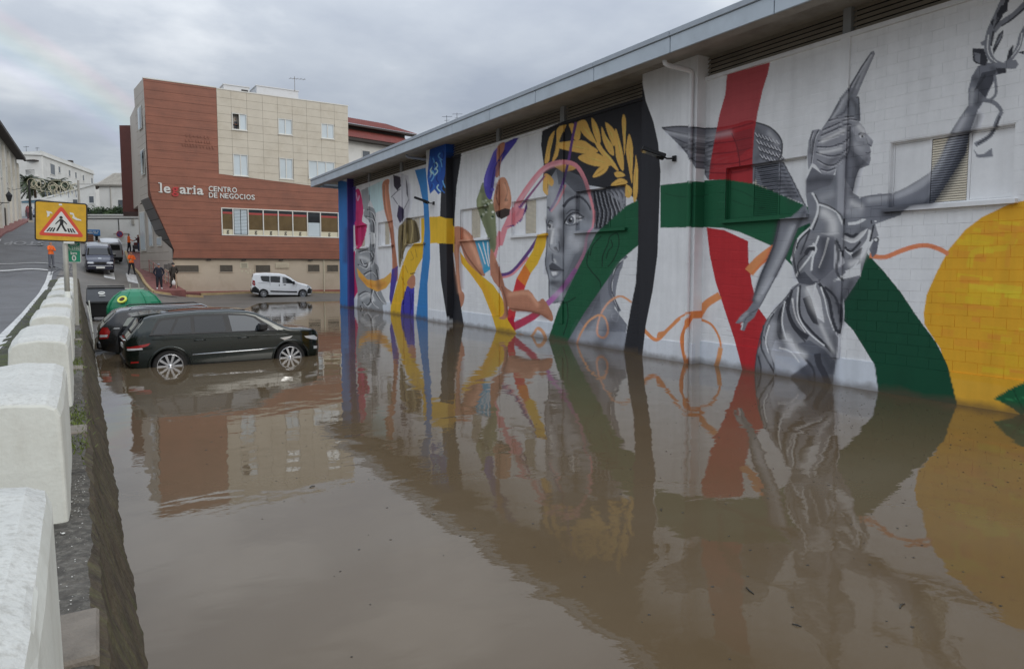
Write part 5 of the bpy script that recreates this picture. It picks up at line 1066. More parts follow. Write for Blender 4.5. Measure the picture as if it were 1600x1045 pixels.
# handrail up the ramp
hr = thing('handrail', 'pinkish red metal handrail beside the ramp at the office block', 'handrail', (3.9, 56, 1.0))
M_HR = mat('rail_paint', rgb(176, 118, 108), .5, var=.1)
pth = [(4.15,53.4),(3.95,55.0),(3.75,56.6),(3.55,58.2),(3.35,59.8)]
def hz(x, y): return float(zlow(np.interp(y, [p[1] for p in kl], [p[0] for p in kl]), y)) + .13
O_ = Vector(hr.location)
for (x, y) in pth: s = MB(); s.tube([Vector((x, y, hz(x,y))) - O_, Vector((x, y, hz(x,y)+.98)) - O_], .028, 6); s.build('post', M_HR, hr)
for dz_ in (.98, .62, .3): s = MB(); s.tube([Vector((x, y, hz(x,y)+dz_)) - O_ for x, y in pth], .024, 6); s.build('rail', M_HR, hr)
hr2 = thing('handrail', 'cream handrail behind the two men at the foot of the ramp', 'handrail', (4.3, 53, .7)); O_ = Vector(hr2.location)
p2 = [(4.55,52.4),(4.3,53.6),(4.1,55.2)]
for (x, y) in p2: s = MB(); s.tube([Vector((x,y,hz(x,y))) - O_, Vector((x,y,hz(x,y)+1.0)) - O_], .03, 6); s.build('post', mat('rail_cream', rgb(196,168,140), .5, var=.05), hr2)
for dz_ in (1.0, .55): s = MB(); s.tube([Vector((x,y,hz(x,y)+dz_)) - O_ for x, y in p2], .028, 6); s.build('rail', MATS['rail_cream'], hr2)
# ================================================================ the town behind
M_CREAMW = mat('cream_render', rgb(204, 201, 191), .9, var=.06, vscale=.25, dirt=rgb(150,144,128), dscale=.35, damt=.55)
M_WHITEW = mat('white_render', rgb(214, 214, 210), .9, var=.05, vscale=.3, dirt=rgb(172,170,164), dscale=.4, damt=.4)
M_GREYRF = mat('grey_tile_roof', rgb(164, 160, 152), .9, var=.2, vscale=1.5)
M_ROOFD = mat('dark_eaves', rgb(62, 56, 52), .8, var=.1)
M_TILE = mat('red_clay_tile', rgb(112, 50, 41), .8, var=.25, vscale=2.2, dirt=rgb(84,46,40), dscale=1.2, damt=.6)
M_WGL = mat('far_window_glass', rgb(86, 92, 98), .1, var=.2, vscale=.5, spec=.8)
M_IRON = mat('iron', rgb(44, 44, 46), .6, .3, var=.1)
def frame_of(p0, p1):
    """local frame along the foot of a wall: origin p0, x towards p1"""
    a, c = Vector((p0[0], p0[1], 0)), Vector((p1[0], p1[1], 0)); return a, math.atan2(c.y-a.y, c.x-a.x), (c-a).length
def far_window(par, x0, x1, z0, z1, m=None, bal=False, fr=.08):
    mb = MB(); frame(mb, x0, x1, z0, z1, fr, -.05, .02); w_ = mb.build('window', m or M_ALU, par)
    s = MB(); s.box((x0+fr, -.02, z0+fr), (x1-fr, -.005, z1-fr)); s.build('pane', M_WGL, w_)
    s = MB(); s.box((x0-.08, -.12, z0-.08), (x1+.08, 0, z0-.002)); s.build('sill', m or M_ALU, w_)
# long cream warehouse up the street
wh = thing('warehouse', 'tall cream warehouse with ribbed buttresses along the uphill street', 'building', (-8.3, 52, 0), PI/2)
s = MB(); s.box((0, .02, 0), (55, 14, 15.9)); s.build('wall', M_CREAMW, wh)
for k in range(11):
    x = 3.2 + k*5.1; s = MB(); s.box((x, -.2, 0), (x+.9, .018, 14.9)); s.prism([(0,14.9),(.9,14.9),(.9,15.3),(0,15.3)], (0,.2,0), o=(x,-.18,0)); s.build('buttress', M_CREAMW, wh)
s = MB(); s.box((-.5,-.9,15.9),(55.6,14.5,16.15)); s.box((-.5,-.95,15.75),(55.6,-.7,15.9)); s.build('roof_eaves', M_ROOFD, wh)
for k in range(10):
    x = 5.4 + k*5.1; far_window(wh, x, x+1.3, 11.6, 13.4)
for x in (27.6, 38.2, 49.2): 
    s = MB(); s.box((x,-.06,4.5),(x+1.1,.0,8.6 if x > 30 else 6.9)); s.build('door', M_ROOFD, wh)
s = MB(); s.box((44,4,15.9),(46,6,18.2)); s.build('chimney', M_ROOFD, wh)
# street lantern on the warehouse
lp = at(8, 311, 68)
ln = thing('wall_lantern', 'black lantern on a bracket fixed to the cream warehouse', 'lantern', (-8.3+.0, float(lp[1]), 0))
zL = float(at(18, 305, 68)[2]); 
s = MB(); s.tube([(.0,0,zL-.75),(.7,0,zL-.75),(1.0,0,zL-.7)], .035, 6); s.tube([(.0,0,zL-1.2),(.5,0,zL-.76)], .02, 5); s.build('bracket', M_IRON, ln)
s = MB(); s.lathe([(.05,-.62),(.15,-.55),(.27,-.02),(.30,0),(.10,.28),(.04,.36),(.03,.46)], 6, (1.0,0,zL)); s.build('lantern_head', M_IRON, ln)
s = MB(); s.lathe([(.14,-.5),(.24,-.06)], 6, (1.004,0.0,zL)); s.build('glass', M_GLASSB, ln)
# left pavement
V = []
for y in np.arange(52, 112, 2.0): 
    z = float(zupp(-7.2, y)); V += [(-8.4, y, z+.16), (-7.2, y, z+.15), (-7.18, y, z-.05)]
n = len(V)//3
tag(new_mesh('uphill_pavement', V, [(3*i+j, 3*i+j+1, 3*i+j+4, 3*i+j+3) for i in range(n-1) for j in range(2)], M_PAVR), kind='structure')
# apartment block on the hill
c0, c1, c2 = at(67, 300, 150), at(147, 300, 181), at(20, 300, 152)
zt = float(at(67, 243, 150)[2])
a, rz, L1 = frame_of(c0, c1)
ap = thing('apartment_block', 'white apartment block with corner balcony on the hill', 'building', (a.x, a.y, 0), rz)
s = MB(); s.box((0, 0, 5), (L1, 14, zt)); s.build('wall', M_WHITEW, ap)
s = MB(); s.box((-.3,-.3,zt),(L1+.3,14,zt+.25)); s.box((-.1,-.1,zt+.25),(L1+.1,.1,zt+1.0)); s.build('parapet', M_WHITEW, ap)
for k in range(3):
    z1 = zt - 1.0 - k*3.1
    for i, x in enumerate((4.5, 9.0, 15, 19, 24, 30, 36, 41, 46, 51)):
        if x + 1.5 > L1: continue
        far_window(ap, x, x + (2.6 if i == 0 else 1.2), z1-(2.4 if i == 0 else 1.5), z1, M_WHITEW)
for x in (20, 33, 42, 50):
    if x < L1: s = MB(); s.box((x,.8,zt+.25),(x+.9,1.8,zt+1.9)); s.build('chimney', M_ROOFD, ap)
al, rl, L2 = frame_of(c2, c0)
q = bpy.data.objects.new('front_wing', None); COL.objects.link(q); q.parent = ap; q.matrix_parent_inverse = ap.matrix_basis.inverted(); q.location = (al.x, al.y, 0); q.rotation_euler = (0,0,rl)
s = MB(); s.box((0,0,5),(L2-.02,.4,zt-.05)); s.build('wall', M_WHITEW, q)
s = MB(); s.box((-.3,-.3,zt-.05),(L2+.1,.3,zt+.2)); s.box((0,-.05,zt+.2),(L2,.1,zt+.95)); s.build('parapet', M_WHITEW, q)
bx0, bx1 = L2-4.4, L2-.4
for k in range(2):
    z = zt - 4.6 - k*3.3
    s = MB(); s.box((bx0,-1.5,z),(bx1,0,z+.35)); s.build('balcony_slab', M_WHITEW, q)
    s = MB(); [s.tube([(x,-1.45,z+.35),(x,-1.45,z+1.35)], .03, 4) for x in np.arange(bx0, bx1+.01, .25)]; s.tube([(bx0,-1.45,z+1.35),(bx1,-1.45,z+1.35)], .04, 5); s.build('balcony_rail', M_IRON, q)
    s = MB(); s.box((bx0+.8,-.04,z+.35),(bx0+2.0,0,z+2.5)); s.box((bx0+2.3,-.04,z+.35),(bx0+2.9,0,z+2.5)); s.build('balcony_door', M_WGL, q)
s = MB(); s.box((bx0,-1.4,zt-1.3),(bx1,0,zt-1.05)); s.build('awning', M_ROOFD, q)
s = MB(); s.tube([(2,2,zt),(2,2,zt+2.6)], .05, 4); s.tube([(1.2,2,zt+2.4),(2.8,2,zt+2.4)], .04, 4); s.tube([(5,2,zt),(5,2,zt+2.2)], .05, 4); s.tube([(4.5,2,zt+2.0),(5.6,2,zt+2.0)], .04, 4); s.build('aerials', M_IRON, q)
# white houses stepping down the hill
def block_house(name, label, pa, pb, dep, y_top, thick=10, base=0.0, slope=0.0, cat='house'):
    a, rz, L_ = frame_of(at(pa, 340, dep), at(pb, 340, dep)); z = float(at(pa, y_top, dep)[2]); o = thing(name, label, cat, (a.x, a.y, 0), rz)
    s = MB(); s.prism([(0,base),(L_,base),(L_,z+slope),(0,z)], (0,thick,0)); s.build('wall', M_WHITEW, o)
    s = MB(); s.prism([(-.2,z),(L_+.2,z+slope),(L_+.2,z+slope+.25),(-.2,z+.25)], (0,thick+.4,0), o=(0,-.2,0)); s.build('coping', M_WHITEW, o)
    return o, L_, z
h1, L_, z = block_house('white_house', 'long white house with a rising roofline below the apartment block', 52, 151, 110, 317, base=2, slope=2.9)
for x in np.arange(1.2, L_-1, 2.6): far_window(h1, x, x+.9, z-1.9+x*.2, z-.7+x*.2, M_WHITEW)
h2, L_, z = block_house('white_house', 'low white house with blue banner under the palms', 33, 64, 104, 315, base=2, slope=.3)
s = MB(); s.box((.3,-.08,z-.2),(L_-.2,-.03,z+.3)); s.build('banner', mat('blue_banner', rgb(96,132,150), .7, var=.3, vscale=1.5), h2); far_window(h2, .6, 1.8, z-3.2, z-1.2)
# gable house
a, rz, L_ = frame_of(at(156, 320, 92), at(206, 320, 92)); g0 = float(at(156, 288, 92)[2]); g1 = float(at(160, 269.5, 95)[2])
gh = thing('gable_house', 'white gabled house with pale tiled roof behind the hedge', 'house', (a.x, a.y, 0), rz)
s = MB(); s.box((0,0,1),(L_,7.9,g0)); s.prism([(0,g0),(7.9,g0),(3.95,g1-.1)], (L_,0,0), U=(0,1,0)); s.build('wall', M_WHITEW, gh)
s = MB(); s.add([(-.4,-.35,g0-.12),(L_+.3,-.35,g0-.12),(L_+.3,3.95,g1),(-.4,3.95,g1),(-.4,8.25,g0-.12),(L_+.3,8.25,g0-.12)], [(0,1,2,3),(3,2,5,4)]); rf = s.build('roof', M_GREYRF, gh); rf.modifiers.new('t','SOLIDIFY').thickness = .18
V = []; k = 0; tl = MB()
for i in range(int(L_/.26)): tl.tube([(i*.26,-.36,g0-.09),(i*.26,3.9,g1+.03)], .06, 5)
tl.build('tile_ridges', M_GREYRF, rf)
s = MB(); s.prism([(-.4,g0-.3),(3.95,g1-.15),(3.95,g1-.45),(-.3,g0-.7)], (-.25,0,0), o=(-.02,0,0), U=(0,1,0)); s.build('gable_board', M_ROOFD, gh)
s = MB(); s.tube([(1.5,-.06,1),(1.5,-.06,g0-.2)], .06, 6); s.build('drain_pipe', M_GREYRF, gh); far_window(gh, L_-1.9, L_-.7, g0-3.6, g0-2.0, M_WHITEW)
# white yard wall with no-parking sign, hedge above
a, rz, L_ = frame_of(at(120, 380, 76), at(226, 380, 76)); z = float(at(160, 337, 76)[2]); zb = 2.5
yw = thing('yard_building', 'low white yard building behind the silver van', 'building', (a.x, a.y, 0), rz)
s = MB(); s.box((0,0,zb),(L_,6,z)); s.build('wall', M_WHITEW, yw); s = MB(); s.box((-.1,-.12,z),(L_+.1,6,z+.14)); s.build('coping', M_WHITEW, yw)
s = MB(); s.tube([(.2,-.05,z-.35),(L_*.62,-.05,z-.32),(L_,-.05,z-.28)], .035, 5); s.tube([(L_*.63,-.05,z-.34),(L_*.635,-.05,z-2.2)], .04, 5); s.build('cable', M_IRON, yw)
s = MB(); s.box((L_*.83,-.2,z-1.0),(L_*.86,0,z-.4)); s.build('meter_box', M_GREYRF, yw); s = MB(); s.box((L_*.55,-.03,z-2.05),(L_*.78,0,z-1.92)); s.build('wall_lettering', M_GREYRF, yw)
sg = MB(); sg.lathe([(0,-.02),(.36,-.02),(.36,.02),(0,.02)], 24, (0,0,0), 'Y')
ns = thing('no_parking_sign', 'round blue and red no parking sign on the white yard wall', 'sign', (0,0,0), rz); p_ = at(187, 366, 75.6); ns.location = p_
sg.build('disc', mat('sign_red', rgb(170,40,44), .4, var=.1), ns); s = MB(); s.lathe([(0,-.022),(.28,-.022),(.28,-.03),(0,-.03)], 24, (0,0,0), 'Y'); s.build('blue_field', mat('sign_blue', rgb(62,70,120), .4, var=.1), ns)
s = MB(); s.obox((0,-.034,0),(.7,0,-.7),(.7,0,.7),(0,1,0),.28,.035,.003); s.build('bar', MATS['sign_red'], ns)
def leaf_cloud(name, c, r, n, size, m, par, seed=1, flat=1.0):
    R = np.random.default_rng(seed); V = []; Fc = []
    cl_ = R.normal(0, .55, (max(6, n//60), 3))*np.array(r); cr_ = R.uniform(.25, .5, len(cl_))
    for i in range(n):
        k = R.integers(len(cl_)); p = np.array(c) + cl_[k] + R.normal(0, 1, 3)*cr_[k]*min(r)*.8; q = R.normal(0, 1, (2, 3)); q /= np.linalg.norm(q, axis=1)[:,None]; s_ = size*R.uniform(.6, 1.3); j = len(V)
        V += [p - q[0]*s_, p + q[1]*s_*.5, p + q[0]*s_, p - q[1]*s_*.5]; Fc.append((j, j+1, j+2, j+3))
    return new_mesh(name, V, Fc, m, par)
M_LEAF = mat('hedge_leaf', rgb(58, 78, 42), .6, var=.45, vscale=1.5)
M_LEAF2 = mat('hedge_leaf_dark', rgb(40, 58, 34), .6, var=.4, vscale=1.5)
M_BARK = mat('bark', rgb(84, 70, 56), .9, var=.2)
HB = ['shrub above the yard wall, next to the road sign', 'second shrub above the yard wall', 'third shrub above the yard wall, over the silver van', 'fourth shrub above the yard wall', 'shrub above the yard wall nearest the office block']
for i, px in enumerate((139, 153, 166, 180, 194)):
    p = at(px, 330, 78.5); t_ = thing('shrub', HB[i], 'shrub', (float(p[0]), float(p[1]), z-.6), 0, 'shrubs above the yard wall')
    leaf_cloud('foliage', (0,0,1.0 + .1*math.sin(i*2.1)), (.95,.6,.55), 1500, .12, M_LEAF if i % 2 else M_LEAF2, t_, i+3)
    s = MB(); [s.tube([(0,0,-.6),(.15*math.cos(k*2.1),.15*math.sin(k*2.1),.4),(.5*math.cos(k*2.1),.3*math.sin(k*2.1),1.0)], [.05,.035,.015], 5) for k in range(3)]; s.build('stem', M_BARK, t_)
# palms
def palm(px, py, dep, label, r=2.4, seed=0):
    p = at(px, py, dep); R = random.Random(seed); t_ = thing('palm_tree', label, 'palm tree', (float(p[0]), float(p[1]), float(p[2])), 0, 'palm trees up the hill')
    s = MB(); s.tube([(0,0,-7),(.1,0,-3.5),(0,0,0)], [.2,.17,.2], 8); s.build('trunk', M_BARK, t_); V = []; Fc = []
    for k in range(44):
        az = R.uniform(0, 2*PI); el = R.uniform(-.3, 1.2); L_ = r*R.uniform(.8, 1.15); pts = []
        for i in range(8):
            f = i/7; h = L_*f*math.cos(el)*1.0; zz_ = L_*f*math.sin(el) - 1.5*f*f*r*.4; pts.append(Vector((h*math.cos(az), h*math.sin(az), zz_)))
        sd_ = Vector((-math.sin(az), math.cos(az), 0))
        for i in range(1, 8):
            for sgn in (-1, 1):
                for e_ in (0, .5):
                    b_ = pts[i-1].lerp(pts[i], e_); tip = b_ + sd_*sgn*.6*(1 - .5*i/8) + (pts[i]-pts[i-1])*.9 + Vector((0,0,-.18)); j = len(V); dd = (pts[i]-pts[i-1])*.55; V += [b_, b_ + dd, tip]; Fc.append((j,j+1,j+2))
    new_mesh('crown', V, Fc, mat('palm_frond', rgb(58, 68, 42), .6, var=.35, vscale=1.2), t_)
palm(44, 285, 112, 'tall palm beside the corner balcony of the apartment block', 3.2, 1); palm(54, 291, 114, 'shorter palm in front of the corner balcony', 2.9, 2); palm(88, 288, 116, 'palm in front of the long side of the apartment block', 2.9, 3); palm(97, 290, 118, 'palm farthest along the apartment block', 2.4, 4)
# festive rings hung across the street
gl = thing('street_decoration', 'festive light rings hung across the street between two poles', 'decoration', tuple(map(float, at(83, 300, 84))))
O_ = Vector(gl.location); M_RING = mat('ring_tube', rgb(206, 200, 176), .5, var=.1)
def P84(x, y, d=84): return Vector(tuple(map(float, at(x, y, d)))) - O_
ex = (P84(100,290) - P84(60,290)).normalized()
for (x, y, r_) in ((49,285.5,6.5),(57,287,7),(64,287,6.5),(53,288,4.5),(60,288,4),(82,292,7),(83,293,4.5),(86,296,8),(101,290,5.5),(103,291,7),(95,297,6),(117,292,5)):
    c = P84(x, y); rr = r_*84/1067; s = MB(); s.tube([c + ex*rr*math.cos(a_) + Vector((0,0,rr*math.sin(a_))) for a_ in np.linspace(0, 2*PI, 22)], .035, 5, False); s.build('ring', M_RING, gl)
for pts in ([(76,282),(95,282),(95,290),(76,290)], [(108,300),(118,286),(123,292)], [(44,293),(70,299),(100,303),(122,292)], [(62,292),(66,300),(58,303)]): s = MB(); s.tube([P84(*p) for p in pts], .035, 5); s.build('light_frame', M_RING, gl)
for k in range(18):
    x = 70 + k*3; s = MB(); s.tube([P84(x, 297 + 2*math.sin(k)), P84(x+1.5, 306 + 3*math.sin(k*1.7))], .03, 4); s.build('light_drop', M_RING if k % 2 else mat('drop_blue', rgb(110,120,140), .5), gl)
s = MB(); s.tube([P84(0,290,72), P84(20,297,80), P84(46,292), P84(85,296), P84(122,288), P84(152,288,90)], .025, 4); s.build('wire', M_IRON, gl)
for (x, lab) in ((45.5, 'dark street pole at the uphill end of the festive rings'), (122.5, 'thin grey street pole holding the festive rings by the gabled house')):
    p = at(x, 290, 84); zg = float(zupp(p[0], p[1])); t_ = thing('street_pole', lab, 'pole', (float(p[0]), float(p[1]), zg)); hh = float(p[2]) - zg + .6
    s = MB(); s.tube([(0,0,-.3),(0,0,hh)], [.16,.11], 8); s.build('shaft', M_IRON if x < 60 else M_GREYRF, t_); s = MB(); s.box((-.25,-.25,-.3),(.25,.25,.25)); s.build('foot', M_GREYRF, t_)
# white house with red roof beyond the office block
a, rz, L_ = frame_of(at(520, 260, 66), at(668, 260, 74)); z0_, z1_ = float(at(545, 216, 67)[2]), float(at(545, 181, 72)[2])
rh = thing('tiled_house', 'white house with red clay tile roof behind the office block', 'house', (a.x, a.y, 0), rz)
s = MB(); s.box((0,0,0),(L_,9,z0_)); s.build('wall', M_WHITEW, rh)
def tiled(name, x0, x1, y0, y1, zA, zB, hip=0.0):
    n = int((x1-x0)/.055); xs = np.linspace(x0, x1, n); rows = np.linspace(0, 1, 9); V = []
    for f in rows:
        for x in xs:
            xx = x - (x - x0)*0 if x < x1 - 1e-6 else x; lim = x1 - hip*f; xx = min(x, lim); V.append((xx, y0 + (y1-y0)*f, zA + (zB-zA)*f + .06*abs(math.sin((x-x0)*PI/.22)) - .03*((f*8) % 1)))
    return new_mesh(name, V, [(j*n+i, j*n+i+1, (j+1)*n+i+1, (j+1)*n+i) for j in range(8) for i in range(n-1)], M_TILE, rh, True)
zm = z0_ + (z1_-z0_)*.42
tiled('lower_roof', -.3, L_-1.2, -.7, 1.9, z0_+.05, zm, .8); tiled('upper_roof', -.3, L_-.3, 1.3, 5.0, zm+.45, z1_, 1.6)
s = MB(); s.box((-.2,1.95,z0_),(L_-1.5,2.1,zm+.5)); s.box((-.3,1.2,zm+.25),(L_-.5,1.95,zm+.42)); s.build('clerestory', M_ROOFD, rh); s = MB(); s.box((-.3,-.75,z0_-.22),(L_-1.1,-.1,z0_+.02)); s.build('eaves', M_ROOFD, rh)
p = at(556, 234, 67); s = MB(); far_window(rh, 3.2, 4.2, z0_-2.6, z0_-.9, M_WHITEW)
xl = 5.6; s = MB(); s.lathe([(.04,-.3),(.14,-.2),(.2,.15),(.06,.35)], 6, (xl,-.3,z0_-1.0)); s.tube([(xl,0,z0_-.6),(xl,-.3,z0_-.65)], .03, 5); s.build('lantern', M_IRON, rh)
s = MB(); [s.tube([(x,-.1,z0_-4.2),(x,-.1,z0_-3.0)], .02, 4) for x in np.arange(2.5, 8.5, .3)]; s.tube([(2.5,-.1,z0_-3.0),(8.5,-.1,z0_-3.0)], .03, 4); s.build('terrace_rail', M_IRON, rh)
# aerials on the ridge of the hall roof's far side
for (x, y, lab) in ((714, 178, 'thin rooftop aerial to the right above the hall roof edge'), (698, 182, 'short rooftop aerial to the left above the hall roof edge')):
    p = at(x, y, 40); t_ = thing('roof_aerial', lab, 'aerial', (float(p[0]), float(p[1]), 7.62)); s = MB(); hh = float(p[2])-7.62+.05; s.tube([(0,0,0),(0,0,hh)], .013, 5); s.tube([(-.25,.1,hh-.08),(.3,-.1,hh-.05)], .01, 4); s.tube([(-.12,.05,hh-.3),(.16,-.06,hh-.26)], .009, 4); s.build('mast', M_IRON, t_)
# ================================================================ vehicles
M_TYRE = mat('tyre_rubber', rgb(38, 37, 36), .85, var=.15, vscale=12)
M_RIM = mat('alloy_rim', rgb(196, 198, 202), .22, .75, var=.04)
M_RIMD = mat('rim_recess', rgb(40, 40, 42), .5, .4, var=.05)
M_CGL = mat('car_glass', rgb(36, 42, 46), .03, var=.0, spec=.6)
M_CGLT = mat('tinted_car_glass', rgb(18, 20, 22), .03, var=0, spec=.7)
M_TRIM = mat('black_trim', rgb(26, 26, 27), .45, var=.05)
M_CHROME = mat('chrome', rgb(200, 202, 204), .12, .9, var=0)
M_LRED = mat('lamp_red', rgb(150, 22, 24), .15, var=.05, spec=.8, coat=.5)
M_LCLR = mat('lamp_clear', rgb(206, 210, 214), .1, .2, var=.05, spec=.9, coat=.5)
M_PLATE = mat('number_plate', rgb(220, 220, 214), .4, var=.03)
for m_, io in ((M_CGL, 2.0), (M_CGLT, 1.55)): m_.node_tree.nodes['Principled BSDF'].inputs['IOR'].default_value = io
def itp(x, pts): return float(np.interp(x, [p[0] for p in pts], [p[1] for p in pts]))
class Car:
    """car body from its side outline, plan outline and side section; local x forward, y left, z up, ground at 0"""
    def __init__(s, name, label, cat, paint, top, bot, plan, belt, tumble, length, rnd=.07, crown=.05, cell=.05, axles=(), wr=.36):
        s.T = thing(name, label, cat); s.top, s.bot, s.plan, s.belt, s.tb, s.L = top, bot, plan, belt, tumble, length; s.paint = paint; s.rnd = rnd; s.crown = crown
        xs = sorted(set(np.round(np.r_[np.arange(0, length + .001, cell), [p[0] for p in top], [.015, .04, .08, length-.015, length-.04, length-.08]], 3))); xs = [x for x in xs if 0 <= x <= length]
        V = []; ns = 13; secs = []
        for x in xs:
            zb, zt = itp(x, bot), itp(x, top); r_ = min(rnd, (zt-zb)*.3); side = []
            for k in range(ns):
                z = zb + (zt - r_ - zb)*k/(ns-1); side.append((s.W(x, z), z))
            w0 = side[-1][0]
            for a in (25, 50, 75): a_ = math.radians(a); side.append((w0 - r_*(1-math.cos(a_))*1.1, zt - r_ + r_*math.sin(a_)))
            w1 = side[-1][0]
            for f in (.72, .4, 0): side.append((w1*f, zt + crown*(1-f*f)*min(1, w1)))
            full = [(x, -w, z) for w, z in side] + [(x, w, z) for w, z in side[-2::-1]]; secs.append(full)
        n = len(secs[0]); V = [p for q in secs for p in q]
        Fc = [(j*n+i, j*n+i+1, (j+1)*n+i+1, (j+1)*n+i) for j in range(len(xs)-1) for i in range(n-1)] + [(j*n, (j+1)*n, (j+1)*n+n-1, j*n+n-1) for j in range(len(xs)-1)]
        Fc += [tuple(range(n)), tuple((len(xs)-1)*n+i for i in range(n))[::-1]]
        o = MB().add(V, Fc).build('body', paint, s.T, True)
        cut_ = None
        for ax in axles:
            for sd in (-1, 1):
                c = MB(); c.lathe([(0,-.6),(wr*1.17,-.6),(wr*1.17,.6),(0,.6)], 40, (ax, sd*(s.W(ax, wr)+.35), wr*1.0), 'Y'); cc = c.build('cutter', M_TRIM)
                b = o.modifiers.new('arch', 'BOOLEAN'); b.object = cc; b.operation = 'DIFFERENCE'; b.solver = 'EXACT'; cut_ = (cut_ or []) + [cc]
        if cut_:
            dg = bpy.context.evaluated_depsgraph_get(); me = bpy.data.meshes.new_from_object(o.evaluated_get(dg)); o.modifiers.clear(); o.data = me; me.materials.clear(); me.materials.append(paint)
            for c in cut_: bpy.data.objects.remove(c)
            mdl = o.data; 
        try: o.data.set_sharp_from_angle(angle=math.radians(32))
        except Exception: pass
        s.body = o
        # dark hollow behind the wheels
        for ax in axles:
            for sd in (-1, 1):
                c = MB(); w_ = s.W(ax, wr); c.lathe([(wr*1.2, 0), (wr*1.2, -.3), (0, -.32)], 28, (ax, 0, wr), 'Y', (-.15, PI+.15)); 
                for i, p in enumerate(c.v): c.v[i] = (p[0], sd*(w_ - .012 + p[1]), p[2])
                c.build('wheel_arch', M_TRIM, s.T)
    def W(s, x, z):
        w = itp(x, s.plan); bz = itp(x, s.belt); zt = itp(x, s.top); zb = itp(x, s.bot)
        if z > bz: return w - (z - bz)*s.tb - .012
        f = (bz - z)/max(bz - zb, .05); return w - .012*(1-f)**4 - .05*max(0, f-.55)**2/.2 - .015*math.cos(min(1, f*1.6)*PI/2)**6
    def patch(s, name, poly, m, side=-1, off=.006, par=None, n=10):
        """sheet following the body side inside an outline given in (x, z)"""
        bm = bmesh.new(); vs = [bm.verts.new((p[0], 0, p[1])) for p in poly]; bm.faces.new(vs)
        x0, x1 = min(p[0] for p in poly), max(p[0] for p in poly); z0, z1 = min(p[1] for p in poly), max(p[1] for p in poly)
        for k in range(1, n): 
            x = x0 + (x1-x0)*k/n; bmesh.ops.bisect_plane(bm, geom=bm.verts[:]+bm.edges[:]+bm.faces[:], plane_co=(x,0,0), plane_no=(1,0,0))
        for k in range(1, 6):
            z = z0 + (z1-z0)*k/6; bmesh.ops.bisect_plane(bm, geom=bm.verts[:]+bm.edges[:]+bm.faces[:], plane_co=(0,0,z), plane_no=(0,0,1))
        for v in bm.verts: v.co.y = side*(s.W(v.co.x, v.co.z) + off)
        me = bpy.data.meshes.new(name); bm.to_mesh(me); bm.free(); me.materials.append(m); me.polygons.foreach_set('use_smooth', [True]*len(me.polygons))
        o = bpy.data.objects.new(name, me); COL.objects.link(o); o.parent = par or s.T
        return o
    def strake(s, name, pts, r, m, side=-1, off=.004, par=None, flat=1.0):
        b = MB(); b.tube([(x, side*(s.W(x, z)+off), z) for x, z in pts], r, 6); return b.build(name, m, par or s.T, True)
    def over(s, name, x0, x1, wf, m, off=.006, par=None, n=8, inset=0.0):
        """sheet over the top surface between two stations (windscreen, rear window, sunroof)"""
        V = []; k = 7
        for i in range(n+1):
            x = x0 + (x1-x0)*i/n; zt = itp(x, s.top); r_ = s.rnd; w = (s.W(x, zt - r_) - .05)*wf; dx = (itp(x+.02, s.top) - itp(x-.02, s.top))/.04; nl = math.hypot(1, dx)
            for j in range(k+1):
                f = -1 + 2*j/k; V.append((x - dx/nl*off, f*w, zt + s.crown*(1-f*f*wf*wf)*min(1, w/wf) + off/nl))
        o = new_mesh(name, V, [(i*(k+1)+j, i*(k+1)+j+1, (i+1)*(k+1)+j+1, (i+1)*(k+1)+j) for i in range(n) for j in range(k)], m, par or s.T, True); o.modifiers.new('t','SOLIDIFY').thickness = .005; return o
    def wheel(s, ax, sd, r, rw, rim, spokes=10, wid=.24, split=True):
        w = bpy.data.objects.new('wheel', None); COL.objects.link(w); w.parent = s.T; w.location = (ax, sd*(s.W(ax, r) - .02), r); f = sd
        b = MB(); b.lathe([(rim*1.0, -.01), (rim*1.08, .0), (r*.97, -.01), (r, -.05), (r, -wid+.04), (r*.96, -wid), (rim, -wid)], 40, (0,0,0), 'Y'); b.v = [(p[0], p[1]*f, p[2]) for p in b.v]; b.build('tyre', M_TYRE, w, True)
        b = MB(); b.lathe([(rim*1.03, -.004), (rim*1.02, .008), (rim*.95, .0), (rim*.92, -.05), (rim*.9, -.13)], 40, (0,0,0), 'Y'); b.v = [(p[0], p[1]*f, p[2]) for p in b.v]; b.build('rim', M_RIM, w, True)
        b = MB(); b.lathe([(0, -.1), (rim*.92, -.1)], 30, (0,0,0), 'Y'); b.v = [(p[0], p[1]*f, p[2]) for p in b.v]; b.build('brake_disc', M_RIMD, w)
        b = MB()
        for k in range(spokes):
            a = 2*PI*k/spokes; da = 2*PI/spokes
            for (o1, o2, w1, w2) in (((-.10, -.27, .028, .034), (.10, .27, .028, .034)) if split else ((0, 0, .042, .058),)):
                p0 = (rim*.16*math.cos(a+o1*da), rim*.16*math.sin(a+o1*da)); p1 = (rim*.95*math.cos(a+o2*da), rim*.95*math.sin(a+o2*da)); d = Vector((p1[0]-p0[0], p1[1]-p0[1])); nn_ = Vector((-d.y, d.x)).normalized(); q = []
                for (P_, ww, yy) in ((p0, w1, -.012), (p1, w2, -.006)):
                    for sg_ in (-1, 1): q += [(P_[0]+nn_.x*ww*sg_/2, yy*f, P_[1]+nn_.y*ww*sg_/2), (P_[0]+nn_.x*ww*sg_/2, (yy-.045)*f, P_[1]+nn_.y*ww*sg_/2)]
                b.add(q, [(0,4,6,2),(0,1,5,4),(2,6,7,3),(1,3,7,5)])
        b.build('spoke', M_RIM, w); b = MB(); b.lathe([(0,.0),(rim*.14,-.002),(rim*.22,-.02),(rim*.22,-.06)], 20, (0,0,0), 'Y'); b.v = [(p[0], p[1]*f, p[2]) for p in b.v]; b.build('hub', M_RIM, w, True)
        return w
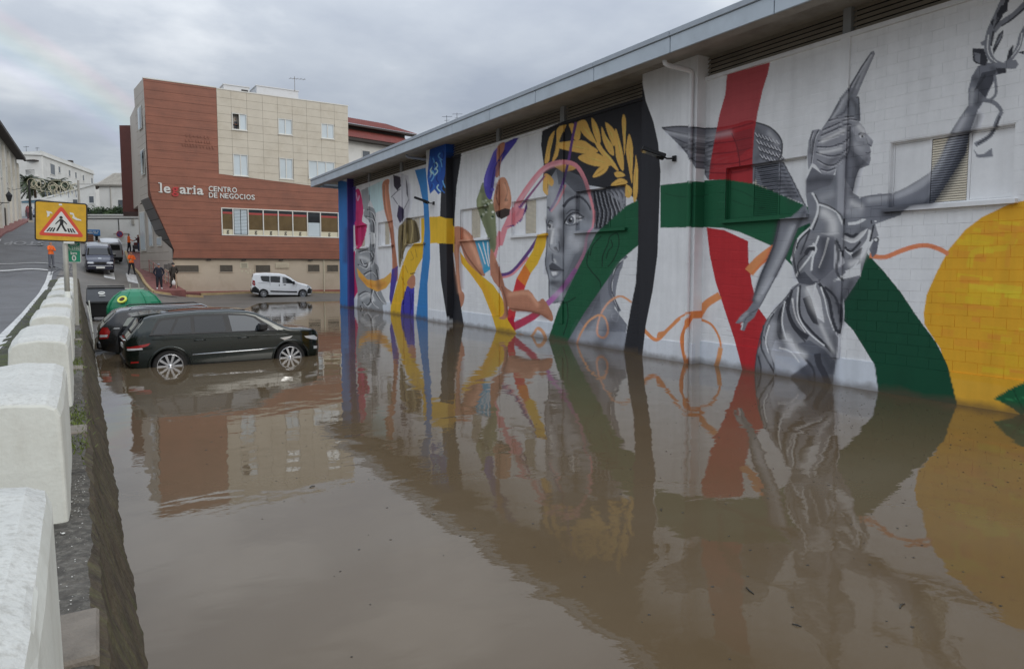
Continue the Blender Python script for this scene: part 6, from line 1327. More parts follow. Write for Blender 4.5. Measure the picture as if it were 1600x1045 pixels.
    def boxpart(s, name, a, b, m, bev=.012, par=None): return MB().box(a, b, bev).build(name, m, par or s.T)
    def place(s, loc, heading, pitch=0.0): s.T.location = loc; s.T.rotation_euler = (0, pitch, heading)
def body_paint(name, c, metal=.35, rough=.22): return mat(name, c, rough, metal, var=.04, vscale=2, spec=.6, coat=.8)

# ---- dark green off-roader in the flood; nose to the street, tail to the retaining wall.  x=0 tail, x=L nose
P_G = body_paint('green_car_paint', rgb(9, 25, 22), .4, .15)
k = .97
top = [(0,.98),(.05,1.08),(.10,1.14),(.28,1.38),(.42,1.56),(.55,1.60),(.9,1.645),(1.6,1.68),(2.3,1.68),(2.75,1.65),(2.95,1.605),(3.25,1.45),(3.55,1.27),(3.70,1.195),(3.82,1.165),(4.15,1.14),(4.40,1.11),(4.53,1.07),(4.59,1.0),(4.625,.84),(4.64,.7)]
bot = [(0,.55),(.08,.42),(.4,.33),(.6,.30),(4.2,.28),(4.4,.30),(4.58,.36),(4.64,.45)]
plan = [(0,.74),(.03,.82),(.1,.9),(.25,.955),(.6,.985),(1.3,.985),(3.6,.985),(4.1,.975),(4.36,.945),(4.5,.89),(4.59,.80),(4.64,.68)]
belt = [(0,1.13),(.6,1.14),(3.7,1.10),(4.64,.98)]
rr = Car('off_roader', 'dark green off-roader standing hub-deep in the flood', 'car', P_G, top, bot, plan, belt, .36, 4.64, .07, .04, .05, (.93, 3.80), .385)
side_w = [(.60,1.13),(.98,1.14),(3.42,1.105),(3.30,1.22),(2.92,1.56),(2.72,1.615),(2.3,1.645),(1.5,1.635),(.80,1.575),(.74,1.50)]
for sd in (-1, 1):
    gl_ = rr.patch('side_glass_surround', [(.50,1.15),(3.48,1.125),(3.30,1.255),(2.94,1.515),(2.72,1.575),(2.3,1.61),(1.5,1.61),(.74,1.545),(.66,1.45)], M_TRIM, sd, .003)
    for nm, pl, m_ in (('quarter_glass', [(.58,1.175),(.92,1.178),(1.10,1.515),(.80,1.495),(.72,1.43)], M_CGLT), ('rear_door_glass', [(.98,1.178),(1.42,1.175),(1.42,1.55),(1.16,1.525)], M_CGLT), ('rear_side_glass', [(1.50,1.172),(2.22,1.167),(2.16,1.558),(1.50,1.555)], M_CGLT), ('front_door_glass', [(2.36,1.162),(3.28,1.15),(3.18,1.245),(2.90,1.48),(2.70,1.535),(2.30,1.56)], M_CGL)):
        rr.patch(nm, pl, m_, sd, .008)
    rr.strake('belt_line', [(.5,1.145),(1.5,1.142),(2.6,1.132),(3.6,1.11)], .009, M_TRIM, sd)
    rr.strake('body_crease', [(.55,1.05),(1.4,1.05),(2.6,1.04),(3.7,1.015),(4.2,.975)], .012, P_G, sd, -.002)
    for pts in ([(1.43,1.1),(1.42,.7),(1.33,.62),(1.32,.5)], [(2.30,1.09),(2.33,.75),(2.33,.36)], [(3.42,1.07),(3.47,.8),(3.44,.42)]): rr.strake('door_gap', pts, .006, M_TRIM, sd, -.002)
    rr.strake('door_moulding', [(1.42,.635),(2.2,.65),(3.0,.66),(3.42,.68)], .017, M_CHROME if sd < 0 else M_TRIM, sd, .002)
    for x in (1.60, 2.62):
        h_ = rr.strake('door_handle', [(x-.13,.985),(x-.05,.992),(x+.05,.992),(x+.13,.988)], .018, P_G, sd, .022)
    rr.patch('fender_vent', [(3.52,.93),(3.86,.965),(3.78,.905),(3.64,.86),(3.60,.89)], M_CHROME, sd, .008)
    rr.patch('sill', [(1.42,.30),(3.34,.29),(3.34,.40),(1.42,.41)], M_TRIM, sd, .01)
    for ax in (.93, 3.80): rr.strake('arch_lip', [(ax+.475*math.cos(a), .385+.475*math.sin(a)) for a in np.linspace(-.1, PI+.1, 24)], .022, P_G, sd, -.006)
    rr.patch('tail_lamp', [(.03,.90),(.10,.905),(.52,.975),(.47,.915),(.30,.865),(.05,.84)], M_LRED, sd, .012); rr.patch('tail_lamp_clear', [(.03,.84),(.05,.815),(.36,.835),(.34,.87),(.05,.865)], M_LCLR, sd, .016)
    rr.patch('reflector', [(.1,.51),(.26,.52),(.26,.56),(.1,.55)], M_LRED, sd, .01)
    rr.patch('head_lamp', [(4.16,.94),(4.44,.95),(4.56,.87),(4.52,.81),(4.34,.85),(4.22,.89)], M_LCLR, sd, .012); rr.patch('fog_lamp', [(4.42,.58),(4.54,.58),(4.54,.65),(4.42,.66)], M_LCLR, sd, .012)
    mr_ = MB(); y0 = sd*(rr.W(3.05,1.2)+.02); mr_.obox((3.07, y0 + sd*.13, 1.255),(1,sd*.1,0),(0,1,0),(0,0,1),.10,.12,.085); o = mr_.build('wing_mirror', M_TRIM, rr.T); o.modifiers.new('b','BEVEL').width = .035; o.modifiers['b'].segments = 3
    for ax in (.93, 3.80): rr.wheel(ax, sd, .385, .24, .285, 10, split=False)
rr.over('windscreen', 3.50, 2.99, .93, M_CGLT); rr.over('rear_window', .14, .40, .86, M_CGLT); rr.over('glass_roof', .75, 2.75, .86, M_CGLT, .004)
b = MB(); b.prism([(.16,1.575),(.20,1.605),(.45,1.645),(.75,1.672),(.75,1.62),(.3,1.57)], (0,1.24,0), o=(0,-.62,0)); o = b.build('roof_spoiler', P_G, rr.T); o.modifiers.new('b','BEVEL').width = .012
rr.boxpart('tailgate_trim', (-.02,-.55,1.02), (.05,.55,1.055), M_CHROME); rr.boxpart('rear_plate', (-.015,-.27,.82), (.03,.27,.93), M_PLATE); rr.boxpart('rear_bumper_trim', (-.02,-.7,.50), (.1,.7,.60), M_TRIM); rr.boxpart('grille', (4.59,-.48,.70), (4.65,.48,.86), M_TRIM); rr.boxpart('front_plate', (4.64,-.26,.55), (4.665,.26,.65), M_PLATE)
rr.place((.42, 19.16, -.385), math.radians(2.5))

# ---- black estate behind it
P_K = body_paint('black_car_paint', rgb(22, 24, 28), .3, .2)
top = [(0,.85),(.04,.95),(.12,1.04),(.42,1.36),(.58,1.42),(1.2,1.475),(2.2,1.48),(2.8,1.43),(3.1,1.34),(3.6,1.08),(3.75,1.02),(4.3,.98),(4.6,.86),(4.68,.7)]
bot = [(0,.45),(.1,.34),(.5,.26),(4.2,.25),(4.68,.4)]
plan = [(0,.70),(.05,.80),(.15,.87),(.4,.91),(3.8,.91),(4.3,.86),(4.6,.68),(4.68,.5)]
bw = Car('estate_car', 'black estate car with roof rails, half hidden behind the green off-roader', 'car', P_K, top, bot, plan, [(0,.97),(4.68,.92)], .28, 4.68, .08, .05, .06, (.85, 3.6), .33)
for sd in (-1, 1):
    bw.patch('rear_quarter_glass', [(.58,1.0),(1.45,.99),(1.45,1.34),(.98,1.32),(.70,1.20)], mat('pale_reflecting_glass', rgb(120,126,118), .05, var=.15, vscale=2, spec=1), sd, .008)
    bw.patch('rear_door_glass', [(1.55,.99),(2.35,.985),(2.3,1.36),(1.55,1.35)], M_CGLT, sd, .008); bw.patch('front_door_glass', [(2.45,.985),(3.4,.98),(3.1,1.2),(2.8,1.32),(2.42,1.36)], M_CGL, sd, .008)
    bw.patch('tail_lamp', [(.02,.66),(.22,.68),(.28,.86),(.22,.98),(.10,.98),(.03,.84)], M_LRED, sd, .012); bw.patch('tail_lamp_clear', [(.03,.71),(.2,.72),(.22,.78),(.03,.78)], M_LCLR, sd, .018)
    bw.patch('side_trim', [(.35,.93),(1.6,.93),(1.6,.955),(.35,.955)], M_CHROME, sd, .006)
    r_ = MB(); yy = sd*(bw.W(1.8,1.38)-.06); r_.tube([(.75,yy,1.44),(.85,yy,1.50),(2.6,yy,1.52),(2.75,yy,1.45)], .018, 6); r_.build('roof_rail', M_CHROME if sd < 0 else M_TRIM, bw.T)
    for ax in (.85, 3.6): bw.wheel(ax, sd, .33, .2, .22, 7, split=False)
    bw.patch('head_lamp', [(4.2,.80),(4.55,.78),(4.55,.88),(4.25,.93)], M_LCLR, sd, .01)
bw.over('rear_window', .15, .40, .84, M_CGL); bw.over('windscreen', 3.55, 3.1, .92, M_CGL)
bw.boxpart('rear_plate', (-.012,-.26,.70),(.02,.26,.81), M_PLATE); bw.boxpart('bumper', (-.05,-.78,.38),(.15,.78,.60), P_K, .05); bw.boxpart('wiper', (.10,-.3,1.06),(.12,.1,1.08), M_TRIM)
bw.place((-.1, 22.3, -.22), math.radians(1.5))

# ---- white van at the water's edge, nose to the right
P_W = body_paint('white_car_paint', rgb(246, 247, 247), .0, .3)
top = [(0,1.2),(.03,1.45),(.12,1.74),(.3,1.80),(1.0,1.84),(1.9,1.82),(2.35,1.74),(2.7,1.56),(3.05,1.30),(3.3,1.15),(3.6,1.08),(4.0,.98),(4.2,.88),(4.32,.74),(4.36,.6)]
bot = [(0,.48),(.06,.36),(.5,.24),(3.9,.22),(4.2,.26),(4.36,.4)]
plan = [(0,.80),(.05,.85),(.2,.875),(3.4,.875),(3.8,.85),(4.15,.75),(4.3,.6),(4.36,.48)]
wv_ = Car('white_van', 'white passenger van with black bumpers parked at the edge of the flood', 'van', P_W, top, bot, plan, [(0,1.1),(3.2,1.05),(4.36,.9)], .13, 4.36, .10, .06, .06, (.82, 3.63), .31)
for sd in (-1, 1):
    wv_.patch('rear_side_glass', [(.60,1.58),(.68,1.30),(.80,1.22),(1.24,1.17),(1.24,1.62),(.7,1.62)], M_CGLT, sd, .008); wv_.patch('sliding_door_glass', [(1.30,1.17),(1.98,1.14),(2.0,1.6),(1.30,1.62)], M_CGLT, sd, .008); wv_.patch('front_door_glass', [(2.16,1.12),(3.10,1.07),(2.72,1.38),(2.42,1.54),(2.16,1.56)], M_CGL, sd, .008)
    wv_.patch('slide_rail', [(.42,1.07),(1.30,1.05),(1.30,1.09),(.42,1.11)], M_TRIM, sd, .006); wv_.patch('sill_moulding', [(1.3,.44),(3.2,.40),(3.2,.50),(1.3,.54)], M_TRIM, sd, .012)
    wv_.patch('tail_lamp', [(.03,1.0),(.18,.86),(.25,.98),(.22,1.26),(.05,1.32)], M_LRED, sd, .012); wv_.patch('rear_bumper', [(.0,.42),(.5,.34),(.5,.62),(.22,.86),(.02,.72)], M_TRIM, sd, .014); wv_.patch('front_bumper', [(3.98,.34),(4.32,.34),(4.33,.66),(4.1,.76),(3.98,.62)], M_TRIM, sd, .014)
    wv_.patch('head_lamp', [(3.96,.80),(4.22,.74),(4.26,.84),(4.05,.94),(3.94,.94)], M_LCLR, sd, .012)
    wv_.patch('door_handle', [(2.24,.96),(2.40,.96),(2.40,1.01),(2.24,1.01)], M_TRIM, sd, .02); wv_.patch('slide_handle', [(1.90,.88),(1.95,.88),(1.95,1.02),(1.90,1.02)], M_TRIM, sd, .02)
    for pts in ([(1.27,1.62),(1.27,1.1),(1.27,.5)], [(2.08,1.6),(2.08,.5)], [(3.2,1.06),(3.12,.8),(3.08,.5)]): wv_.strake('door_gap', pts, .005, M_TRIM, sd, -.002)
    m_ = MB(); y0 = sd*(wv_.W(2.95,1.1)+.1); m_.obox((2.95,y0,1.14),(1,0,0),(0,1,0),(0,0,1),.06,.09,.11); m_.build('wing_mirror', M_TRIM, wv_.T)
    for ax in (.82, 3.63): wv_.wheel(ax, sd, .31, .2, .205, 5, split=True)
wv_.over('windscreen', 3.2, 2.45, .93, M_CGL); wv_.over('rear_window', .035, .115, .8, M_CGLT); wv_.boxpart('bumper_bar', (-.03,-.8,.36),(.1,.8,.6), M_TRIM, .03); wv_.boxpart('grille', (4.3,-.45,.42),(4.38,.45,.66), M_TRIM); wv_.boxpart('rear_plate', (-.04,-.26,.72),(.0,.26,.83), M_PLATE)
a0, a1 = at(412, 464.5, 49), at(473.3, 466, 50.1); hd = math.atan2(a1[1]-a0[1], a1[0]-a0[0]); L_ = math.hypot(a1[1]-a0[1], a1[0]-a0[0]); sc_ = L_/2.81
R_ = Matrix.Rotation(hd, 3, 'Z'); org = Vector((a0[0], a0[1], 0)) - R_ @ Vector((.82*sc_, -.87*sc_, 0)); wv_.T.scale = (sc_,)*3
wv_.place((org.x, org.y, .18), hd, math.radians(1.2))

# ---- navy people carrier facing us on the ramp
P_N = body_paint('navy_car_paint', rgb(24, 28, 52), .35, .25)
top = [(0,1.1),(.05,1.3),(.2,1.72),(.5,1.86),(2.2,1.88),(2.9,1.80),(3.2,1.66),(3.75,1.22),(3.95,1.10),(4.35,.98),(4.55,.88),(4.62,.7)]
bot = [(0,.42),(.4,.28),(4.3,.26),(4.62,.34)]
plan = [(0,.8),(.15,.88),(.5,.9),(3.8,.9),(4.3,.86),(4.52,.76),(4.62,.66)]
nv = Car('people_carrier', 'dark navy people carrier on the ramp facing the camera', 'van', P_N, top, bot, plan, [(0,1.12),(4.62,1.0)], .2, 4.62, .09, .05, .07, (.8, 3.75), .32)
for sd in (-1, 1):
    nv.patch('side_glass', [(.6,1.2),(2.6,1.18),(2.6,1.66),(.7,1.68)], M_CGLT, sd, .008); nv.patch('front_door_glass', [(2.7,1.16),(3.6,1.14),(3.15,1.52),(2.7,1.64)], M_CGL, sd, .008)
    for ax in (.8, 3.75): nv.wheel(ax, sd, .32, .2, .2, 6, split=False)
    m_ = MB(); y0 = sd*(nv.W(3.3,1.15)+.08); m_.obox((3.3,y0,1.2),(1,0,0),(0,1,0),(0,0,1),.05,.085,.08); m_.build('wing_mirror', M_TRIM, nv.T)
    nv.boxpart('head_lamp', (4.46, sd*.38 if sd > 0 else -.78, .74), (4.63, .78 if sd > 0 else sd*.38, .86), M_LCLR, .03)
nv.over('windscreen', 3.72, 3.1, .93, M_CGLT); nv.boxpart('bumper', (4.45,-.8,.36),(4.72,.8,.62), P_N, .05); nv.boxpart('grille', (4.55,-.36,.72),(4.66,.36,.86), M_TRIM); nv.boxpart('front_plate', (4.72,-.26,.44),(4.735,.26,.55), M_PLATE); nv.boxpart('bumper_trim', (4.7,-.75,.58),(4.73,.75,.62), M_CHROME, .005); nv.over('bonnet_badge', 4.25, 4.10, .16, M_CHROME, .01)
p = at(150, 436, 44.0); nv.T.rotation_mode = 'XYZ'; hd = math.radians(-88)
f_ = at(151, 437, 47.5); nv.place((float(f_[0]) + .1, float(f_[1]) + 4.6, 0), hd); z1 = float(zlow(f_[0], f_[1]+.8)); z2 = float(zlow(f_[0], f_[1]+3.8)); ptc = math.atan((z2-z1)/2.95)
nv.T.location.z = z2 + .8*(z2-z1)/2.95; nv.T.rotation_euler = (0, ptc, hd)

# ---- silver van beyond, seen from behind
P_S = body_paint('silver_car_paint', rgb(170, 172, 174), .5, .3)
top = [(0,1.1),(.03,1.4),(.10,1.72),(.25,1.80),(1.8,1.84),(2.4,1.74),(2.75,1.55),(3.2,1.15),(3.4,1.08),(3.9,.96),(4.1,.8),(4.14,.6)]
sv = Car('silver_van', 'silver van seen from behind, parked before the white yard wall', 'van', P_S, top, [(0,.45),(.3,.26),(3.8,.24),(4.14,.4)], [(0,.78),(.08,.85),(.3,.87),(3.6,.86),(4.0,.7),(4.14,.5)], [(0,1.1),(4.14,.95)], .12, 4.14, .1, .06, .07, (.72, 3.4), .31)
for sd in (-1, 1):
    sv.patch('side_glass', [(.5,1.16),(1.9,1.14),(1.9,1.62),(.55,1.62)], M_CGLT, sd, .008); sv.patch('front_door_glass', [(2.0,1.12),(2.95,1.08),(2.6,1.46),(2.0,1.6)], M_CGL, sd, .008); sv.patch('tail_lamp', [(.0,.78),(.2,.8),(.2,1.16),(.02,1.2)], M_LRED, sd, .014)
    for ax in (.72, 3.4): sv.wheel(ax, sd, .31, .2, .2, 6, split=False)
b = MB(); b.prism([(-.62,1.18),(.62,1.18),(.6,1.58),(.5,1.66),(-.5,1.66),(-.6,1.58)], (.03,0,0), o=(-.0,0,0), U=(0,1,0)); o = b.build('rear_window', M_CGLT, sv.T); o.location.x = -.005
sv.over('windscreen', 3.15, 2.5, .92, M_CGL); sv.boxpart('bumper', (-.06,-.8,.36),(.1,.8,.6), M_TRIM, .04); sv.boxpart('rear_plate', (-.03,-.26,.80),(.0,.26,.92), M_PLATE); sv.boxpart('wiper', (-.02,-.02,1.2),(-.008,.4,1.22), M_TRIM); sv.boxpart('door_split', (-.012,-.01,.62),(.01,.01,1.72), M_TRIM, .002)
f_ = at(175, 409.5, 58.5); hd = math.radians(94); z1 = float(zlow(f_[0], f_[1]+.7)); z2 = float(zlow(f_[0], f_[1]+3.4)); sl = math.atan((z2-z1)/2.7)
sv.place((float(f_[0]), float(f_[1]), z1 - .7*(z2-z1)/2.7), hd, -sl)
for nm, c_ in (('blue_car', None),):
    P_B = body_paint('blue_far_paint', rgb(34, 42, 74), .3, .3); f_ = at(60, 347, 100)
    fc = Car('blue_car', 'dark blue car far up the hill beside the road sign', 'car', P_B, [(0,.9),(.3,1.3),(.8,1.45),(2.2,1.45),(3.0,1.0),(3.9,.85),(4.0,.6)], [(0,.35),(4,.35)], [(0,.7),(.3,.85),(3.6,.85),(4,.6)], [(0,.95),(4,.9)], .3, 4.0, .08, .05, .12, (.7,3.2), .3)
    fc.over('windscreen', 2.95, 2.25, .9, M_CGL); [fc.wheel(ax, sd, .3, .2, .2, 5, split=False) for ax in (.7,3.2) for sd in (-1,1)]; [fc.boxpart('head_lamp', (3.86,a,.62),(4.0,b_,.74), M_LCLR) for a, b_ in ((-.78,-.4),(.4,.78))]
    [fc.patch('side_glass', [(.7,1.0),(2.6,1.0),(2.1,1.38),(.9,1.38)], M_CGLT, sd, .008) for sd in (-1,1)]
    fc.place((float(f_[0]), float(f_[1])+4, float(zupp(f_[0], f_[1]+2))+.0), math.radians(-88), math.radians(5.5))
# ================================================================ people
M_SKIN = mat('skin', rgb(176, 128, 104), .6, var=.05)
M_HAIRD = mat('hair_dark', rgb(34, 28, 26), .7, var=.1); M_HAIRG = mat('hair_grey', rgb(150, 148, 146), .7, var=.1)
M_SHOE = mat('shoe_dark', rgb(38, 36, 36), .6, var=.1); M_SHOEW = mat('shoe_white', rgb(210, 208, 204), .6, var=.05)
M_HIVIS = mat('hi_vis_orange', rgb(255, 112, 38, 1.0), .7, var=.08, vscale=6); M_REFL = mat('reflective_band', rgb(206, 200, 150), .3, var=.05)
def cloth(name, c): return mat(name, c, .85, var=.12, vscale=9, bump=.2, bscale=60)
def person(label, loc, rz, H=1.72, top=None, legs=None, shoe=None, hair=None, larm='down', rarm='down', stance=.10, stride=0.0, bulk=1.0, cap=None, group=None, vest=False, sit=False, lean=0.0, hem=.90):
    """one continuous figure; local +y is where it faces, feet at z = 0"""
    k = H/1.72; J = {}; E = []; Rd = {}; lab = {}
    def j(n, p, r, par=None, l=None):
        J[n] = Vector(p)*k; Rd[n] = (r[0]*k, r[1]*k) if isinstance(r, tuple) else (r*k, r*k)
        if par: E.append((par, n)); lab[(par, n)] = l
    b = bulk
    j('pelvis', (0, 0, .93), (.155*b, .115*b))
    j('waist', (0, .0+lean*.3, 1.08), (.158*b, .118*b), 'pelvis', 'torso'); j('chest', (0, .01+lean*.7, 1.27), (.165*b, .12*b), 'waist', 'torso'); j('collar', (0, -.005+lean, 1.43), (.10*b, .085), 'chest', 'torso')
    j('neck', (0, .0+lean, 1.50), .055, 'collar', 'neck'); j('chin', (0, .025+lean, 1.555), (.062, .075), 'neck', 'head'); j('face', (0, .015+lean, 1.62), (.075, .095), 'chin', 'head'); j('crown', (0, .0+lean, 1.69), (.06, .075), 'face', 'head')
    arms = {'down': ((.245,-.02,1.13), (.27,.05,.88)), 'pocket': ((.245,-.06,1.13), (.20,.06,.93)), 'chin': ((.23,.12,1.16), (.07,.17,1.45)), 'fold': ((.25,.08,1.15), (-.02,.21,1.20)), 'phone': ((.25,.14,1.18), (.10,.26,1.38)), 'out': ((.25,.16,1.18), (.18,.40,1.10))}
    for sd, a in ((1, larm), (-1, rarm)):
        n = 'L' if sd > 0 else 'R'; e_, h_ = arms[a]
        j('sh'+n, (sd*.165*b, -.005+lean, 1.40), (.072*b, .07), 'collar', 'torso'); j('el'+n, (sd*e_[0]*b, e_[1]+lean, e_[2]), .05*b, 'sh'+n, 'arm'); j('wr'+n, (sd*h_[0], h_[1]+lean, h_[2]), .034, 'el'+n, 'arm')
        d = (J['wr'+n] - J['el'+n]).normalized(); p = J['wr'+n]/k + d*.07; j('ha'+n, p, (.034, .026), 'wr'+n, 'hand')
        s_ = sd*stance; fy = stride*sd
        j('hip'+n, (sd*.09, 0, .87), (.095*b, .10*b), 'pelvis', 'leg'); j('kn'+n, (sd*(.08+abs(s_)*.45), .02+fy*.5, .49), .074*b, 'hip'+n, 'leg'); j('an'+n, (sd*(.06+abs(s_)), -.02+fy, .095), .056, 'kn'+n, 'leg'); j('to'+n, (sd*(.075+abs(s_)*1.1), .15+fy, .04), (.04, .032), 'an'+n, 'foot')
    names = list(J); me = bpy.data.meshes.new('person'); me.from_pydata([J[n] for n in names], [(names.index(a), names.index(c)) for a, c in E], []); o = bpy.data.objects.new('tmp', me); COL.objects.link(o)
    o.modifiers.new('s', 'SKIN').use_smooth_shade = True; sub = o.modifiers.new('u', 'SUBSURF'); sub.levels = sub.render_levels = 2
    for i, n in enumerate(names): me.skin_vertices[0].data[i].radius = Rd[n]; me.skin_vertices[0].data[i].use_root = (n == 'pelvis')
    dg = bpy.context.evaluated_depsgraph_get(); m2 = bpy.data.meshes.new_from_object(o.evaluated_get(dg)); bpy.data.objects.remove(o); m2.name = 'person'
    # fingers
    bm = bmesh.new(); bm.from_mesh(m2); nb = len(bm.faces)
    for n in 'LR':
        d = (J['ha'+n] - J['wr'+n]).normalized(); sd = d.cross(Vector((0,0,1))); sd = sd.normalized() if sd.length > .1 else Vector((1,0,0)); up_ = sd.cross(d)
        for q, ln_ in ((-.6,.055),(-.2,.068),(.2,.065),(.6,.05)):
            t_ = MB().tube([J['ha'+n] + sd*q*.028*k, J['ha'+n] + sd*q*.034*k + d*ln_*.6*k, J['ha'+n] + sd*q*.032*k + d*ln_*k - up_*.018*k], [.0095*k,.0088*k,.006*k], 6); vs = [bm.verts.new(p) for p in t_.v]; [bm.faces.new([vs[i] for i in f]) for f in t_.f]
        t_ = MB().tube([J['wr'+n] + sd*.02*k + d*.025*k, J['ha'+n] + sd*.045*k - d*.01*k, J['ha'+n] + sd*.048*k + d*.03*k], [.012*k,.0105*k,.007*k], 6); vs = [bm.verts.new(p) for p in t_.v]; [bm.faces.new([vs[i] for i in f]) for f in t_.f]
    # nose and ears
    fc_ = J['face']
    t_ = MB().tube([fc_ + Vector((0,.085,.015))*k, fc_ + Vector((0,.112,-.012))*k, fc_ + Vector((0,.09,-.022))*k], [.008*k,.014*k,.008*k], 6); vs = [bm.verts.new(p) for p in t_.v]; [bm.faces.new([vs[i] for i in f]) for f in t_.f]
    for sd in (-1, 1): t_ = MB().tube([fc_ + Vector((sd*.074,.0,.02))*k, fc_ + Vector((sd*.086,-.008,.0))*k, fc_ + Vector((sd*.076,.0,-.025))*k], [.012*k,.016*k,.009*k], 6); vs = [bm.verts.new(p) for p in t_.v]; [bm.faces.new([vs[i] for i in f]) for f in t_.f]
    bm.to_mesh(m2); bm.free()
    for m_ in (top, legs, shoe or M_SHOE, M_SKIN, hair or M_HAIRD, M_REFL, M_BLK): m2.materials.append(m_)
    segs = [(J[a], J[c], lab[(a, c)]) for a, c in E]
    for i, p in enumerate(m2.polygons):
        p.use_smooth = True; c = p.center; best = (9, None)
        if i >= nb: p.material_index = 0 if (c.z < 1.2*k and ((c.x > 0 and larm == 'pocket') or (c.x < 0 and rarm == 'pocket'))) else 3; continue
        for a, q, l in segs:
            d = q - a; t_ = max(0, min(1, (c-a).dot(d)/max(d.length_squared, 1e-9))); dist = (a + d*t_ - c).length
            if dist < best[0]: best = (dist, l)
        l = best[1]; ix = {'torso': 0, 'arm': 0, 'leg': 1, 'foot': 2, 'hand': 3, 'neck': 3, 'head': 3}[l]
        if l == 'torso' and c.z < hem*k: ix = 1
        if l == 'leg' and c.z > (hem + .01)*k: ix = 0
        if l == 'hand' and ((c.x > 0 and larm == 'pocket') or (c.x < 0 and rarm == 'pocket')): ix = 0
        if l == 'head' and (c.z > fc_.z + .055*k or (c.y < fc_.y - .02*k and c.z > fc_.z - .05*k)): ix = 4
        if l == 'head' and c.y > fc_.y + .055*k and abs(c.z - fc_.z - .02*k) < .011*k and .015*k < abs(c.x) < .045*k: ix = 6
        if vest and l == 'torso' and (abs(c.z - 1.10*k) < .03*k): ix = 5
        p.material_index = ix
    o = bpy.data.objects.new('person', m2); COL.objects.link(o); o.location = loc; o.rotation_euler = (0, 0, rz); tag(o, label, 'person', group)
    if cap:
        c_ = MB(); c_.lathe([(.0,.085),(.05,.075),(.085,.04),(.098,.0),(.1,-.02)], 16); c_.v = [((p[0])*k, (p[1]*1.15)*k, p[2]*k) for p in c_.v]
        if cap[1] == 'cap': c_.add([Vector(p)*k for p in ((-.07,.09,-.015),(.07,.09,-.015),(.055,.18,-.03),(-.055,.18,-.03),(-.07,.09,-.025),(.07,.09,-.025),(.055,.18,-.038),(-.055,.18,-.038))], [(0,1,2,3),(7,6,5,4),(0,4,5,1),(1,5,6,2),(2,6,7,3)])
        q = c_.build('hat', cap[0], o, True); q.location = fc_ + Vector((0,-.005,.03))*k
    return o
def stand(px, py, dep, zf=None, dz=0.0):
    p = at(px, py, dep); x, y = float(p[0]), float(p[1]); return (x, y, (float(zf(x, y)) + dz) if zf else float(p[2]))
FACE = lambda deg: math.radians(deg)          # 180 = towards the camera
person('person in orange hi-vis jacket on the upper road, hand raised to the face', stand(81, 426, 46, zupp, .0), FACE(215), 1.74, M_HIVIS, cloth('grey_trousers', rgb(96,98,106)), larm='chin', rarm='fold', stance=.07)
person('person in orange hi-vis jacket with crossed arms, standing in the ramp', stand(206, 431, 51, zlow, 0), FACE(195), 1.74, M_HIVIS, cloth('black_trousers', rgb(36,36,42)), larm='chin', rarm='fold', stance=.16, vest=True)
def pz(x, y): return hz(x, y)
pp = at(202, 397, 63)
person('person in orange hi-vis jacket turned sideways at the top of the ramp', (float(pp[0]), float(pp[1]), pz(float(pp[0]), float(pp[1]))), FACE(-75), 1.74, M_HIVIS, MATS['black_trousers'], larm='down', rarm='out', stance=.06, stride=.1)
pp = at(217, 396, 63.5)
person('person in dark clothes with long hair beside the entrance glazing', (float(pp[0]), float(pp[1]), pz(float(pp[0]), float(pp[1]))), FACE(100), 1.66, cloth('dark_red_top', rgb(78,34,40)), cloth('blue_jeans', rgb(62,76,100)), M_SHOEW, larm='out', rarm='phone', stance=.06)
m1 = stand(248.5, 457, 46.0); 
person('elderly person in navy jacket and white shoes on the red pavement', (m1[0]+.05, m1[1]+.2, pz(m1[0], m1[1]+.2)), FACE(180), 1.74, cloth('navy_jacket', rgb(30,34,48)), cloth('dark_trousers', rgb(32,34,42)), M_SHOEW, M_HAIRG, 'pocket', 'pocket', .07, bulk=1.26, hem=.80, cap=(cloth('grey_cap', rgb(120,120,124)), 'cap'))
m2_ = stand(272.5, 455, 47.2)
person('person in dark brown jacket and black hat facing the wall', (m2_[0], m2_[1]+.2, pz(3.0, m2_[1]+.1)), FACE(25), 1.74, cloth('brown_jacket', rgb(62,56,50)), cloth('brown_trousers', rgb(60,54,48)), M_SHOE, M_HAIRG, 'pocket', 'pocket', .14, bulk=1.2, hem=.80, cap=(cloth('black_hat', rgb(28,28,30)), 'hat'))
bag = MB(); bag.lathe([(.0,0),(.10,.02),(.13,.15),(.10,.30),(.04,.36),(.02,.42)], 10); bag.v = [(p[0], p[1]*.5, p[2]) for p in bag.v]
tag(bag.build('carrier_bag', mat('white_plastic', rgb(222,220,216), .5, var=.05), None, True, (m2_[0]-.02, m2_[1]-.02, pz(3.0, m2_[1]+.1)+.18)), 'white carrier bag held by the person in the brown jacket', 'bag')
for (px, py, d, lb, c_, c2, az) in ((44.5, 345, 103, 'distant person in a red jacket walking up the hill street', (150,40,48), (40,40,48), 10), (49, 346, 104, 'distant person in dark clothes next to the red jacket', (60,36,42), (50,48,56), -20), (45, 358, 92, 'distant person in dusky pink on the uphill kerb', (128,78,84), (96,64,72), 30)):
    q = at(px, py, d); x, y = float(q[0]), float(q[1]); person(lb, (x, y, float(zupp(x, y))+.02), FACE(az), 1.72, cloth('top_%d' % px, rgb(*c_)), cloth('legs_%d' % px, rgb(*c2)), stance=.05, stride=.12)
q = OB.matrix_basis @ Vector((4.62, .5, 11.75))
person('person leaning out of the open upper window of the office block', tuple(q), FACE(182), 1.70, cloth('grey_shirt', rgb(92,92,98)), MATS['dark_trousers'], larm='fold', rarm='fold', stance=.03, lean=.0)
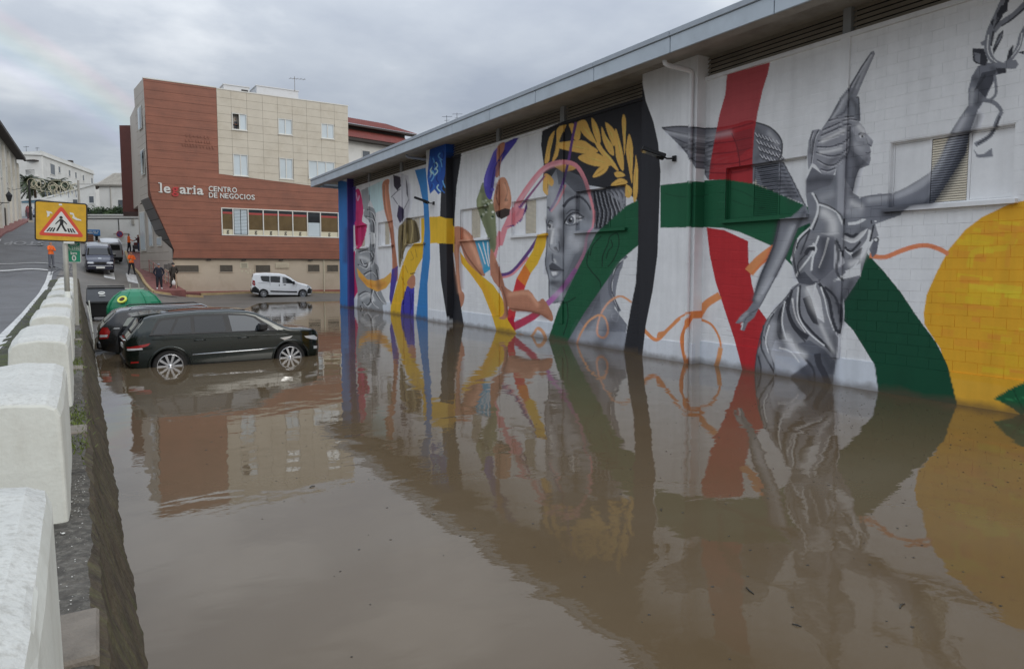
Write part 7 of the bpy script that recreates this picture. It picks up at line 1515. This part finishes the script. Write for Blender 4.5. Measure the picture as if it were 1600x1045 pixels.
# ================================================================ signs, bins and small things
M_POST = mat('galvanised_post', rgb(170, 168, 158), .55, .2, var=.12, vscale=4)
M_YEL = mat('sign_yellow', rgb(206, 160, 34), .5, var=.12, vscale=5, dirt=rgb(168,136,52), dscale=7, damt=.5)
M_SWH = mat('sign_white', rgb(212, 212, 206), .45, var=.05); M_SRD = mat('sign_triangle_red', rgb(206, 74, 54), .45, var=.07); M_SBK = mat('sign_black', rgb(24, 24, 24), .5, var=0); M_SGR = mat('sign_green', rgb(16, 128, 96), .45, var=.05)
sp = at(102.5, 400, 16.6); sx_, sy_ = float(sp[0]), float(sp[1]); gz = float(ledge_z(sy_)); SD = 16.6/1067
face = Matrix.Rotation(math.radians(-4), 4, 'Z') @ Matrix.Identity(4)
sgn = thing('crossing_sign', 'yellow pedestrian crossing warning sign on a post between the white blocks', 'sign', (sx_, sy_, gz), math.radians(-4) + 0.0)
zc = float(at(100, 347, 16.6)[2]) - gz; hw, hh = .535, .475; xo = -.045
def rrect(w_, h_, r_, n=5):
    return [(sx*(w_-r_) + r_*math.cos(a), sz*(h_-r_) + r_*math.sin(a)) for sx, sz, a0 in ((1,1,0),(-1,1,PI/2),(-1,-1,PI),(1,-1,1.5*PI)) for a in np.linspace(a0, a0+PI/2, n)]
tilt = Matrix.Rotation(math.radians(2.5), 4, 'Y')
def splate(name, poly, y0, th, m, par):
    o = MB().prism(poly, (0, th, 0), o=(0, y0, 0)).build(name, m, par); o.location = (xo, 0, zc); o.rotation_euler = (0, math.radians(2.2), 0); return o
bd = splate('border', rrect(hw, hh, .06), -.06, .02, M_SBK, sgn); yl = splate('panel', rrect(hw-.03, hh-.03, .04), -.066, .005, M_YEL, sgn)
def tri(w_, zb, zt, r_): # rounded triangle
    P = [Vector((-w_, zb)), Vector((w_, zb)), Vector((0, zt))]; out = []
    for i in range(3):
        a, c, d = P[i-1], P[i], P[(i+1) % 3]; u, v = (a-c).normalized(), (d-c).normalized(); p0, p1 = c+u*r_, c+v*r_
        for t_ in np.linspace(0, 1, 5): out.append(tuple(p0*(1-t_)**2 + c*2*t_*(1-t_) + p1*t_**2))
    return out
splate('red_triangle', tri(.475, -.345, .395, .10), -.071, .0045, M_SRD, sgn); splate('white_triangle', tri(.355, -.275, .255, .03), -.076, .0045, M_SWH, sgn)
fig = MB()
def fprism(poly): fig.prism(poly, (0,.003,0), o=(0,-.0795,0))
fprism([(.035*math.cos(a)-.005, .10+.035*math.sin(a)) for a in np.linspace(0, 2*PI, 14, endpoint=False)])
for poly in ([(-.035,.06),(.03,.06),(.045,-.03),(.03,-.06),(-.03,-.06),(-.025,0)], [(-.03,.06),(-.10,-.02),(-.125,-.06),(-.11,-.07),(-.08,-.035),(-.02,.03)], [(.025,.06),(.085,.0),(.12,-.05),(.105,-.062),(.07,-.02),(.02,.025)], [(-.03,-.05),(.01,-.05),(-.03,-.14),(-.07,-.225),(-.11,-.225),(-.06,-.12)], [(-.01,-.05),(.035,-.05),(.06,-.12),(.115,-.215),(.10,-.23),(.07,-.225),(.02,-.13)]): fprism(poly)
for x in (-.27,-.215,-.16,.16,.215,.27): s_ = x*.12; fprism([(x-.022-s_*-.3,-.245),(x+.012-s_*-.3,-.245),(x*.82+.016,-.15),(x*.82-.014,-.15)])
f_ = fig.build('walking_figure', M_SBK, sgn); f_.location = (xo,0,zc); f_.rotation_euler = (0, math.radians(2.2), 0)
for poly in ([(-.30,.24),(-.20,.22),(-.17,.18),(-.23,.19),(-.24,.12),(-.29,.09),(-.28,.16)], [(.17,.24),(.25,.22),(.27,.14),(.33,.10),(.40,.08),(.41,.05),(.30,.06),(.22,.11),(.24,.18),(.18,.19)], [(-.05,.43),(.01,.43),(.02,.39),(-.05,.385)]): splate('torn_sticker', poly, -.0705, .003, M_SWH, sgn)
px_ = float(at(104, 400, 16.6)[0]) - sx_
b = MB(); b.tube([(0,0,-.05),(0,0,zc+.4)], .058, 10); b.build('post', M_POST, sgn, True); b = MB(); b.tube([(0,0,-.05),(0,0,.86)], .064, 10); b.build('whitewashed_foot', M_WBLK, sgn, True)
# green kilometre plate on its own post
kp = at(115.5, 395, 16.9); km = thing('kilometre_sign', 'small green and white kilometre sign reading km 0', 'sign', (float(kp[0]), float(kp[1]), float(ledge_z(kp[1]))), math.radians(-2)); zk = float(at(114, 394.5, 17)[2]) - float(ledge_z(kp[1])); w_, h_ = .145, .25
b = MB(); b.prism(rrect(w_, h_, .02), (0,.015,0)); o = b.build('plate', M_SWH, km); o.location = (0,-.05,zk)
for (z0, z1) in ((.155,.24), (.055,.145), (-.235,.045)):
    b = MB(); b.box((-w_+.012,-.0545,zk+z0),(w_-.012,-.0505,zk+z1)); b.build('green_field', M_SGR, km)
def ktext(t_, size, x, z): text_mesh('lettering', t_, size, M_SWH, km, Matrix.Translation((x,-.058,zk+z)) @ Matrix.Rotation(PI/2, 4, 'X'), .004, True, 'CENTER')
ktext('A-2102', .085, 0, .072); ktext('km', .11, 0, -.055); ktext('0', .19, 0, -.205)
for k_, (x0_, x1_) in enumerate(((-.10,-.01),(.01,.10),(-.07,.07))): MB().box((x0_,-.0575,zk+.205-.03*(k_//2)),(x1_,-.055,zk+.217-.03*(k_//2))).build('worn_lettering', M_SWH, km)
b = MB(); b.box((-.04,-.03,-.05),(.04,.03,zk+.25)); b.build('post', M_POST, km)
# tail of another plate on the sign post
pl = at(107, 379.5, 16.7); o = MB().box((-.12,-.01,-.02),(.10,.005,.03)).build('side_plate', M_SWH, sgn); o.location = (.10,-.075,zc-.50)
# ---- green bottle bank
p = at(211, 470, 24.5); zg = float(zlow(p[0], p[1])); M_IGL = mat('green_plastic', rgb(18, 118, 82), .35, var=.06, vscale=3, spec=.5)
ig = thing('bottle_bank', 'green domed bottle bank with a yellow ringed opening', 'bottle bank', (float(p[0]), float(p[1]), zg))
ztop = float(at(211, 451, 24.5)[2]) - zg
def igl(prof, nm, m, n=8, rot=PI/8, par=ig, sm=False):
    b = MB(); b.lathe(prof, n, (0,0,0)); o = b.build(nm, m, par, sm); o.rotation_euler = (0,0,rot); return o
R1 = .92; body = igl([(R1*.86,0),(R1*.95,.2),(R1,ztop*.52),(R1*.985,ztop*.60),(R1*.90,ztop*.72),(R1*.74,ztop*.84),(R1*.50,ztop*.94),(R1*.26,ztop*.985),(0,ztop)], 'shell', M_IGL, 16, PI/16)
bv = body.modifiers.new('b','BEVEL'); bv.width = .03; bv.segments = 2; bv.limit_method = 'ANGLE'
for a in np.linspace(0, 2*PI, 8, endpoint=False)+.39:
    b = MB(); b.tube([(r_*R1*1.003*math.cos(a), r_*R1*1.003*math.sin(a), z_*ztop) for r_, z_ in ((.90,.1),(.99,.5),(.985,.6),(.90,.72),(.74,.84),(.5,.94))], .02, 5); b.build('rib', M_IGL, ig)
tov = Vector((-p[0], -p[1], 0)).normalized(); ac = math.atan2(tov.y, tov.x) - .50
nrm = Vector((math.cos(ac)*.72, math.sin(ac)*.72, .69)).normalized(); cpos = Vector((math.cos(ac)*R1*.86, math.sin(ac)*R1*.86, ztop*.77)) + nrm*.0
q = nrm.to_track_quat('Z', 'Y').to_matrix().to_4x4()
for (prof, nm, m_) in (([(.09,.0),(.09,.05),(.155,.05),(.155,.0)], 'yellow_ring', mat('yellow_rubber', rgb(206,212,84), .5, var=.05)), ([(0,.04),(.1,.045)], 'opening', M_SBK), ([(0,.05),(.05,.05),(.07,.06)], 'flap', mat('brown_rubber', rgb(70,48,36), .7))):
    b = MB(); b.lathe(prof, 24); o = b.build(nm, m_, ig); o.matrix_local = Matrix.Translation(cpos) @ q
b = MB(); b.tube([(-.14,0,ztop-.02),(-.14,0,ztop+.15),(-.12,0,ztop+.16)], .02, 6); b.tube([(.14,0,ztop-.02),(.14,0,ztop+.15),(.12,0,ztop+.16)], .02, 6); b.tube([(-.3,0,ztop-.01),(.3,0,ztop-.01)], .025, 6); b.build('lifting_lug', M_POST, ig)
# ---- black wheeled waste container
p = at(167, 482, 28.0); zg = float(zlow(p[0], p[1])); M_BIN = mat('black_plastic', rgb(28, 29, 31), .4, var=.12, vscale=5)
bn = thing('waste_container', 'black lidded waste container against the retaining wall', 'container', (float(p[0]), float(p[1]), zg), math.radians(-1)); zt = float(at(165, 449, 28)[2]) - zg
b = MB(); b.add([(-.58,-.45,.18),(.58,-.45,.18),(.58,.45,.18),(-.58,.45,.18),(-.68,-.55,zt-.60),(.68,-.55,zt-.60),(.68,.55,zt-.12),(-.68,.55,zt-.12)], [(0,3,2,1),(4,5,6,7),(0,1,5,4),(1,2,6,5),(2,3,7,6),(3,0,4,7)]); o = b.build('bin_body', M_BIN, bn); o.modifiers.new('b','BEVEL').width = .04
b = MB(); b.prism([(-.62,zt-.64),(.60,zt-.16),(.60,zt-.06),(.48,zt-.0),(.30,zt-.04),(-.2,zt-.30),(-.62,zt-.54)], (1.40,0,0), o=(-.70,0,0), U=(0,1,0)); o = b.build('lid', M_BIN, bn); o.modifiers.new('b','BEVEL').width = .02
for dz_ in (.0, .10): b = MB(); b.tube([(-.66,.50-dz_*2,zt+.04-dz_*.6),(.66,.50-dz_*2,zt+.04-dz_*.6)], .022, 6); b.build('lid_bar', M_BIN, bn)
nl = Vector((0,-.35,.94)).normalized(); b = MB(); b.lathe([(0,.0),(.12,.0)], 20); o = b.build('white_disc', M_SWH, bn); o.location = (-.16,-.10,zt-.22); o.rotation_euler = (math.radians(28),0,0)
b = MB(); b.box((-.09,-.008,.003),(.09,.02,.006)); b.box((-.06,.02,.003),(.06,.05,.006)); o = b.build('disc_mark', M_SBK, bn); o.location = (-.16,-.105,zt-.219); o.rotation_euler = (math.radians(28),0,0)
b = MB(); b.box((-.11,-.02,.0),(.11,.02,.003)); o = b.build('disc_caption', M_SWH, bn); o.location = (-.14,-.30,zt-.325); o.rotation_euler = (math.radians(28),0,0)
for x in (-.5,.5):
    for y in (-.4,.4): b = MB(); b.lathe([(0,-.03),(.09,-.03),(.09,.03),(0,.03)], 14, (x,y,.09), 'X'); b.build('castor', M_BIN, bn)
# ---- loose metal rods propped against the retaining wall
for i, (a_, c_) in enumerate((((139,470,24.3),(148,545,21.2)), ((137,478,23.6),(145,520,21.6)))):
    b = MB(); p0, p1 = Vector(tuple(map(float, at(*a_)))), Vector(tuple(map(float, at(*c_)))); b.tube([p0, p1], .022, 6); o = b.build('metal_rod', M_POST)
    tag(o, ('longer' if i == 0 else 'shorter') + ' pale metal rod propped on the retaining wall behind the cars', 'rod')
# ---- blue lorry body, brown crates and folded barrier behind the sign
p0, p1 = at(128, 380, 71.5), at(157, 380, 72.3); a, rz, L_ = frame_of(p0, p1); z1 = float(at(150, 357, 70)[2]); z0 = float(zlow(p0[0], p0[1]))
lb = thing('blue_lorry', 'blue lorry body with white lettering by the yard wall', 'lorry', (a.x, a.y, z0), rz); M_BLUE = mat('lorry_blue', rgb(46, 110, 164), .45, var=.08)
hb = z1 - z0; b = MB(); b.box((0,0,hb*.42),(L_,.9,hb), .03); b.build('box_body', M_BLUE, lb)
b = MB(); b.box((L_*.3,.05,.5),(L_-.05,.8,hb*.42)); b.build('chassis', M_SBK, lb); b = MB(); b.box((-.02,-.05,hb*.38),(L_+.02,.0,hb*.42)); b.build('tail_bar', M_SBK, lb)
for x in (.35, L_-.35): b = MB(); b.lathe([(0,-.12),(.45,-.12),(.45,.12),(0,.12)], 18, (x,.6,.42), 'X'); b.build('wheel', M_TYRE, lb)
for z_, xs in ((.82, ((.35,.75),(.85,1.2),(1.3,1.7),(1.8,2.0))), (.66, ((.3,.6),(.7,1.3),(1.4,1.9)))):
    for (x0, x1) in xs: b = MB(); b.box((x0*L_/2.15,-.012,hb*(z_-.03)),(x1*L_/2.15,-.002,hb*(z_+.03))); b.build('painted_lettering', M_SWH, lb)
CR = ['brown crate on the left end of the row beside the blue lorry', 'orange brown crate in the middle beside the blue lorry', 'brown crate nearest the silver van beside the blue lorry']
for i, px in enumerate((127, 133.5, 140)):
    p = at(px, 394, 66); zg = float(zlow(p[0], p[1])); t_ = thing('crate', CR[i], 'crate', (float(p[0]), float(p[1]), zg), rz, 'crates beside the blue lorry'); m_ = mat('crate_%d' % i, rgb(*((150,96,66),(168,104,62),(140,100,76))[i]), .8, var=.15)
    for k_ in range(4): b = MB(); b.box((-.38,-.3,.05+k_*.22),(.38,.3,.05+k_*.22+.18)); b.build('slat', m_, t_)
    b = MB(); b.box((-.34,-.26,.0),(.34,.26,.92)); b.build('core', mat('crate_core', rgb(90,62,46), .9), t_)
p = at(96, 418, 42); zg = float(zupp(p[0], p[1])); br = thing('folded_barrier', 'tangle of grey barrier rails at the end of the parapet', 'barrier', (float(p[0]), float(p[1]), zg), math.radians(20))
for (q0, q1) in (((-.7,0,.05),(.5,.1,.75)), ((-.6,.1,.75),(.55,0,.10)), ((-.75,0,.42),(.75,.05,.36)), ((-.55,.15,.08),(-.35,.1,.85)), ((.3,-.1,.05),(.55,.0,.72)), ((-.8,0,.04),(.8,.1,.04)), ((-.35,.1,.85),(.55,0,.72))): b = MB(); b.tube([q0, q1], .022, 6); b.build('rail', mat('barrier_grey', rgb(104,106,112), .5, .4, var=.1), br)
# ---- entry bollard pair, ramp box, cart
p = at(213, 393, 64); ct = thing('market_cart', 'small dark cart of boxes between the people at the ramp top', 'cart', (float(p[0])+.1, float(p[1])-.4, hz(float(p[0]), float(p[1])-.4)), 0)
for (a_, c_, m_) in (((-.4,-.3,.25),(.4,.3,.6), mat('cart_grey', rgb(78,76,78), .7)), ((-.3,-.25,.62),(.05,.2,.86), mat('cart_red', rgb(120,60,54), .7)), ((.08,-.25,.62),(.36,.2,.8), mat('cart_grey2', rgb(120,118,112), .7))): MB().box(a_, c_, .02).build('box', m_, ct)
for x in (-.32,.32):
    for y in (-.22,.22): b = MB(); b.lathe([(0,-.03),(.12,-.03),(.12,.03),(0,.03)], 14, (x,y,.12), 'Y'); b.build('wheel', M_TYRE, ct)
for i, zz_ in enumerate(((3.35,55.0),(3.6,52.6))):
    pass
# ---- wall boxes by the ramp
for i, (u, z0, z1, lb_) in enumerate(((.30,1.95,2.62,'grey meter cabinet on the entrance wall, beside the corner'), (1.25,2.1,2.55,'smaller grey meter cabinet on the entrance wall'))):
    b = MB(); b.prism([(u,z0),(u+.55,z0),(u+.55,z1),(u,z1)], (-.09,0,0), o=(-.004,0,0), U=(-.165,1,0)); o = b.build('meter_cabinet', mat('cabinet_grey', rgb(120,116,110), .6, var=.1)); o.matrix_world = OB.matrix_basis; tag(o, lb_, 'cabinet')
# ---- drain cover
b = MB(); V = []; c0 = at(262, 463, 44); 
for dx, dy in ((-.55,-.4),(.55,-.3),(.55,.5),(-.55,.4)): x, y = float(c0[0])+dx, float(c0[1])+dy; V.append((x, y, float(zlow(x, y))+.012))
new_mesh('drain_cover', V, [(0,1,2,3)], mat('iron_cover', rgb(58,56,54), .6, .3, var=.2, vscale=8), lot)
# ---- drifting twigs and specks
TW = [('short dark twig floating right of centre near the sun disc reflection', 1410, 946, .10, .2), ('dark twig floating below the statue reflection', 1172, 922, .11, 1.2), ('curled dark twig floating left of the red reflection', 1034, 796, .07, .7), ('small dark twig floating at the bottom of the picture', 1245, 976, .06, 2.0), ('tiny wet leaf floating below the office reflection', 488, 760, .07, .4)]
for lb_, x, y, ln_, a in TW:
    p = on_z(x, y, .004); b = MB(); d = Vector((math.cos(a), math.sin(a), 0))*ln_/2; b.tube([-d, Vector((0,0,.006)) + Vector((-d.y, d.x, 0))*.2, d], [.004,.006,.003], 6); tag(b.build('floating_twig', mat('wet_twig', rgb(48,44,36), .5, var=.2), None, True, tuple(map(float, p))), lb_, 'twig')
V = []; Fc = []
for k_ in range(900):
    x, y = (rng.uniform(1.0, 12), rng.uniform(2.2, 14)) if k_ % 2 else (12.3 - abs(rng.normal(0, 3.0)), rng.uniform(1.5, 8)); s_ = rng.uniform(.004, .014); a = rng.uniform(0, 6.28); j_ = len(V)
    for t_ in range(5): V.append((x + s_*math.cos(a+t_*1.257)*(1.6 if t_ == 0 else 1), y + s_*math.sin(a+t_*1.257), .002))
    V.append((x, y, .005)); Fc += [(j_+t_, j_+(t_+1) % 5, j_+5) for t_ in range(5)]
o = new_mesh('floating_debris', V, Fc, MATS['wet_twig']); tag(o, 'scattered dark specks of debris floating on the flood', 'debris', kind='stuff')
# ---- power cable over the pier and litter on the verge
lt = at(0, 560, 8);
